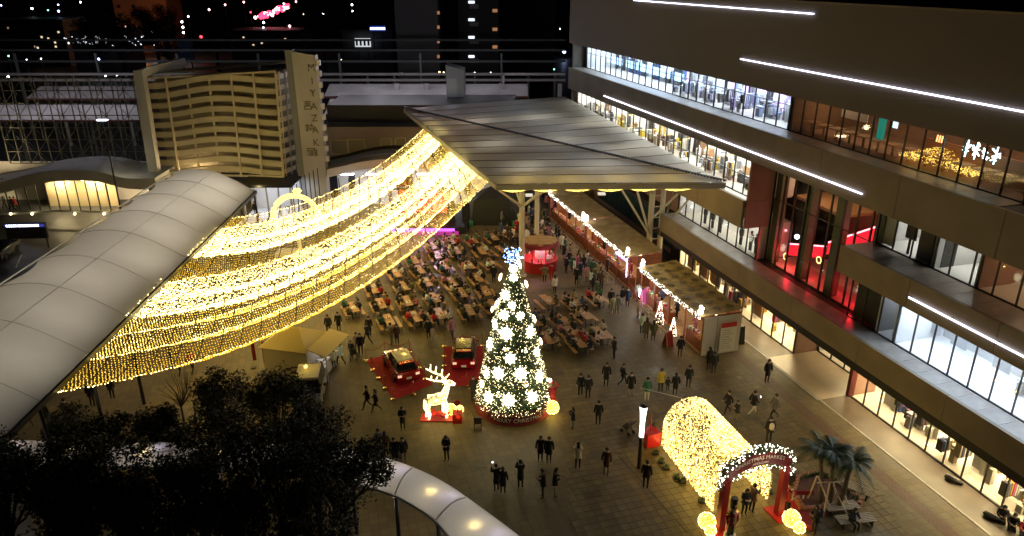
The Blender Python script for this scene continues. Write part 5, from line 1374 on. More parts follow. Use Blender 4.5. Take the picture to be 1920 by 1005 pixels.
# foreground walkers, placed by their feet
FG = [
 (690, 768, 100, 'walk', 'short', 'black', 'dark', 'person in black walking left, left of a pair below the two cars', 0, None),
 (706, 773, 100, 'walk', 'long', 'black', 'dark', 'person in long black coat, right of the pair walking left of the reindeer', 1, None),
 (756, 806, 190, 'hold', 'long', 'black', 'black', 'person in black coat standing alone in front of the light reindeer', 1, None),
 (838, 864, 160, 'hold', 'short', 'black', 'dark', 'person in black with a big backpack below the reindeer', 0, 'pack'),
 (712, 852, 20, 'stand', 'short', 'grey', 'dark', 'person in light grey jacket at the left of the group by the walkway roof', 0, None),
 (724, 857, 10, 'stand', 'short', 'brown', 'grey', 'person in brown jacket beside the grey jacket by the walkway roof', 1, None),
 (741, 868, 200, 'stand', 'short', 'black', 'black', 'person in black sitting-height beside the stroller near the walkway roof', 0, None),
 (757, 868, 200, 'stand', 'short', 'black', 'grey', 'person in black top and pale trousers behind the curved roof', 1, None),
 (1013, 864, 180, 'stand', 'long', 'black', 'dark', 'long-coated person with a handbag, left of the pair in front of the tree', 1, 'tote'),
 (1029, 866, 175, 'stand', 'long', 'black', 'dark', 'person in wide black coat, right of the pair in front of the tree', 1, None),
 (931, 921, 30, 'photo', 'long', 'black', 'dark', 'person in black with lit phone, left of the bottom edge pair', 0, None, 'ph'),
 (943, 925, 0, 'stand', 'long', 'black', 'dark', 'person in black on the right of the pair near the bottom edge', 1, None),
 (976, 915, 10, 'photo', 'long', 'black', 'black', 'person in black coat photographing the tree alone near the bottom edge', 0, None),
 (1018, 932, 90, 'hold', 'short', 'black', 'dark', 'person in black, left of the pair meeting near the bottom edge', 0, None),
 (1040, 930, -90, 'hold', 'short', 'black', 'beige', 'person in black with pale trousers, right of the pair near the bottom edge', 1, None),
 (1083, 879, 0, 'photo', 'short', 'cream', 'black', 'person in cream top and black skirt photographing the tree', 1, None),
 (1136, 889, 160, 'stand', 'long', 'brown', 'grey', 'person in dark brown patterned coat standing left of the drain channel', 1, None),
 (1210, 916, -20, 'stand', 'short', 'black', 'black', 'person in black suit standing below the street lamp', 0, None),
 (1121, 797, 0, 'stand', 'short', 'black', 'black', 'person in black jacket alone right of the light ball', 0, None),
 (1074, 804, 90, 'photo', 'short', 'black', 'grey', 'person in black top and grey skirt photographing beside the tree', 1, None),
 (1088, 742, 10, 'stand', 'short', 'black', 'black', 'person in black, left of the pair right of the big tree', 0, None),
 (1102, 748, 10, 'stand', 'short', 'black', 'black', 'person in black, right of the pair right of the big tree', 0, None),
 (1136, 724, 170, 'stand', 'long', 'black', 'dark', 'person in slim black coat standing alone above the pair in black', 1, None),
 (1167, 723, -90, 'walk', 'short', 'black', 'black', 'person in black walking left of the girl in a skirt', 0, None),
 (1182, 742, 180, 'stand', 'long', 'black', 'beige', 'person in dark top and beige skirt in front of the string pole', 1, None),
 (1238, 735, 0, 'stand', 'short', 'yellow', 'black', 'person in yellow jacket seen from behind above the light tunnel', 0, None),
 (1251, 733, 0, 'stand', 'short', 'dark', 'dark', 'small child in dark clothes between the yellow jacket and the long coat', 0, None),
 (1265, 741, 0, 'stand', 'long', 'black', 'dark', 'person in long black coat right of the child and the yellow jacket', 1, None),
 (1290, 727, -10, 'stand', 'short', 'black', 'dark', 'person in black standing right of the family with the yellow jacket', 0, None),
 (1363, 776, 110, 'walk', 'short', 'black', 'black', 'person in black and a cap striding left above the light tunnel', 0, None),
 (1380, 790, 100, 'hold', 'short', 'black', 'khaki', 'boy in black vest with yellow sleeves looking at his hands', 0, None),
 (1410, 778, -80, 'walk', 'short', 'black', 'cream', 'person in black with cream trousers holding a lit phone', 0, None, 'ph'),
 (1450, 786, 95, 'walk', 'short', 'grey', 'black', 'person in dark vest with white sleeves walking left near the shops', 0, None),
 (1437, 717, 190, 'stand', 'long', 'black', 'dark', 'person in long black coat standing by the apron of the shop entrance', 1, None),
 (1440, 830, 0, 'stand', 'short', 'black', 'black', 'person in black with a cream backpack just behind the arch', 0, 'pack', 'cream'),
 (1394, 966, 190, 'hold', 'short', 'black', 'black', 'person in black under the arch, left of the pair in the golden light', 1, None),
 (1408, 960, -60, 'photo', 'short', 'brown', 'black', 'person in dark brown under the arch, right of the pair raising a camera', 0, None),
 (1151, 673, 100, 'hold', 'short', 'black', 'black', 'person in black standing at the near end of the last table row', 0, None),
 (1274, 670, 0, 'stand', 'short', 'black', 'brown', 'person in black top and brown trousers before the nearest stall', 0, None),
 (1328, 694, 20, 'stand', 'long', 'black', 'black', 'tall person in hooded black coat near the white stall end', 1, None),
 (1337, 701, 0, 'stand', 'short', 'black', 'dark', 'person in black jacket with pale hem near the white stall end', 0, None),
 (1212, 752, 0, 'stand', 'short', 'green', 'cream', 'person in green jacket and cream trousers behind the street lamp', 0, None),
 (1196, 595, 60, 'stand', 'long', 'beige', 'beige', 'person in long beige coat at the blue-white lit counter', 0, None),
 (1211, 636, 0, 'stand', 'long', 'khaki', 'dark', 'person in khaki coat, left of two before the pale fence', 1, None),
 (1224, 640, 0, 'stand', 'long', 'olive', 'dark', 'person in olive long coat, right of two before the pale fence', 1, None),
 (1203, 625, 20, 'stand', 'short', 'white', 'dark', 'person in dark top with white bag between the beige and khaki coats', 0, None),
 (1176, 575, 160, 'stand', 'long', 'navy', 'dark', 'person in long navy coat at the head of the red fence', 1, None),
 (1166, 572, 40, 'stand', 'short', 'dark', 'white', 'person in black and white outfit left of the navy coat', 0, None),
 (1148, 590, 200, 'stand', 'long', 'beige', 'grey', 'person in beige long coat, nearest of the trio right of the tables', 1, None),
 (1156, 588, 180, 'stand', 'short', 'grey', 'grey', 'person in grey jacket beside the beige long coat', 0, None),
 (1145, 577, 180, 'stand', 'short', 'black', 'dark', 'person in black jacket behind the beige long coat', 0, None),
 (1195, 565, 180, 'stand', 'short', 'white', 'white', 'person in white sitting on the fence of the nearest stall', 1, None),
 (1081, 535, 170, 'stand', 'long', 'black', 'black', 'adult in long black coat beside a small child', 0, None),
 (1087, 537, 170, 'stand', 'short', 'grey', 'grey', 'small child in grey beside the long black coat', 0, None),
 (1021, 530, 0, 'stand', 'short', 'khaki', 'black', 'person in khaki top standing in front of the round red kiosk', 0, None),
 (1034, 526, 0, 'stand', 'short', 'red', 'red', 'person dressed all in red beside the round kiosk', 0, None),
 (693, 632, 200, 'stand', 'long', 'black', 'black', 'person in long black coat left of the table with two standing guests', 1, None),
 (617, 628, 180, 'stand', 'short', 'black', 'black', 'person in black with a skirt, left of the group above the food tent', 1, None),
 (636, 622, 180, 'stand', 'long', 'black', 'black', 'person in wide black coat above the food tent', 0, None),
 (670, 662, 170, 'stand', 'short', 'beige', 'grey', 'person in beige jacket with a stroller left of the red carpets', 0, None),
 (677, 665, 190, 'stand', 'short', 'black', 'black', 'person in black jacket beside the beige jacket left of the red carpets', 0, None),
 (690, 646, 60, 'walk', 'short', 'black', 'dark', 'person in black striding with a red bag left of the red carpets', 0, None),
 (660, 672, 170, 'stand', 'short', 'black', 'grey', 'child in black jacket left of the beige jacket', 0, None),
 (627, 692, 60, 'stand', 'short', 'cream', 'grey', 'person in cream jacket at the counter of the food tent', 1, None),
 (640, 684, 60, 'walk', 'short', 'white', 'black', 'person in white jacket with black trousers right of the food tent', 0, None),
 (620, 688, 60, 'stand', 'short', 'grey', 'grey', 'person in grey closest to the food tent counter', 0, None),
 (804, 635, 180, 'stand', 'long', 'black', 'dark', 'person in long black coat with a child near the table rows', 1, None),
 (812, 636, 180, 'stand', 'short', 'cream', 'cream', 'small child in pale clothes beside the long black coat near the tables', 0, None),
 (848, 635, 170, 'walk', 'short', 'pink', 'brown', 'person in pinkish jacket walking above the right-hand car', 0, None),
 (735, 646, 90, 'hold', 'short', 'khaki', 'grey', 'person in khaki bending at the nearest table left of the cars', 0, None),
 (745, 645, 170, 'stand', 'long', 'brown', 'dark', 'person in long brown coat at the nearest table left of the cars', 0, None),
 (888, 748, 180, 'stand', 'long', 'dark', 'dark', 'person in dark coat half hidden left of the big tree', 0, None),
 (926, 530, 180, 'stand', 'long', 'black', 'black', 'person in long black dress standing between the right table rows', 1, None),
 (338, 704, 0, 'walk', 'short', 'beige', 'black', 'person in pale jacket walking under the near edge of the light net', 0, None),
 (362, 700, 0, 'walk', 'short', 'red', 'dark', 'person in red jacket half hidden under the near edge of the light net', 0, None),
 (175, 762, 0, 'stand', 'short', 'black', 'black', 'person in black under the left end of the light net', 0, None),
 (212, 748, 0, 'stand', 'short', 'dark', 'black', 'person in dark clothes second from the left under the light net', 0, None),
 (90, 800, 0, 'stand', 'short', 'black', 'black', 'person in black beside the lower corner of the membrane canopy', 0, None),
 (130, 795, 0, 'stand', 'short', 'black', 'black', 'person in black at the left before the dark trees', 0, None),
 (55, 800, 60, 'walk', 'short', 'black', 'dark', 'person in black just right of the membrane canopy edge', 0, None),
 (480, 405, 0, 'stand', 'short', 'black', 'black', 'person in black in the bright doorway behind the membrane canopy', 0, None),
 (642, 360, 0, 'stand', 'short', 'black', 'black', 'person in black, left of two before the station glass', 0, None),
 (662, 355, 0, 'stand', 'short', 'black', 'black', 'person in black, right of two before the station glass', 0, None),
]
KID = {1251: .62, 1380: .85, 1087: .62, 812: .6, 660: .8, 1074: .9}
for q in FG:
    x, y, rz, kd, ct, c, lg, lb, lh, bg_ = q[:10]; ex = q[10:] 
    p = G(x, y, 0.02)
    if not lb.startswith(('adult', 'small', 'boy', 'tall', 'child')): pass
    person(p, D(rz), kd, ct, c, lg, lb, bool(lh), bg_, ex[0] if (ex and ex[0] in CO) else 'black', KID.get(x, 1.0) * R.uniform(.96, 1.04), None, 'ph' in ex)
# seated guests
pal = ['black', 'black', 'dark', 'navy', 'brown', 'grey', 'beige', 'dark', 'khaki', 'red', 'black', 'cream', 'blue', 'white', 'olive', 'green', 'pink', 'black', 'black']
for (p, f, d_, sd, nm) in SEATS:
    if len([1 for o in ()]) : pass
    c = R.choice(pal); p = p.copy(); p.z = 0.02
    person(p, f, 'sit', 'short', c, R.choice(['black', 'navy', 'dark', 'grey']), 'person in %s, %s' % (c, d_), R.random() < .45, None, 'black', R.uniform(.95, 1.03), 'guests sitting at the market tables')
# the queueing crowd before the stalls
wh = ['before the farthest stall', 'before the middle stall']
rows_ = []
cnt = {}
pts_ = []
tries = 0
while len(pts_) < 72 and tries < 4000:
    tries += 1
    s = R.uniform(52.5, 76); d = R.uniform(20.6, 24.0) if s < 64 else R.uniform(18.8, 24.1)
    if s < 57 and d < 22.2: continue
    p = FP(s, d)
    if (p - KC).length < 2.6: continue
    if any((p - q).length < .62 for q in pts_): continue
    pts_.append(p)
    c = R.choice(pal + ['white', 'beige']); key = ('farthest' if s > 62.6 else 'middle')
    zone = 'by the counter' if d > 22.8 else ('mid crowd' if d > 21.2 else 'plaza side')
    ct_ = R.choice(['short', 'long']); hr_ = R.random() < .5; en = 'near half' if s < (57.5 if key == 'middle' else 69) else 'far half'
    lb = '%s-haired person in %s %s %s, %s of %s stall' % ('long' if hr_ else 'short', ct_, c, 'coat' if ct_ == 'long' else 'jacket', zone, key)
    lb = lb.replace('of %s stall' % key, '%s of %s stall' % (en, key))
    person(p + Vector((0, 0, .02)), R.uniform(0, 6.28) if R.random() < .5 else RZF + R.uniform(-.5, .5), R.choice(['stand', 'stand', 'hold', 'stand', 'walk']), ct_, c, R.choice(['black', 'navy', 'dark', 'grey']), lb, hr_, None, 'black', R.uniform(.93, 1.05), 'crowd before the market stalls, %s %s %s' % (c, zone, key))
# loose groups further back
for k, (x, y) in enumerate([(992, 395), (998, 410), (1010, 400), (1018, 372), (1006, 383), (1025, 385), (985, 400), (1030, 372), (1035, 392), (1020, 412), (990, 425), (1003, 420), (905, 400), (893, 405), (1040, 545), (1125, 533), (1119, 552), (1122, 520), (1138, 508), (1105, 505)]):
    c = R.choice(pal); wn = 'left of' if x < 1005 else 'right of'
    person(G(x, y + 6, .02), R.uniform(0, 6.28), 'stand', R.choice(['short', 'long']), c, 'black', 'person in %s standing %s the rear canopy column' % (c, wn) if y < 430 else 'person in %s strolling between the tables and the stalls' % c, R.random() < .5, None, 'black', 1.0, 'strollers %s %s' % (c, 'far' if y < 430 else 'mid'))
for k, s in enumerate((60.5, 57.6, 54.5, 48.5, 46.0, 43.2, 66, 70)):
    c = ['black', 'white', 'red', 'blue', 'black', 'pink', 'white', 'black'][k]
    person(FP(s, 26.6, .12), RZF + math.pi, 'hold', 'short', c, 'black', 'stall keeper in %s behind the counter of the %s stall' % (c, 'farthest' if s > 62 else ('middle' if s > 52 else 'nearest')), False, None, 'black', 1.0)
person(KC + Vector((.85, -.3, .02)), 3.0, 'hold', 'short', 'white', 'black', 'stall keeper in white inside the round red kiosk')
# ================================================================== station: louvred box, name tower, halls, platforms
m_louv = mat('cream_louvre', (0.62, 0.53, 0.33), .5, var=.06, scale=.6)
m_conc = mat('station_concrete', (0.34, 0.32, 0.30), .7, var=.15, scale=.5)
m_tower = mat('tower_panel', (0.50, 0.48, 0.43), .55, var=.08, scale=.4)
def P80(x, y, Y=80): return atY(x, y, Y)
lb = thing('louvred_station_block', 'cream wavy louvred station block with slanted end frame beside the name tower', 'building', (-32, 84, 0))
OL = Vector((-32, 84, 0))
def q(x, y, Y): return atY(x, y, Y) - OL
# front from x -39 (Y 82) to x -25.5 (Y 78): corners in the photograph
tl_, tr_ = q(271, 147, 82), q(517, 134, 79.5); bl_, br_ = q(299, 326, 82), q(532, 331, 79.5)
NB, NR = 6, 10
for k in range(NB + 1):
    t = k / NB; a, b_ = lerp(bl_, br_, t), lerp(tl_, tr_, t); MB().bar(a + Vector((0, -.12, 0)), b_ + Vector((0, -.12, 0)), .16, .2).build('vertical_bar', m_louv, lb)
for r in range(NR):
    f = (r + .5) / NR
    vs = []; fs = []; n = 30
    for i in range(n + 1):
        t = i / n; c = lerp(lerp(bl_, tl_, f), lerp(br_, tr_, f), t); wv_ = .33 * math.sin(t * 6.6 - 1.9); dz = .34
        for (yy, zz_) in ((-.05, -dz), (-.05, dz * .75), (.12, dz), (.12, -dz)): vs.append((c.x, c.y + yy - .25 * math.sin(t * 6.6 - 1.2), c.z + wv_ + zz_))
    for i in range(n):
        for e in range(4): fs.append((i * 4 + e, i * 4 + (e + 1) % 4, i * 4 + 4 + (e + 1) % 4, i * 4 + 4 + e))
    MB().raw(vs, fs).build('wavy_louvre', m_louv, lb)
for a, b_ in ((tl_, tr_), (bl_, br_)): MB().bar(a, b_, .22, .22).build('edge_beam', m_louv, lb)
# right-hand return side of the box, with short louvres
rs_t, rs_b = q(553, 124, 86), q(566, 318, 86)
for r in range(NR):
    f = (r + .5) / NR; a = lerp(br_, tr_, f); c = lerp(rs_b, rs_t, f); MB().bar(a + Vector((.15, 0, 0)), c, .12, .5).build('side_louvre', m_louv, lb)
for t in (0.05, .35, .65, .95): MB().bar(lerp(br_, rs_b, t) + Vector((.2, 0, 0)), lerp(tr_, rs_t, t) + Vector((.2, 0, 0)), .12).build('side_bar', m_louv, lb)
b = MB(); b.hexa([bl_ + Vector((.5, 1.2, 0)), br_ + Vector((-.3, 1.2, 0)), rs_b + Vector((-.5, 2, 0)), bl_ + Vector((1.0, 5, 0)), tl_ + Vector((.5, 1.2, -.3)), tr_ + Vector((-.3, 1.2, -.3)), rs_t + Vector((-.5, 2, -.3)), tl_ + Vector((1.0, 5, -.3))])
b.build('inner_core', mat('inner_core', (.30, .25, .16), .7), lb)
a0, a1 = q(252, 132, 81), q(284, 345, 81)
MB().hexa([a1 + Vector((-.1, -.4, -4)), a1 + Vector((1.0, -.4, -4)), a1 + Vector((1.0, .5, -4)), a1 + Vector((-.1, .5, -4)), a0 + Vector((0, -.4, 0)), a0 + Vector((1.0, -.4, .1)), a0 + Vector((1.0, .5, .1)), a0 + Vector((0, .5, 0))]).build('end_frame', m_tower, lb)
MB().bar(a0 + Vector((.5, .4, -.3)), a0 + Vector((3.6, 4.5, .4)), .5, .9).build('end_beam', m_tower, lb)
for k in range(4): MB().bar(tl_ + Vector((.5, .8 + k * 1.1, .35)), rs_t + Vector((-1, k * .8, .35)), .12, .12).build('roof_beam', m_louv, lb)
MB().cyl(br_ + Vector((-4, 1, -3.8)), br_ + Vector((-4, 1, 0)), .35, .35, 10).build('column', m_tower, lb)
lamp('station_uplight', (0, -9, 6), 260, (1, .80, .38), .3, parent=lb); lamp('station_uplight', (5, -8, 4), 170, (1, .78, .34), .3, parent=lb)
# name tower
tw0 = atY(575, 400, 80); twt = atY(575, 100, 80)
tw = thing('name_tower', 'tall pale tower with vertical MIYAZAKI lettering beside the louvred block', 'tower', (tw0.x, 80, 0))
def tq(x, y): return atY(x, y, 80) - Vector((tw0.x, 80, 0))
zt_l, zt_r = tq(557, 96).z, tq(598, 104).z; xl, xr_ = tq(568, 300).x, tq(609, 300).x
MB().hexa([(xl, 0, 0), (xr_, 0, 0), (xr_, 1.2, 0), (xl, 1.2, 0), (xl, 0, zt_l), (xr_, 0, zt_r), (xr_, 1.2, zt_r), (xl, 1.2, zt_l)]).build('tower_wall', m_tower, tw)
MB().box(xl - .75, xl - .01, .15, 1.1, 0, zt_l + .1).build('side_fin', mat('grey_fin', (.25, .25, .25), .5), tw)
for k in range(10): MB().box(xr_ + .01, xr_ + .35, .3, .8, 5.6 + k * 1.15, 6.2 + k * 1.15).build('side_bracket', m_white, tw)
def vtext(chars, xpx, ys, size):
    for ch, y in zip(chars, ys):
        me = text_mesh(ch, size, .03)
        for v in me.vertices: x_, y_, z_ = v.co; v.co = (x_, -.05 - z_, y_)
        c = tq(xpx[0] + (xpx[1] - xpx[0]) * (y - 128) / 160, y); me.materials.append(mat('letter_bronze', (.18, .15, .11), .5)); o = place('letter', me, tw, (c.x, 0, c.z))
vtext('MIYAZAKI', (584, 594), [128, 152, 175, 200, 222, 244, 268, 287], 1.05)
def kanji(strokes, xpx, ypx, s):
    c = tq(xpx, ypx); b = MB()
    for (x0, y0, x1, y1) in strokes: b.bar((c.x + x0 * s, -.04, c.z + y0 * s), (c.x + x1 * s, -.04, c.z + y1 * s), .09, .06)
    b.build('letter', MATS['letter_bronze'], tw)
kanji([(0, .5, 0, .35), (-.4, .35, .4, .35), (-.25, .2, .25, .2), (-.25, 0, .25, 0), (-.25, .2, -.25, 0), (.25, .2, .25, 0), (-.35, -.1, .35, -.1), (-.35, -.45, .35, -.45), (-.35, -.1, -.35, -.45), (.35, -.1, .35, -.45), (0, .2, 0, -.1)], 577, 197, 1.0)
kanji([(-.4, .3, -.4, -.3), (-.25, .45, -.25, -.3), (-.4, -.3, -.1, -.3), (-.1, .3, -.1, -.1), (.2, .5, .2, .2), (0, .25, .45, .25), (.05, 0, .4, 0), (.05, 0, .05, -.2), (.4, 0, .4, -.4), (.05, -.2, .3, -.2)], 581, 240, 1.0)
kanji([(-.4, .4, .4, .4), (-.4, .4, -.4, -.45), (-.4, .15, .4, .15), (.4, .4, .4, .15), (-.25, 0, .4, 0), (.4, 0, .4, -.45), (-.15, -.15, .15, -.15), (-.15, -.35, .15, -.35), (-.15, -.15, -.15, -.35), (.15, -.15, .15, -.35)], 584, 285, 1.0)
lamp('tower_uplight', (1.0, -5, 1.5), 45, (1, .86, .5), .2, parent=tw)
# middle station hall between the tower and the grey canopy
hall = thing('station_hall', 'low station hall with curved eave, small windows and lit glass front', 'building', (-12, 86, 0)); OH = Vector((-12, 86, 0))
def hq(x, y, Y=84): return atY(x, y, Y) - OH
m_wallb = mat('dim_wall', (.24, .20, .17), .7, var=.1)
a, c = hq(612, 300), hq(845, 232); x0, x1 = hq(606, 260).x, hq(870, 260).x
MB().box(x0, x1, -2, 1, hq(700, 296).z, hq(700, 238).z).build('wall', m_wallb, hall)
MB().box(x0, x1 + 6, 1, 9, hq(700, 236).z - .2, hq(700, 212).z + .4).build('roof', m_indark, hall)
for (wx0, wx1, wy0, wy1) in ((622, 652, 263, 288), (653, 683, 262, 287), (715, 733, 260, 275), (743, 760, 259, 274)):
    p0, p1 = hq(wx0, wy1), hq(wx1, wy0); y_ = -2.02
    f = MB().box(p0.x, p1.x, y_ - .02, y_, p0.z, p1.z).build('window', mat('dim_window', (.20, .165, .12), .3), hall)
    b = MB(); 
    for (u0, u1, v0, v1) in ((p0.x - .06, p1.x + .06, p1.z, p1.z + .06), (p0.x - .06, p1.x + .06, p0.z - .06, p0.z), (p0.x - .06, p0.x, p0.z, p1.z), (p1.x, p1.x + .06, p0.z, p1.z)): b.box(u0, u1, y_ - .06, y_ - .021, v0, v1)
    b.build('frame', m_louv, f)
def curved_eave(root, O_, pts, Y, th, m, name, dep=2.0):
    pts = [atY(x, y, Y) - O_ for x, y in pts]; n = len(pts); vs = []; fs = []
    cur = [sm(pts, k * (n - 1) / 24) for k in range(25)]
    for p in cur: vs += [(p.x, p.y, p.z), (p.x, p.y + dep, p.z + .1), (p.x, p.y + dep, p.z - th), (p.x, p.y, p.z - th)]
    for i in range(24):
        for e in range(4): fs.append((i * 4 + e, i * 4 + (e + 1) % 4, i * 4 + 4 + (e + 1) % 4, i * 4 + 4 + e))
    fs += [(0, 1, 2, 3), (99, 98, 97, 96)]
    return MB().raw(vs, fs).build(name, m, root)
curved_eave(hall, OH, [(612, 318), (640, 312), (680, 303), (730, 298), (790, 302), (850, 310)], 80, .9, mat('eave_white', (.6, .56, .52), .5), 'curved_eave')
curved_eave(hall, OH, [(612, 302), (650, 294), (690, 284), (740, 279), (800, 286), (850, 292)], 82.5, .5, m_indark, 'dark_gutter')
gx0, gx1 = atY(615, 340, 82).x - OH.x, atY(880, 340, 82).x - OH.x; gz = atY(700, 318, 82).z
MB().box(gx0, gx1 + 3, .5, .6, 0, 4.3).build('shop_back_wall', m_inwhite, hall)
MB().box(gx0, gx1, -3.5, .45, 0.01, .05).build('floor', m_infloor, hall)
for k in range(14):
    xx = gx0 + k * (gx1 - gx0) / 14
    MB().box(xx, xx + .1, -3.9, -3.8, 0.02, 3.2).build('mullion', m_frame, hall)
    if k % 3 == 1: MB().box(xx + .3, xx + 1.0, .2, .4, .06, 2.6).build('dark_poster', m_indark, hall)
    if k in (6, 7): MB().box(xx + .1, xx + 1.2, -3.78, -3.7, 2.2, 3.1).build('red_sign', m_red, hall)
for k in range(5): MB().box(gx0 + 1 + k * 3, gx0 + 2.6 + k * 3, -2.2, -1.8, 3.2, 3.25).build('ceiling_light', m_ceilb, hall)
lamp('hall_lamp', (gx0 + 3, -7, 3.0), 50, (.85, .9, 1), .2, parent=hall)
# lit passage behind the end of the membrane canopy
ps = thing('station_passage', 'bright white-lit station passage seen behind the membrane canopy end', 'building', (-27, 78, 0)); OPs = Vector((-27, 78, 0))
pz = lambda x, y, Y: atY(x, y, Y) - OPs
u0, u1 = pz(475, 400, 80).x, pz(572, 400, 80).x
MB().box(u0, u1, 3.0, 3.2, 0, 3.8).build('back_wall', m_inwhite, ps); MB().box(u0, u1, -2, 3, 3.8, 4.0).build('ceiling', m_indark, ps)
MB().box(u0, u1, -3, 3, .01, .06).build('floor', m_inwhite, ps)
for k in range(4): MB().box(u0 + .6 + k * 1.4, u0 + 1.6 + k * 1.4, 0, .5, 3.72, 3.78).build('ceiling_light', m_ceilb, ps)
for k in range(5): MB().box(u0 + k * 1.3, u0 + .15 + k * 1.3, -.6, -.4, 0, 3.7).build('pillar', m_tower, ps)
for k in range(8): MB().bar((u1 - .2 + k * .35, -1 + k * .5, .1), (u1 - .2 + k * .35, -1 + k * .5, 4.2 + k * .12), .08).build('mullion', m_frame, ps)
# left hall with curved roof, glazing and posters
lh = thing('curved_roof_hall', 'low hall at far left with white wavy roof and warm-lit glass front', 'building', (-46, 82, 0)); OLh = Vector((-46, 82, 0))
curved_eave(lh, OLh, [(-60, 352), (0, 342), (60, 326), (120, 319), (180, 321), (235, 334), (290, 334)], 78, 1.2, m_tower, 'wavy_roof', 6)
def lq(x, y, Y=80): return atY(x, y, Y) - OLh
X0, X1 = lq(-60, 380).x, lq(206, 380).x; zt = lq(100, 350).z; zb = lq(100, 398).z
MB().box(X0, X1 + 6, 2.5, 2.7, 0, 4.6).build('back_wall', m_inwhite, lh)
MB().box(X0, X1 + 6, -6.5, -6.4, 0, zb - .02).build('balcony_front', m_conc, lh); MB().box(X0, X1 + 6, -6.35, 2.4, zb - .4, zb - .3).build('floor', m_infloor, lh)
n = 14; st_ = (X1 - X0) / n
for k in range(n + 1):
    MB().box(X0 + k * st_ - .05, X0 + k * st_ + .05, -2.1, -2.0, zb - .3, zt + 1).build('mullion', m_frame, lh)
    if k < n:
        MB().box(X0 + k * st_ + .06, X0 + (k + 1) * st_ - .06, -2.07, -2.05, zb - .28, zt + .9).build('window_pane', m_glass, lh)
        if k > 6: MB().box(X0 + k * st_ + .06, X0 + (k + 1) * st_ - .06, -.2, -.1, zb - .28, zt + .9).build('blind', mat('warm_blind', (.75, .62, .38), .7), lh)
for k in range(7): MB().box(X0 + 1 + k * 4, X0 + 2.6 + k * 4, -1.4, -.6, zt + .5, zt + .56).build('ceiling_light', m_ceilw, lh)
MB().box(lq(208, 0).x, lq(270, 0).x, -1.6, -1.4, zb - 1, zt + .8).build('dark_poster_wall', m_indark, lh)
wb = MB()
for k in range(26): x_ = lq(212 + R.random() * 55, 0).x; z_ = R.uniform(zb, zt); wb.box(x_, x_ + R.uniform(.1, .4), -1.66, -1.62, z_, z_ + .06)
wb.build('poster_print', m_conc, lh, kind='stuff')
MB().tube([lq(x, y, 76) for x, y in ((-60, 405), (40, 400), (100, 395), (160, 396), (205, 398))], .12, 5).build('handrail', m_white, lh)
for x in (140, 195, 60, 20): p = lq(x, 401, 75.6); MB().ball(p, .13, 8, 5).build('small_lamp', em('door_lamp', (1, .8, .4), 10), lh)
for k, (x, c) in enumerate(((12, 'brown'), (25, 'dark'), (32, 'red'))):
    p = atY(x, 396, 79); person(p, 1.5, 'walk', 'short', c, 'black', 'person in %s walking inside the hall at the far left' % c)
# steel truss screen above the left hall
tsr = thing('steel_truss_screen', 'tall open grid of thin steel trusses left of the louvred block', 'steel frame', (-50, 84, 0)); OT = Vector((-50, 84, 0))
def tsq(x, y): return atY(x, y, 84) - OT
nx, nz = 14, 7
gp = lambda i, j: tsq(-20 + i * 21, 0) * 0 + Vector((tsq(-22, 146).x + i * (tsq(268, 146).x - tsq(-22, 146).x) / nx, 0, tsq(100, 306).z + j * (tsq(100, 146).z - tsq(100, 306).z) / nz))
m_tr = mat('truss_steel', (.22, .22, .17), .5)
for i in range(nx + 1): MB().cyl(gp(i, 0), gp(i, nz), .07, .07, 5).build('upright', m_tr, tsr)
for j in range(nz + 1): MB().cyl(gp(0, j), gp(nx, j), .06, .06, 5).build('rail', m_tr, tsr)
for i in range(nx):
    for j in range(nz):
        if (i + j) % 2 == 0: MB().cyl(gp(i, j), gp(i + 1, j + 1), .035, .035, 4).build('diagonal', m_tr, tsr)
        else: MB().cyl(gp(i + 1, j), gp(i, j + 1), .035, .035, 4).build('diagonal', m_tr, tsr)
for i in range(0, nx + 1, 2): MB().cyl(gp(i, 3) + Vector((.5, 2.5, -2)), gp(i, nz) + Vector((.5, 2.5, 0)), .06, .06, 5).build('rear_upright', m_tr, tsr)
MB().cyl(tsq(205, 235), tsq(130, 316) , .05, .05, 5).build('stay', m_tr, tsr); MB().cyl(tsq(30, 255), tsq(108, 320), .05, .05, 5).build('stay', m_tr, tsr)
lamp('truss_lamp', (8, -6, 6), 45, (.9, .85, .6), .2, parent=tsr)
# platforms: lit roofs seen behind
m_plat = mat('platform_roof', (.42, .40, .40), .6, var=.3, scale=.25)
def band(name, label, x0, x1, y0, y1, Y, m, cat='platform', z=None, lampn=0, pw=60):
    a = atY(x0, y1, Y); c = atY(x1, y1, Y); top = atY(x0, y0, Y).z
    o = thing(name, label, cat, ((a.x + c.x) / 2, Y, 0)); w2 = abs(c.x - a.x) / 2; h = top - a.z
    MB().hexa([(-w2, 0, a.z), (w2, 0, a.z), (w2, 4, a.z + h), (-w2, 4, a.z + h), (-w2, 0, a.z + .25), (w2, 0, a.z + .25), (w2, 4, a.z + h + .25), (-w2, 4, a.z + h + .25)]).build('roof', m, o)
    for k in range(int(w2 / 5) + 1): MB().cyl((-w2 + 4 + k * 10, 2, 0), (-w2 + 4 + k * 10, 2, a.z + h * .5), .2, .2, 6).build('column', m_conc, o)
    MB().box(-w2, w2, -.1, -.02, a.z - .06, a.z + .2).build('roof_edge', mat('edge_red', (.18, .06, .05), .6), o)
    for k in range(lampn): lamp('platform_lamp', (-w2 + (k + .5) * 2 * w2 / lampn, -1.2, a.z + h + 5.5), pw * 1.0, (.95, .9, 1), .2, parent=o)
    return o
band('platform_roof', 'front lit platform roof right of the name tower', 608, 815, 198, 217, 96, m_plat, lampn=5, pw=240)
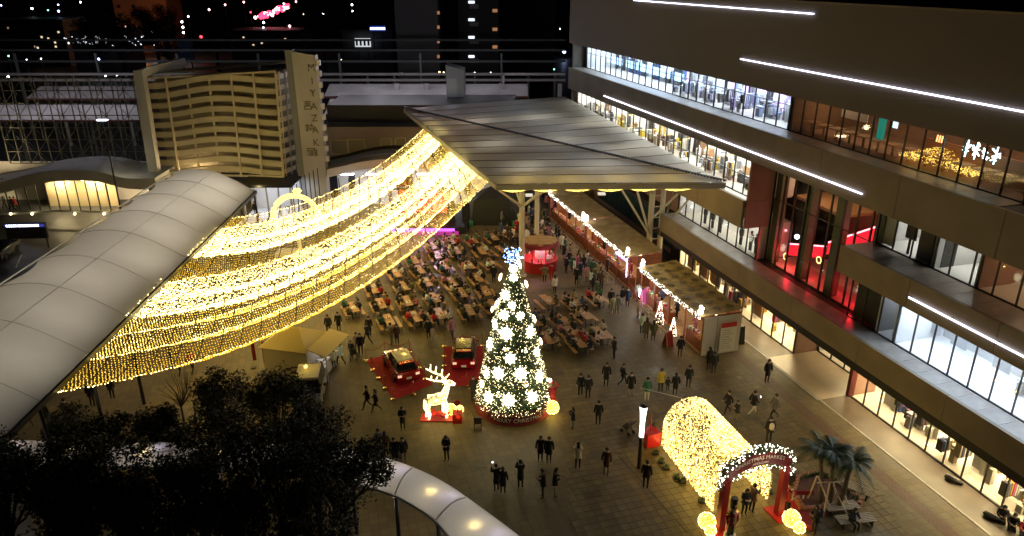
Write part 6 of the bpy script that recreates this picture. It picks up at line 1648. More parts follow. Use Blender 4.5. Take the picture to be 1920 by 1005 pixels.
band('platform_roof', 'rear lit platform roof right of the name tower', 608, 990, 168, 183, 108, m_plat, lampn=6, pw=240)
band('platform_roof', 'lit platform roof behind the steel trusses at far left', -40, 262, 209, 228, 100, m_plat, lampn=5, pw=320)
band('platform_roof', 'second brownish platform roof behind the steel trusses', 50, 262, 172, 187, 112, m_plat, lampn=4, pw=110)
tra = thing('train_platform_shelter', 'dark viaduct rails crossing behind the station', 'viaduct', (0, 118, 0))
zv = atY(700, 150, 118).z
for dz, dy in ((0, 0), (.9, 0), (2.2, 6), (3.4, 12), (4.4, 20)):
    a = atY(-60, 150, 118 + dy); c = atY(1060, 150, 118 + dy)
    MB().box(a.x, c.x, dy, dy + .6, zv + dz - .2, zv + dz + .15).build('rail_beam', m_conc if dz < 1 else mat('dim_beam', (.10, .11, .11), .6), tra)
for k in range(26):
    x_ = -90 + k * 4.2; MB().box(x_, x_ + .3, .2, .5, 0, zv + (.9 if k % 3 else 4)).build('post', mat('dim_beam', (.10, .11, .11), .6), tra)
for x in (744, 800, 940, 1050):
    p = atY(x, 160, 110); MB().box(p.x - .3, p.x + .3, -8, -7.5, 0, zv + .5).build('pale_post', m_conc, tra)
p0, p1 = atY(942, 138, 112), atY(1058, 138, 112); MB().box(p0.x, p1.x, -6.2, -6, p0.z - .2, p0.z + .1).build('gantry_beam', m_conc, tra); MB().box(p0.x, p0.x + .3, -6.2, -6, 0, p0.z).build('gantry_post', m_conc, tra)
lamp('viaduct_lamp', (-18, -14, zv + 5), 260, (.85, .9, 1), .3, parent=tra); lamp('viaduct_lamp', (10, -12, zv + 4), 160, (.85, .9, 1), .3, parent=tra)

# ================================================================== the dark city beyond
m_bd = mat('dark_building', (.05, .05, .052), .8, var=.2, scale=.1); m_bd2 = mat('grey_dark_building', (.16, .15, .15), .8)
m_wwin = em('far_window_white', (.85, .92, 1), 1.6); m_owin = em('far_window_orange', (1, .45, .2), .35); m_wwarm = em('far_window_warm', (1, .75, .5), 1.0)
def tower_b(x0, x1, ytop, Y, label, m, wins=None, dep=14):
    a, c = atY(x0, 60, Y), atY(x1, 60, Y); t = thing('far_building', label, 'building', ((a.x + c.x) / 2, Y, 0)); w2 = (c.x - a.x) / 2; H = min(atY(x0, ytop, Y).z, 60)
    MB().box(-w2, w2, 0, dep, 0, H).build('wall', m, t); MB().box(-w2 - .2, w2 + .2, -.2, dep + .2, H, H + .5).build('roof', m_indark, t)
    for (px, py, wpx, hpx, mm) in (wins or []):
        p = atY(px, py, Y - .1); k = 1 / 1380 * (Y) * 1.08
        if p.z < .5: continue
        MB().box(p.x - t.location.x - wpx * k / 2, p.x - t.location.x + wpx * k / 2, -.12, -.02, p.z - hpx * k / 2, p.z + hpx * k / 2).build('window', mm, t)
    return t
tower_b(742, 822, -40, 150, 'dark grey apartment block with a column of small warm balcony lights', m_bd2, [(822, y, 4, 5, m_owin) for y in (24, 51, 78, 106)], 16)
tower_b(860, 935, -40, 155, 'dark apartment stair block with stacked white-lit landings', m_bd, [(884, y, 10, 4, m_wwin) for y in (4, 37, 70, 106)] + [(889, y + 8, 15, 7, mat('stair_wall', (.3, .3, .3), .8)) for y in (4, 37, 70, 106)] + [(928, y, 8, 5, m_owin) for y in (20, 55, 88)], 14)
tower_b(222, 320, -40, 260, 'distant orange-lit apartment block among dark trees', mat('orange_wall', (.45, .20, .09), .8), [(250, 12, 6, 5, m_indark), (251, 28, 6, 5, m_indark), (222, 12, 6, 5, m_indark), (224, 28, 6, 5, m_indark)], 12)
lamp('orange_street_glow', tuple(atY(255, 75, 235)), 1500, (1, .40, .12), .5); lamp('orange_street_glow', tuple(atY(308, 50, 240)), 900, (1, .4, .12), .5)
tower_b(958, 1040, 5, 190, 'plain dark building near the top right of the dark skyline', m_bd)
tower_b(0, 120, 40, 220, 'low dark building far left with scattered lit windows', m_bd, [(R.uniform(5, 115), R.uniform(50, 90), 3, 3, m_wwarm) for k in range(8)])
tower_b(130, 215, 62, 200, 'low dark shop building with a row of bright whitish windows', m_bd, [(R.uniform(140, 215), R.uniform(70, 84), 5, 4, m_wwin) for k in range(14)])
tower_b(640, 735, 60, 190, 'dark building bearing a blue lit roof sign', m_bd, [])
tower_b(430, 560, 60, 230, 'dark building behind red tail lights', m_bd, [(R.uniform(440, 550), R.uniform(66, 90), 3, 2, m_wwarm) for k in range(5)])
def lightbox(x0, x1, y0, y1, Y, m, label, lines=None):
    a, c = atY(x0, y1, Y), atY(x1, y0, Y); t = thing('lit_sign', label, 'sign', ((a.x + c.x) / 2, Y, 0))
    MB().box(a.x - t.location.x, c.x - t.location.x, 0, .5, a.z, c.z).build('panel', m, t)
    for s_ in (-1, 1): MB().box(s_ * (c.x - a.x) * .3 - .1, s_ * (c.x - a.x) * .3 + .1, .1, .4, 0, a.z).build('post', m_indark, t)
    if lines:
        b = MB()
        for k in range(lines): x_ = (a.x - t.location.x) + (c.x - a.x) * (k + .5) / lines; b.box(x_ - .25, x_ + .25, -.06, -.01, a.z + .3, c.z - .3)
        b.build('lettering', m_indark if lines < 6 else em('blue_white_letters', (.7, .8, 1), 5), t)
lightbox(694, 722, 49, 58, 186, em('blue_sign', (.02, .05, .4), .8), 'small blue lit sign with white characters', 6)
lightbox(666, 694, 72, 88, 188, em('white_sign', (.8, .85, .9), .8), 'small white lit sign below the blue one', 4)
lightbox(337, 357, 72, 112, 150, mat('blue_panel', (.03, .06, .13), .6), 'dim blue panel standing under three white lights')
# lamps and tail lights, one by one
m_pt = {'w': em('far_lamp_white', (.8, .88, 1), 14), 'b': em('far_lamp_blue', (.45, .55, 1), 14), 'r': em('far_lamp_red', (1, .03, .05), 9), 'p': em('far_lamp_pink', (1, .45, .45), 9), 'g': em('far_lamp_green', (.2, 1, .5), 7), 'y': em('far_lamp_warm', (1, .75, .45), 8)}
def far_lamp(x, y, Y, c, r, label, grp):
    p = atY(x, y, Y); t = thing('distant_lamp', label, 'lamp', (p.x, Y, 0), 0, grp)
    MB().cyl((0, 0, 0), (0, 0, max(.3, p.z)), .08, .06, 5).build('pole', m_indark, t); MB().ball((0, 0, max(.4, p.z)), r, 8, 5).build('lamp_head', m_pt[c], t)
for (x, y, c, r) in [(2, 10, 'b', 2), (60, 16, 'w', 3), (90, 19, 'g', 2), (92, 34, 'b', 3), (109, 9, 'b', 2), (110, 21, 'b', 3), (151, 4, 'w', 2.4), (53, 36, 'y', 1.6), (133, 50, 'y', 2), (55, 57, 'y', 1.4), (163, 43, 'y', 1.5), (235, 50, 'p', 1.6), (252, 58, 'w', 2),
                     (341, 41, 'w', 3), (343, 51, 'w', 3), (344, 61, 'w', 3.2), (286, 60, 'w', 2.4), (287, 71, 'w', 3), (289, 83, 'w', 3), (291, 94, 'w', 2.4), (353, 31, 'p', 3), (392, 18, 'p', 3), (422, 9, 'p', 2.6), (457, 4, 'p', 2.6), (470, 23, 'r', 2.4), (377, 69, 'r', 4), (478, 70, 'r', 3), (453, 72, 'w', 2.4),
                     (494, 42, 'w', 3), (494, 52, 'w', 2.4), (496, 61, 'w', 2.4), (497, 71, 'w', 2.6), (543, 49, 'p', 3.4), (569, 27, 'y', 1.5), (606, 26, 'w', 2), (660, 9, 'w', 2.6), (661, 21, 'w', 2.6), (555, 3, 'p', 2.4), (532, 7, 'w', 2), (537, 16, 'p', 2), (640, 112, 'y', 1.3), (1058, 97, 'b', 4.5), (1039, 130, 'g', 2), (1050, 54, 'w', 1.6),
                     (15, 144, 'w', 3.4), (28, 112, 'b', 2.2), (50, 112, 'w', 1.8), (77, 110, 'w', 1.8), (185, 111, 'b', 3.2), (198, 142, 'w', 2.6), (219, 141, 'w', 2), (16, 105, 'g', 2.2), (824, 135, 'y', 2.2), (832, 136, 'y', 2.2), (753, 137, 'w', 1.6), (870, 136, 'w', 1.2), (890, 136, 'w', 1.2), (920, 136, 'w', 1.2)]:
    Y = 240 if y < 100 else 125
    nm = {'w': 'white', 'b': 'bluish', 'r': 'red', 'p': 'pinkish', 'g': 'green', 'y': 'warm'}[c]
    wh_ = 'over the dark city at the top' if y < 100 else 'along the dark viaduct'
    col_ = 'at the far left' if x < 130 else ('left of the louvred block' if x < 250 else ('above the louvred block' if x < 380 else ('left of the name tower' if x < 545 else ('right of the name tower' if x < 740 else 'near the shopping building'))))
    hi_ = 'highest' if y < 15 else ('high' if y < 40 else ('middle-height' if y < 100 else 'low'))
    far_lamp(x, y, Y, c, r * Y / 1380 * .62, '%s small distant %s lamp %s' % (hi_, nm, col_), 'distant %s lamps %s, %s' % (nm, col_, hi_))
b = MB(); b2 = MB()
for k in range(90):
    t = R.random(); x = 480 + 60 * t + R.uniform(-6, 6); y = 34 - 22 * t + R.uniform(-4, 4); p = atY(x, y, 250); (b if R.random() < .75 else b2).ball(p, R.uniform(.25, .6), 6, 4)
o = b.build('tail_lights', em('tail_red', (1, .03, .08), 5), None, kind='stuff'); tag(o, 'dense stream of red tail lights on the far road at the top', 'tail lights')
o = b2.build('head_lights', m_pt['p'], None, kind='stuff'); tag(o, 'pinkish lights scattered in the far stream of red tail lights', 'car lights')
b = MB()
for k in range(50): p = atY(R.uniform(120, 270), R.uniform(66, 88), 195); b.octa(p, R.uniform(.12, .35))
o = b.build('shop_glints', m_wwin, None, kind='stuff'); tag(o, 'scattered whitish glints of far shop windows behind dark trees', 'lights')
# ================================================================== red carpets, cars, posts and ropes
def carpet(pts, label):
    c = sum((G(*p) for p in pts), Vector()) / len(pts)
    b = MB().slab([G(*p, .035) - Vector((c.x, c.y, 0)) for p in pts], .012)
    o = b.build('red_carpet', mat('carpet_red', (.42, .008, .012), .85, var=.12, scale=4), None, loc=(c.x, c.y, 0)); return tag(o, label, 'carpet')
carpet([(686, 675), (765, 655), (812, 720), (738, 750)][::-1], 'left red carpet laid askew under the light-roofed car')
carpet([(832, 650), (905, 648), (906, 722), (832, 724)][::-1], 'right red carpet laid square under the car with a black glass roof')
def car(p, rz, label, roofm, paint, plate_up=True):
    t = thing('parked_car', label, 'car', tuple(p), rz)
    L_, W_ = 3.9, 1.72                # front towards +y
    def sect(y, w0, w1, z0, z1, z2, wr):   # a body ring: sill, waist, roof
        return [Vector((-w0, y, z0)), Vector((-w1, y, z1)), Vector((-wr, y, z2)), Vector((wr, y, z2)), Vector((w1, y, z1)), Vector((w0, y, z0))]
    body = [(-1.95, .70, .74, .42, .60, .80, .62), (-1.88, .80, .84, .26, .62, .93, .68), (-1.2, .82, .86, .22, .66, .95, .74), (0, .82, .86, .22, .66, .93, .75), (.95, .82, .86, .22, .66, .92, .74), (1.6, .80, .82, .24, .62, .84, .66), (1.92, .66, .70, .36, .52, .66, .5)]
    vs = []; fs = []
    for q in body: vs += sect(*q)
    for i in range(len(body) - 1):
        for e in range(6): fs.append((i * 6 + e, i * 6 + (e + 1) % 6, i * 6 + 6 + (e + 1) % 6, i * 6 + 6 + e))
    fs += [(0, 1, 2, 3, 4, 5), tuple(range(6 * len(body) - 1, 6 * len(body) - 7, -1))]
    o = MB().raw(vs, fs).build('body', paint, t); bv = o.modifiers.new('b', 'BEVEL'); bv.width = .05; bv.segments = 2
    # glass house
    gh = [(-1.72, .72, .93, .58, 1.0), (-1.3, .74, .94, .56, 1.40), (.25, .75, .93, .58, 1.44), (1.05, .72, .92, .62, .98)]
    vs = []
    for y, w0, z0, w1, z1 in gh: vs += [Vector((-w0, y, z0)), Vector((-w1, y, z1)), Vector((w1, y, z1)), Vector((w0, y, z0))]
    fs = [(i * 4 + e, i * 4 + (e + 1) % 4, i * 4 + 4 + (e + 1) % 4, i * 4 + 4 + e) for i in range(3) for e in range(4)] + [(0, 1, 2, 3), (15, 14, 13, 12)]
    MB().raw(vs, fs).build('windows', mat('car_glass', (.015, .016, .018), .08, spec=.8), t)
    vs = [Vector(v) for v in ((-.55, -1.32, 1.40), (.55, -1.32, 1.40), (.57, .25, 1.44), (-.57, .25, 1.44), (-.50, -1.25, 1.47), (.50, -1.25, 1.47), (.52, .18, 1.50), (-.52, .18, 1.50))]
    rf = MB().hexa(vs).build('roof', roofm, t); bv = rf.modifiers.new('b', 'BEVEL'); bv.width = .02; bv.segments = 2
    MB().box(-.5, .5, -1.62, -1.32, 1.37, 1.43).build('spoiler', paint, t)
    for sx in (-1, 1):
        for y in (-1.2, 1.2):
            w = MB().cyl((sx * .70, y, .31), (sx * .88, y, .31), .31, .31, 16).build('wheel', m_black, t)
            MB().cyl((sx * .875, y, .31), (sx * .89, y, .31), .2, .18, 10).build('rim', mat('rim_silver', (.5, .5, .5), .25, .9), w)
        MB().box(sx * .6 - .13, sx * .6 + .13, -1.965, -1.90, .62, .78).build('tail_light', em('tail_light_glow', (1, .5, .3), 1.2), t)
        MB().box(sx * .58 - .14, sx * .58 + .14, 1.78, 1.90, .60, .72).build('headlight', m_white, t)
        MB().ball((sx * .92, .75, .98), .1, 8, 5, (1, .7, .7)).build('mirror', paint, t)
        for y in (-.35,): MB().box(sx * .862, sx * .868, y - .01, y + .01, .3, .92).build('door_gap', m_black, t)
    MB().box(-.17, .17, -1.99, -1.96, .42, .56).build('number_plate', m_white, t)
    b = MB(); b.box(-.5, .5, 1.08, 1.1, .965, .975); b.bar((-.5, 1.0, .99), (.1, .75, 1.1), .02); b.build('wiper', m_black, t)
    return t
m_cred = mat('car_paint_red', (.34, .006, .012), .22, .35, coat=1.0)
car(G(752, 695, .045), D(24), 'red hatchback with pale cream roof on the left red carpet', mat('cream_roof', (.66, .60, .42), .25, coat=1), m_cred)
car(G(871, 672, .045), D(2), 'red sports car with black glass roof on the right red carpet', mat('black_glass_roof', (.03, .03, .03), .12, coat=1), m_cred)
def sbar(p, label, grp):
    t = thing('barrier_post', label, 'barrier post', tuple(p), 0, grp)
    MB().lathe((0, 0, 0), [(.16, 0), (.16, .03), (.05, .05)], 12).build('foot', m_br, t); MB().cyl((0, 0, .05), (0, 0, .9), .022, .022, 8).build('pole', m_br, t); MB().ball((0, 0, .93), .045, 8, 5).build('knob', m_br, t)
m_br = mat('brass', (.75, .55, .28), .25, .9); m_rope = mat('red_rope', (.3, .01, .015), .7)
def ropes(pts, nm, mode=None):
    P = [G(x, y, .036) for x, y in pts]
    for k, p in enumerate(P): sbar(p, '%s brass barrier post counting clockwise from the near right corner of the %s carpet' % (['first', 'second', 'third', 'fourth', 'fifth', 'sixth', 'seventh', 'eighth', 'ninth', 'tenth', 'eleventh'][k], nm), 'brass posts around the %s' % nm)
    for k in range(len(P) - 1):
        a, c = P[k] + Vector((0, 0, .84)), P[k + 1] + Vector((0, 0, .84))
        if (a - c).length > 4: continue
        b = MB().tube([lerp(a, c, i / 8) - Vector((0, 0, .28 * 4 * (i / 8) * (1 - i / 8))) - Vector((P[k].x, P[k].y, 0)) for i in range(9)], .02, 5)
        o = b.build('rope', m_rope, None, loc=(P[k].x, P[k].y, 0)); tag(o, 'slack red rope following the %s brass post of the %s carpet' % (['first', 'second', 'third', 'fourth', 'fifth', 'sixth', 'seventh', 'eighth', 'ninth', 'tenth', 'eleventh'][k], nm), 'rope', 'ropes around the %s' % nm)
ropes([(776, 740), (737, 749), (722, 728), (709, 709), (698, 693), (686, 676), (722, 662), (768, 660), (786, 690), (797, 711)], 'left car')
ropes([(905, 722), (876, 724), (833, 722), (833, 704), (833, 686), (833, 668), (833, 649), (868, 647), (905, 648)], 'right car')

# ================================================================== food tent with yellow-lit awnings and a parked van
ft = thing('food_tent', 'white food tent with yellow-lit peaked awnings under the light net', 'tent', (G(560, 690).x, G(560, 690).y, 0), D(-14))
m_tent = mat('tent_cloth', (.72, .60, .28), .7, trans=.2); m_twall = mat('tent_wall', (.5, .46, .38), .7)  # yellow light of the net is put into the cloth colour
MB().box(-1.7, 1.5, -1.3, 1.5, 0, 2.1).build('side_wall', m_twall, ft)
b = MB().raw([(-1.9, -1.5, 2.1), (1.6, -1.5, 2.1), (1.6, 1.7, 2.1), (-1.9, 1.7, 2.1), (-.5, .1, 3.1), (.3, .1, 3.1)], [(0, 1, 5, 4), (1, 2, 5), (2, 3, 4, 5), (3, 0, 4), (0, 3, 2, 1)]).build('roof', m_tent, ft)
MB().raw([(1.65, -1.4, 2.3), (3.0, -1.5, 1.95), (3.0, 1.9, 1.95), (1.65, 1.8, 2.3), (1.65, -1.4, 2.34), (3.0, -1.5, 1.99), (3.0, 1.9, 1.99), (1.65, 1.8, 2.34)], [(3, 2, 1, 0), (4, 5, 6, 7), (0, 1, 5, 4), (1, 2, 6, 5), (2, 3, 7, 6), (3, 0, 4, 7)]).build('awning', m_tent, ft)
for y in (-1.3, 1.7): MB().cyl((2.9, y, 0), (2.9, y, 1.97), .03, .03, 6).build('pole', m_white, ft)
MB().box(1.55, 2.3, -1.0, 1.4, .02, .95).build('counter', m_white, ft)
b = MB()
for k in range(14): b.box(1.6 + R.random() * .5, 1.75 + R.random() * .5, -.9 + k * .16, -.8 + k * .16, .951, 1.1 + R.random() * .15)
b.build('goods', m_white, ft)
lamp('tent_lamp', (2.0, .2, 1.8), 14, (.95, .92, 1), .1, parent=ft); lamp('tent_lamp', (-.2, .2, 1.9), 12, (1, .85, .4), .1, parent=ft)
vn = thing('parked_van', 'dark van with pale bonnet parked between the food tent and the dark trees', 'van', tuple(G(585, 738)), D(8))
o = MB().hexa([(-.9, -2.0, .3), (.9, -2.0, .3), (.9, 2.0, .3), (-.9, 2.0, .3), (-.85, -2.0, 1.1), (.85, -2.0, 1.1), (.85, 2.0, 1.0), (-.85, 2.0, 1.0)]).build('body', mat('van_paint', (.35, .35, .36), .3, .2, coat=1), vn); bv = o.modifiers.new('b', 'BEVEL'); bv.width = .08; bv.segments = 2
o = MB().hexa([(-.84, -1.9, 1.1), (.84, -1.9, 1.1), (.84, 1.2, 1.02), (-.84, 1.2, 1.02), (-.74, -1.6, 1.9), (.74, -1.6, 1.9), (.74, .6, 1.9), (-.74, .6, 1.9)]).build('windows', MATS['car_glass'], vn)
MB().hexa([(-.72, -1.5, 1.902), (.72, -1.5, 1.902), (.72, .5, 1.902), (-.72, .5, 1.902), (-.66, -1.4, 1.96), (.66, -1.4, 1.96), (.66, .4, 1.96), (-.66, .4, 1.96)]).build('roof', MATS['van_paint'], vn)
for sx in (-1, 1):
    for y in (-1.25, 1.25): MB().cyl((sx * .72, y, .33), (sx * .92, y, .33), .33, .33, 14).build('wheel', m_black, vn)
    MB().box(sx * .7 - .12, sx * .7 + .12, -2.03, -1.99, .7, .9).build('headlight', m_white, vn); MB().ball((sx * 1.0, -.9, 1.15), .12, 8, 5).build('mirror', m_black, vn)
# banner posts left of the tent
for (x, y, lb, c) in ((476, 690, 'white pole with a red banner left of the food tent', m_red), (496, 695, 'dark red pole banner beside the food tent', m_dred)):
    t = thing('banner', lb, 'banner', tuple(G(x, y))); MB().cyl((0, 0, 0), (0, 0, 2.6), .025, .025, 6).build('pole', m_white, t); MB().box(.03, .26, -.01, .01, .6, 2.2).build('cloth', m_dred, t); MB().cyl((0, 0, 0), (0, 0, .08), .2, .2, 10).build('foot', m_black, t)

# ================================================================== stage with magenta and red light, below the net
sg = thing('stage', 'low stage with magenta screen light and black speaker screens behind the tables', 'stage', (atY(800, 400, 73.5).x, 73.5, 0)); OS = Vector(sg.location)
MB().box(-3.5, 4.2, -1.5, 4, 0, .7).build('platform', m_black, sg)
MB().box(-3.4, 2.4, 3.2, 3.4, .8, 3.4).build('backdrop', em('backdrop_glow', (1, .05, .04), .9), sg); MB().box(-3.45, 2.45, 3.15, 3.45, 3.42, 3.6).build('screen_frame', m_black, sg); MB().box(-3.3, 3.4, -1.9, -1.6, .0, .32).build('screen', em('magenta_screen', (1, .06, .5), .5), sg)  # red stage light on the backdrop is put in as its own glow
MB().box(-3.45, 3.0, -1.55, -1.51, .1, .6).build('front_led', em('violet_led', (.7, .15, 1), 1.6), sg)
for x in (-3.3, 2.4, 4.0): MB().box(x - .4, x + .4, 1.4, 2.2, .7, 2.4).build('speaker', m_black, sg)
lamp('stage_lamp', (-2.5, 1, 3.6), 120, (1, .10, .12), .15, parent=sg); lamp('stage_lamp', (0, .2, 3.0), 90, (1, .1, .8), .15, parent=sg)
lamp('stage_spot', (1.5, -1.0, 4.2), 1500, (.72, .55, 1), .15, 'SPOT', sg, 85, rot=(D(62), 0, D(160)))
for x in (-3.6, 4.3): MB().cyl((x, .2, 0), (x, .2, 4.3), .07, .07, 6).build('truss_post', m_dsteel, sg)
MB().cyl((-3.6, .2, 4.3), (4.3, .2, 4.3), .08, .08, 6).build('truss_bar', m_dsteel, sg)
bk = thing('black_tent', 'black rounded tarpaulin cover with green feet right of the stage', 'tent', (atY(925, 400, 76).x, 76, 0)); bk.scale = (1.3, 1.2, 1.35)
MB().raw([(-1.8, -1, 0), (1.8, -1.2, 0), (1.8, 1.5, 0), (-1.8, 1.5, 0), (-1.6, -.7, 1.9), (1.3, -.8, 2.3), (1.2, 1.2, 2.4), (-1.5, 1.2, 2.1), (-.2, .2, 2.9)], [(0, 1, 5, 4), (1, 2, 6, 5), (2, 3, 7, 6), (3, 0, 4, 7), (4, 5, 8), (5, 6, 8), (6, 7, 8), (7, 4, 8)]).build('cover', mat('black_tarp', (.012, .014, .014), .35, bump=.5, bscale=3), bk, smooth=False)
for x in (-1.9, 1.8): MB().box(x - .25, x + .25, -1.5, -1.0, 0, .4).build('weight', mat('green_weight', (.05, .25, .12), .6), bk)

# ================================================================== street lamp, red stand, stroller
L0 = G(1198, 878); lp = thing('street_lamp', 'slim street lamp with tall tapered glowing glass on a black pole', 'street lamp', tuple(L0))
MB().cyl((0, 0, 0), (0, 0, 2.05), .12, .11, 12).build('pole', m_black, lp)
MB().lathe((0, 0, 2.06), [(.13, 0), (.13, .9), (.17, 1.5), (.21, 1.86)], 14).build('glass', em('street_lamp_glass', (1, .86, .80), 3.6), lp, smooth=True)
MB().lathe((0, 0, 3.93), [(.22, 0), (.18, .06), (.02, .12)], 14).build('cap', m_dsteel, lp)
sb_ = thing('red_stand', 'red box stand with a red pole standing behind the street lamp', 'stand', tuple(G(1219, 833)), D(20))
b_ = MB().box(-.42, .42, -.38, .38, .05, .85).build('box', mat('glossy_red', (.55, .01, .015), .3, coat=.5), sb_); MB().box(-.45, .45, -.41, .41, .852, .93).build('lid', m_red, sb_)
MB().cyl((0, .1, .93), (0, .1, 1.95), .03, .03, 8).build('pole', m_red, sb_)
for x in (-.35, .35): MB().ball((x, .3, 1.06), .14, 8, 5).build('dark_ball', m_indark, sb_)
for (x, y, rz, lb) in ((1177, 812, 40, 'small stroller with a long handle parked left of the street lamp'), (743, 866, 0, 'dark stroller parked behind the curved walkway roof'), (896, 803, 0, 'loaded wheelchair-like cart at the left foot of the big tree'), (664, 672, 0, 'dark stroller beside the beige jacket left of the carpets')):
    t = thing('stroller', lb, 'stroller', tuple(G(x, y)), D(rz))
    for sx in (-.2, .2):
        for y_ in (-.25, .3): MB().cyl((sx - .02, y_, .12), (sx + .02, y_, .12), .12, .12, 10).build('wheel', m_black, t)
        MB().bar((sx, -.25, .12), (sx, .2, .55), .03).bar((sx, .3, .12), (sx, .0, .5), .03).bar((sx, -.1, .5), (sx, -.45, 1.0), .03).build('frame', m_dsteel, t)
    MB().hexa([(-.2, -.1, .35), (.2, -.1, .35), (.2, .3, .4), (-.2, .3, .4), (-.2, -.2, .8), (.2, -.2, .8), (.2, -.05, .85), (-.2, -.05, .85)]).build('seat', mat('stroller_cloth', (.1, .09, .09), .8), t)
    MB().bar((-.2, -.45, 1.0), (.2, -.45, 1.0), .035).build('handle', m_black, t)
# Santa figure climbing at the right of the tree
sf = thing('santa_figure', 'lit red climbing Santa figure at the right side of the Christmas tree', 'figure', (TC.x + 2.35, TC.y - .2, 0))
b = MB(); b.ball((0, 0, 1.0), .32, 10, 7, (1, 1, 1.2)); b.ball((-.1, -.1, 1.75), .2, 10, 7); b.tube([(.1, 0, .75), (.3, -.1, .4), (.25, -.2, .05)], [.14, .12, .09], 7).tube([(-.15, 0, .75), (-.1, -.2, .4), (-.2, -.2, .1)], [.14, .12, .09], 7).tube([(.2, 0, 1.3), (.4, -.1, 1.5), (.25, -.2, 1.8)], [.1, .08, .06], 7)
b.build('body', m_red, sf, smooth=True); MB().ball((-.12, -.2, 2.0), .12, 8, 5).build('pompom', em('figure_lights', (1, .9, .7), 8), sf); MB().ball((-.12, -.24, 1.68), .13, 8, 6).build('beard', m_white, sf); MB().ball((-.1, -.26, 1.8), .1, 8, 6).build('face', mat('face_paint', (.7, .45, .32), .5), sf)
# string pole line
o = MB().cyl(G(1200, 727, 2.2), G(1285, 748, 2.4), .015, .015, 4).build('guy_string', m_white, None); tag(o, 'thin pale string stretched from the green jacket to the tunnel top', 'string')
# flower pots along the tunnel
for k, (x, y) in enumerate(((1232, 852), (1243, 868), (1252, 880), (1272, 897), (1283, 905), (1318, 942), (1428, 905), (1440, 925))):
    t = thing('flower_trough', 'small leafy pot on the ground beside the %s base of the light tunnel' % ('left' if x < 1400 else 'right'), 'plant pot', tuple(G(x - 3 if x < 1400 else x, y)), 0, 'leafy pots along the %s of the tunnel' % ('left' if x < 1400 else 'right'))
    MB().box(-.16, .16, -.14, .14, 0, .14).build('pot', m_indark, t); b = MB()
    for q in range(40): d_ = Vector((R.gauss(0, 1), R.gauss(0, 1), abs(R.gauss(0, 1)))).normalized() * .25; e = Vector((-d_.y, d_.x, 0)) * .2; c = Vector((0, 0, .15)); b.face([c + d_ * .3 - e, c + d_ * .3 + e, c + d_])
    b.build('leaves', m_leafp, t)

# ================================================================== palms, brick planter, benches at the lower right
m_brick = mat('planter_brick', (.30, .12, .07), .7, var=.3, scale=7)
PC = G(1560, 935); plr = thing('brick_planter', 'angular brick planter with dark soil around the palms', 'planter', (PC.x, PC.y, 0))
ring_ = [G(1487, 930), G(1495, 903), G(1530, 893), G(1555, 900), G(1612, 945), G(1608, 952), G(1560, 958), G(1505, 962)]
ring_ = [Vector((p.x - PC.x, p.y - PC.y, 0)) for p in ring_]
br_me = MB().box(-.115, .115, -.11, .11, 0, .085).mesh('brick', m_brick); nb = 0
for k in range(len(ring_)):
    a, c = ring_[k], ring_[(k + 1) % len(ring_)]; L_ = (c - a).length; n = max(1, int(L_ / .245)); an = math.atan2((c - a).y, (c - a).x)
    for row in range(4):
        for i in range(n):
            p = lerp(a, c, (i + .5 + (row % 2) * .3) / n); nb += 1
            if nb < 300: place('brick', br_me, plr, (p.x + R.uniform(-.004, .004), p.y + R.uniform(-.004, .004), row * .094), an)
cen = sum(ring_, Vector()) / len(ring_)
MB().slab([lerp(p, cen, .07) + Vector((0, 0, .32)) for p in ring_], .3).build('soil', mat('red_soil', (.07, .025, .02), .95, var=.4, scale=4), plr)
b = MB()
for k in range(500):
    j = R.choice([1, 2, 3, 4]); p = lerp(lerp(ring_[j], ring_[(j + 1) % 8], R.random()), cen, R.uniform(.06, .2)) + Vector((0, 0, .32)); d_ = Vector((R.gauss(0, 1), R.gauss(0, 1), 1.4)).normalized() * R.uniform(.1, .28); e = Vector((-d_.y, d_.x, 0)).normalized() * .035
    b.face([p - e, p + e, p + d_])
o = b.build('low_plants', m_leafp, None, loc=(PC.x, PC.y, 0), kind='stuff'); tag(o, 'low green plants along the far edge of the brick planter', 'plants')
m_trunk = mat('palm_trunk', (.09, .065, .045), .9, var=.3, bump=.8, bscale=14); m_frond = mat('palm_frond', (.035, .06, .016), .5, var=.3)
def palm(base, top, label, rad, n, seed):
    rnd = random.Random(seed); t = thing('palm_tree', label, 'palm', tuple(base)); tp_ = top - base
    MB().tube([Vector((0, 0, 0)), tp_ * .35 + Vector((.05, 0, 0)), tp_ * .7, tp_], [.13, .12, .10, .12], 8).build('trunk', m_trunk, t)
    for k in range(n):
        az = k / n * 6.283 + rnd.uniform(-.2, .2); el = rnd.uniform(-.1, 1.1); ln = rad * rnd.uniform(.8, 1.1); pts = []
        for i in range(8):
            f = i / 7; r = ln * f; z = ln * (math.sin(el) * f - .75 * f * f * (1 - .3 * el)); pts.append(tp_ + Vector((math.cos(az) * r * (1 - .15 * el), math.sin(az) * r * (1 - .15 * el), z + .05)))
        b = MB().tube(pts, [.02, .018, .015, .012, .01, .008, .006, .004], 3)
        side = Vector((-math.sin(az), math.cos(az), 0))
        for i in range(1, 7):
            for h in (0, .33, .66):
                c = lerp(pts[i], pts[i + 1], h) if i < 7 else pts[i]; dr = (pts[i + 1] - pts[i]).normalized(); w_ = .30 * math.sin(math.pi * (i + h + .4) / 8.2) + .05
                for s_ in (-1, 1): b.face([c, c + dr * .05, c + side * s_ * w_ + dr * w_ * .55 - Vector((0, 0, w_ * .35))])
        b.build('frond', m_frond, t)
    return t
def pt_(x, y, z): return G(x, y, z)
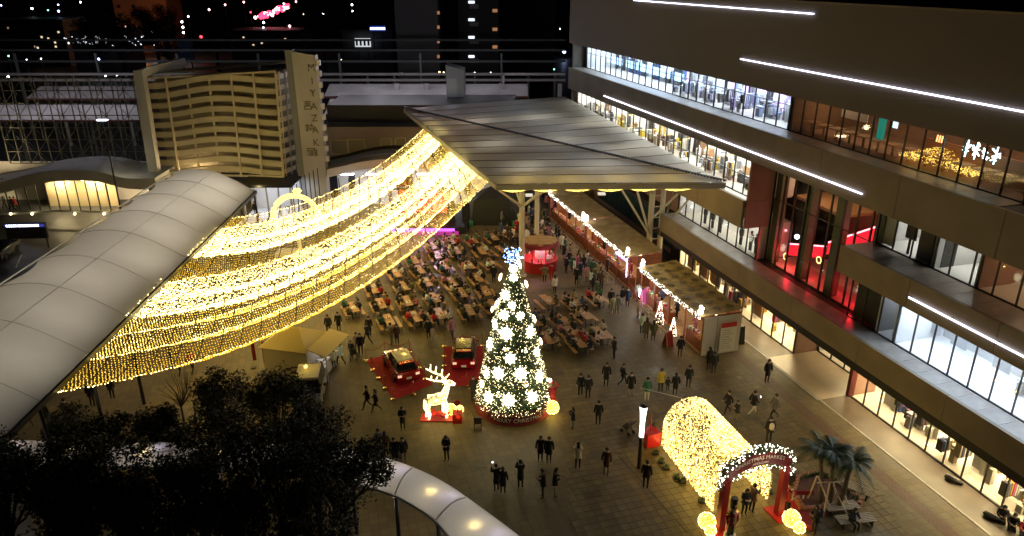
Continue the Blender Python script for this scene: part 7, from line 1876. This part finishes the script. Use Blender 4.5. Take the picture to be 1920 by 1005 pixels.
palm(G(1538, 940, .3), G(1540, 843, 3.0), 'left palm with the tallest wide crown behind the planter', 1.35, 26, 1)
palm(G(1555, 945, .3), G(1563, 850, 3.1), 'middle palm of the three in the brick planter', 1.15, 22, 2)
palm(G(1572, 950, .3), G(1597, 868, 2.7), 'right palm leaning outwards over the planter corner', 1.3, 24, 3)
for k, (x0, y0, x1, y1, z) in enumerate(((1513, 940, 1532, 893, 1.9), (1560, 962, 1534, 893, 1.9), (1570, 955, 1563, 905, 1.6), (1543, 968, 1556, 905, 1.7), (1592, 955, 1578, 905, 1.6), (1590, 968, 1565, 915, 1.2))):
    a = G(x0, y0, .1); c = G(x1, y1, z); o = MB().cyl(Vector((0, 0, 0)), c - a, .04, .035, 6).build('support_pole', m_pale, None, loc=a); tag(o, '%s wooden prop pole bracing the palms in the planter' % ['leftmost thin', 'second', 'long central', 'middle leaning', 'rightmost short', 'pale right-hand'][k], 'prop pole', 'wooden prop poles of the palms')
o = MB().bar(G(1532, 905, 1.6), G(1592, 903, 1.6), .05).build('support_bar', m_pale, None); tag(o, 'horizontal bar tying the prop poles of the palms', 'prop bar')
def slat_bench(p, rz, label, L_=1.9, back=False):
    t = thing('slatted_bench', label, 'bench', tuple(p), rz)
    for k in range(6): MB().box(-L_ / 2, L_ / 2, -.30 + k * .11, -.22 + k * .11, .40, .43).build('slat', mat('grey_slat', (.30, .26, .20), .6, var=.2), t)
    for x in (-L_ * .4, L_ * .4): MB().box(x - .03, x + .03, -.28, .32, .06, .39).bar((x, -.25, 0), (x, -.25, .1), .05).bar((x, .28, 0), (x, .28, .1), .05).build('leg', m_dsteel, t)
slat_bench(G(1602, 985), D(8), 'slatted grey bench with a seated person below the palms', 1.9)
slat_bench(G(1588, 975) + Vector((-.1, .55, 0)), D(8), 'second slatted bench directly behind the front one', 1.7)
slat_bench(G(1600, 925), D(-42), 'slatted bench along the right edge of the brick planter', 1.7)
person(G(1592, 990, -.1), D(200), 'sit', 'short', 'black', 'black', 'person in black sitting on the slatted bench below the palms', True)
person(G(1525, 1000, .02), D(100), 'hold', 'short', 'black', 'black', 'person in black with a suitcase at the bottom edge left of the benches', True, 'pack')
t = thing('red_lamp_sign', 'low dark red sign board on the planter soil by the arch', 'sign', tuple(G(1506, 935, .33))); MB().box(-.45, .45, -.03, .03, .25, .5).build('board', m_dred, t); MB().cyl((0, 0, 0), (0, 0, .25), .03, .03, 6).build('post', m_white, t)
o = MB().slab([G(1492, 955, .3) - G(1510, 965), G(1532, 962, .3) - G(1510, 965), G(1528, 990, .3) - G(1510, 965), G(1497, 975, .3) - G(1510, 965)], .28).build('red_box', m_dred, None, loc=G(1510, 965)); tag(o, 'low dark red box right of the large light ball', 'box')
# people and bags resting by the shop window
for k, (x, y, c, lb) in enumerate(((1873, 985, 'black', 'person in black sitting on the ground by the brightest shop window'), (1892, 1000, 'black', 'second person sitting on the ground at the bottom right corner'), (1914, 1012, 'red', 'person with red top at the very bottom right corner'))):
    person(G(x, y, -.42), D(150), 'sit', 'short', c, 'black', lb, k == 0)
for (x, y, lb) in ((1784, 902, 'dark bag pile with a white strap lying by the shop window'), (1857, 972, 'grey holdall beside the people sitting at the window')):
    t = thing('bag', lb, 'bag', tuple(G(x, y)), D(-50)); MB().ball((0, 0, .14), .2, 10, 6, (2.0, 1, .7)).ball((.35, .05, .1), .14, 8, 5, (1.6, 1, .7)).build('bag_body', m_indark, t, smooth=True); MB().tube([(-.3, 0, .3), (0, -.05, .33), (.3, .1, .2)], .03, 5).build('strap', m_white, t)
# bus stop board and lamp at the far left
t = thing('bus_stop_board', 'black bus stop board with a lit blue-white header at far left', 'sign', tuple(G(58, 465)), D(4)); 
MB().box(-1.9, 1.9, -.1, .1, 1.0, 2.6).build('board', m_indark, t); MB().box(-1.85, 1.85, -.13, -.101, 2.2, 2.5).build('header', em('bus_header_base', (.05, .06, .4), .8), t)
b = MB()
for k in range(14): b.box(-1.7 + k * .22, -1.7 + k * .22 + R.uniform(.1, .19), -.15, -.131, 2.24, 2.46)
b.build('header_text', em('bus_header', (.8, .85, 1), 5), t)
for x in (-1.7, 1.7): MB().cyl((x, 0, 0), (x, 0, 2.6), .07, .07, 6).build('post', m_black, t)
for (x, y, yt, lb) in ((333, 370, 235, 'no'),):
    pass
p = atY(222, 372, 74); pt2 = atY(202, 226, 74); t = thing('street_lamp', 'thin tall street lamp standing before the far left hall', 'street lamp', (p.x, 74, 0)); MB().cyl((0, 0, 0), (0, 0, pt2.z), .1, .06, 8).build('pole', m_dsteel, t); MB().box(-.5, .5, -.12, .12, pt2.z, pt2.z + .1).build('lamp_head', m_pt['w'], t)
t = thing('parked_car', 'dark car half seen at the far left edge on the road', 'car', tuple(G(5, 480)), D(10)); MB().box(-.85, .85, -2, 2, .3, .95).build('body', m_cblack if False else mat('car_paint_black', (.03, .03, .035), .25, .3, coat=1), t); MB().hexa([(-.8, -1.5, .95), (.8, -1.5, .95), (.8, 1.2, .95), (-.8, 1.2, .95), (-.65, -1.1, 1.45), (.65, -1.1, 1.45), (.65, .7, 1.45), (-.65, .7, 1.45)]).build('windows', MATS['car_glass'], t)
for sx in (-.8, .8):
    for y_ in (-1.2, 1.2): MB().cyl((sx - .08, y_, .32), (sx + .08, y_, .32), .32, .32, 12).build('wheel', m_black, t)

# ================================================================== dark broadleaf trees in the lower left
m_leaf = mat('dark_leaves', (.018, .028, .010), .65, var=.5, scale=1.5); m_bark = mat('bark', (.05, .038, .028), .9, var=.3)
m_leaf2 = mat('dark_leaves_b', (.014, .02, .008), .7, var=.5, scale=1.5)
tmpl = {}
def broadleaf(seed, crown_r, h, n=9000):
    rnd = random.Random(seed); th = h * .45
    b = MB().tube([(0, 0, 0), (.1, .05, th * .5), (0, .1, th), (.05, .1, h * .8)], [.2, .17, .13, .05], 8)
    cl = []
    for k in range(17):
        az = rnd.uniform(0, 6.283); rr_ = crown_r * math.sqrt(rnd.random()) * .78; z = th + (h - th) * rnd.uniform(.1, .92); rr_ *= math.sqrt(max(.1, 1 - ((z - th - (h - th) * .45) / ((h - th) * .62)) ** 2))
        e = Vector((math.cos(az) * rr_, math.sin(az) * rr_, z)); cl.append((e, crown_r * rnd.uniform(.24, .42))); b.tube([(0, .05, th * rnd.uniform(.7, 1.1)), e * .55 + Vector((0, 0, th * .35)), e], [.08, .05, .015], 5)
    wood = b.mesh('trunk', m_bark); b = MB()
    for k in range(n):
        c, r = cl[k % len(cl)]; d_ = Vector((rnd.gauss(0, 1), rnd.gauss(0, 1), rnd.gauss(0, .8))).normalized() * r * (rnd.random() ** .45) * rnd.choice((1, 1, 1.18)); p = c + d_
        u = Vector((rnd.gauss(0, 1), rnd.gauss(0, 1), rnd.gauss(0, .5))).normalized(); v = u.cross(Vector((rnd.gauss(0, 1), rnd.gauss(0, 1), 1))).normalized(); s_ = rnd.uniform(.06, .11)
        b.mi(1 if rnd.random() < .4 else 0); b.face([p - u * s_, p + v * s_ * .45, p + u * s_, p - v * s_ * .45])
    return wood, b.mesh('crown', [m_leaf, m_leaf2])
TM = [broadleaf(21, 2.3, 6.6), broadleaf(22, 1.8, 5.6, 6000), broadleaf(23, 2.6, 7.4, 11000), broadleaf(24, 1.5, 4.4, 5000)]
# crown centre pixel, distance, template
for k, (x, y, Yd, tm, sc_, lb) in enumerate([
    (415, 715, 33.5, 1, 1.0, 'dark tree with the highest crown, directly under the net edge'),
    (520, 740, 31.5, 0, .95, 'broad dark tree right of the highest one, near the van'),
    (300, 780, 31.5, 3, 1.1, 'small dark tree left of the highest crown'),
    (205, 790, 31.0, 3, 1.15, 'small dark tree second from the left behind the walkway roof'),
    (125, 785, 31.5, 3, 1.05, 'small dark tree at the left behind the walkway roof'),
    (590, 790, 29.5, 1, 1.05, 'dark tree with the rightmost crown in the back row'),
    (400, 800, 29.8, 1, 1.0, 'dark tree filling the middle of the back row'),
    (640, 900, 26.5, 0, .95, 'dark tree at the right bottom beside the glowing walkway'),
    (520, 900, 26.0, 2, .8, 'large dark tree in the bottom middle of the grove'),
    (370, 920, 25.5, 2, .85, 'large dark tree in the bottom row left of the middle'),
    (230, 925, 25.5, 0, 1.0, 'dark tree third from the left in the bottom row'),
    (110, 930, 25.2, 2, .8, 'dark tree second from the left in the bottom row'),
    (0, 935, 25.0, 0, .95, 'dark tree cut by the left edge in the bottom row'),
    (600, 985, 24.0, 0, .8, 'dark tree cut by the bottom edge at the right of the grove'),
    (440, 1000, 23.5, 1, 1.0, 'dark tree cut by the bottom edge in the middle'),
    (280, 1000, 23.5, 1, 1.0, 'dark tree cut by the bottom edge left of the middle'),
    (140, 1005, 23.5, 1, .95, 'dark tree cut by the bottom edge near the left corner')]):
    p = atY(x, y + (48 if k < 7 else 0), Yd); wd, cr = TM[tm]; hh = [6.6, 5.6, 7.4, 4.4][tm]; s_ = sc_
    t = thing('broadleaf_tree', lb, 'tree', (p.x, Yd, 0), k * 1.7); t.scale = (s_, s_, max(.6, (p.z + .6) / (hh * .72) ))
    place('trunk', wd, t); place('crown', cr, t)
# bare twiggy tree in the gap
b = MB()
for k in range(26):
    a = Vector((0, 0, 1.0)); az = R.uniform(0, 6.28); c = Vector((math.cos(az) * R.uniform(.5, 1.3), math.sin(az) * R.uniform(.5, 1.3), R.uniform(2.2, 3.6))); b.tube([a, lerp(a, c, .5) + Vector((.1, .1, 0)), c], [.03, .02, .008], 4)
b.tube([(0, 0, 0), (0, 0, 1.1)], [.08, .05], 6); t = thing('bare_tree', 'leafless twiggy tree in the gap of the dark trees', 'tree', tuple(G(345, 790))); b.build('branches', m_bark, t)
# trees in front of the distant town
for k, (x, y, Yd) in enumerate([(170, 50, 180), (215, 45, 190), (285, 30, 200), (310, 60, 180), (400, 50, 200), (600, 40, 210), (670, 40, 220), (30, 70, 180)]):
    p = atY(x, y, Yd); wd, cr = TM[k % 3]; hh = [6.6, 5.6, 7.4][k % 3]; f = max(1.2, (p.z + 3) / hh)
    t = thing('broadleaf_tree', 'black tree silhouette %s before the distant town' % ['left of the orange block', 'just left of the orange block', 'before the orange block', 'right of the orange block', 'below the three pinkish lamps', 'left of the blue sign', 'right of the blue sign', 'at the far left corner'][k], 'tree', (p.x, Yd, 0), k, 'tree silhouettes before the distant town'); t.scale = (f, f, f); place('trunk', wd, t); place('crown', cr, t)
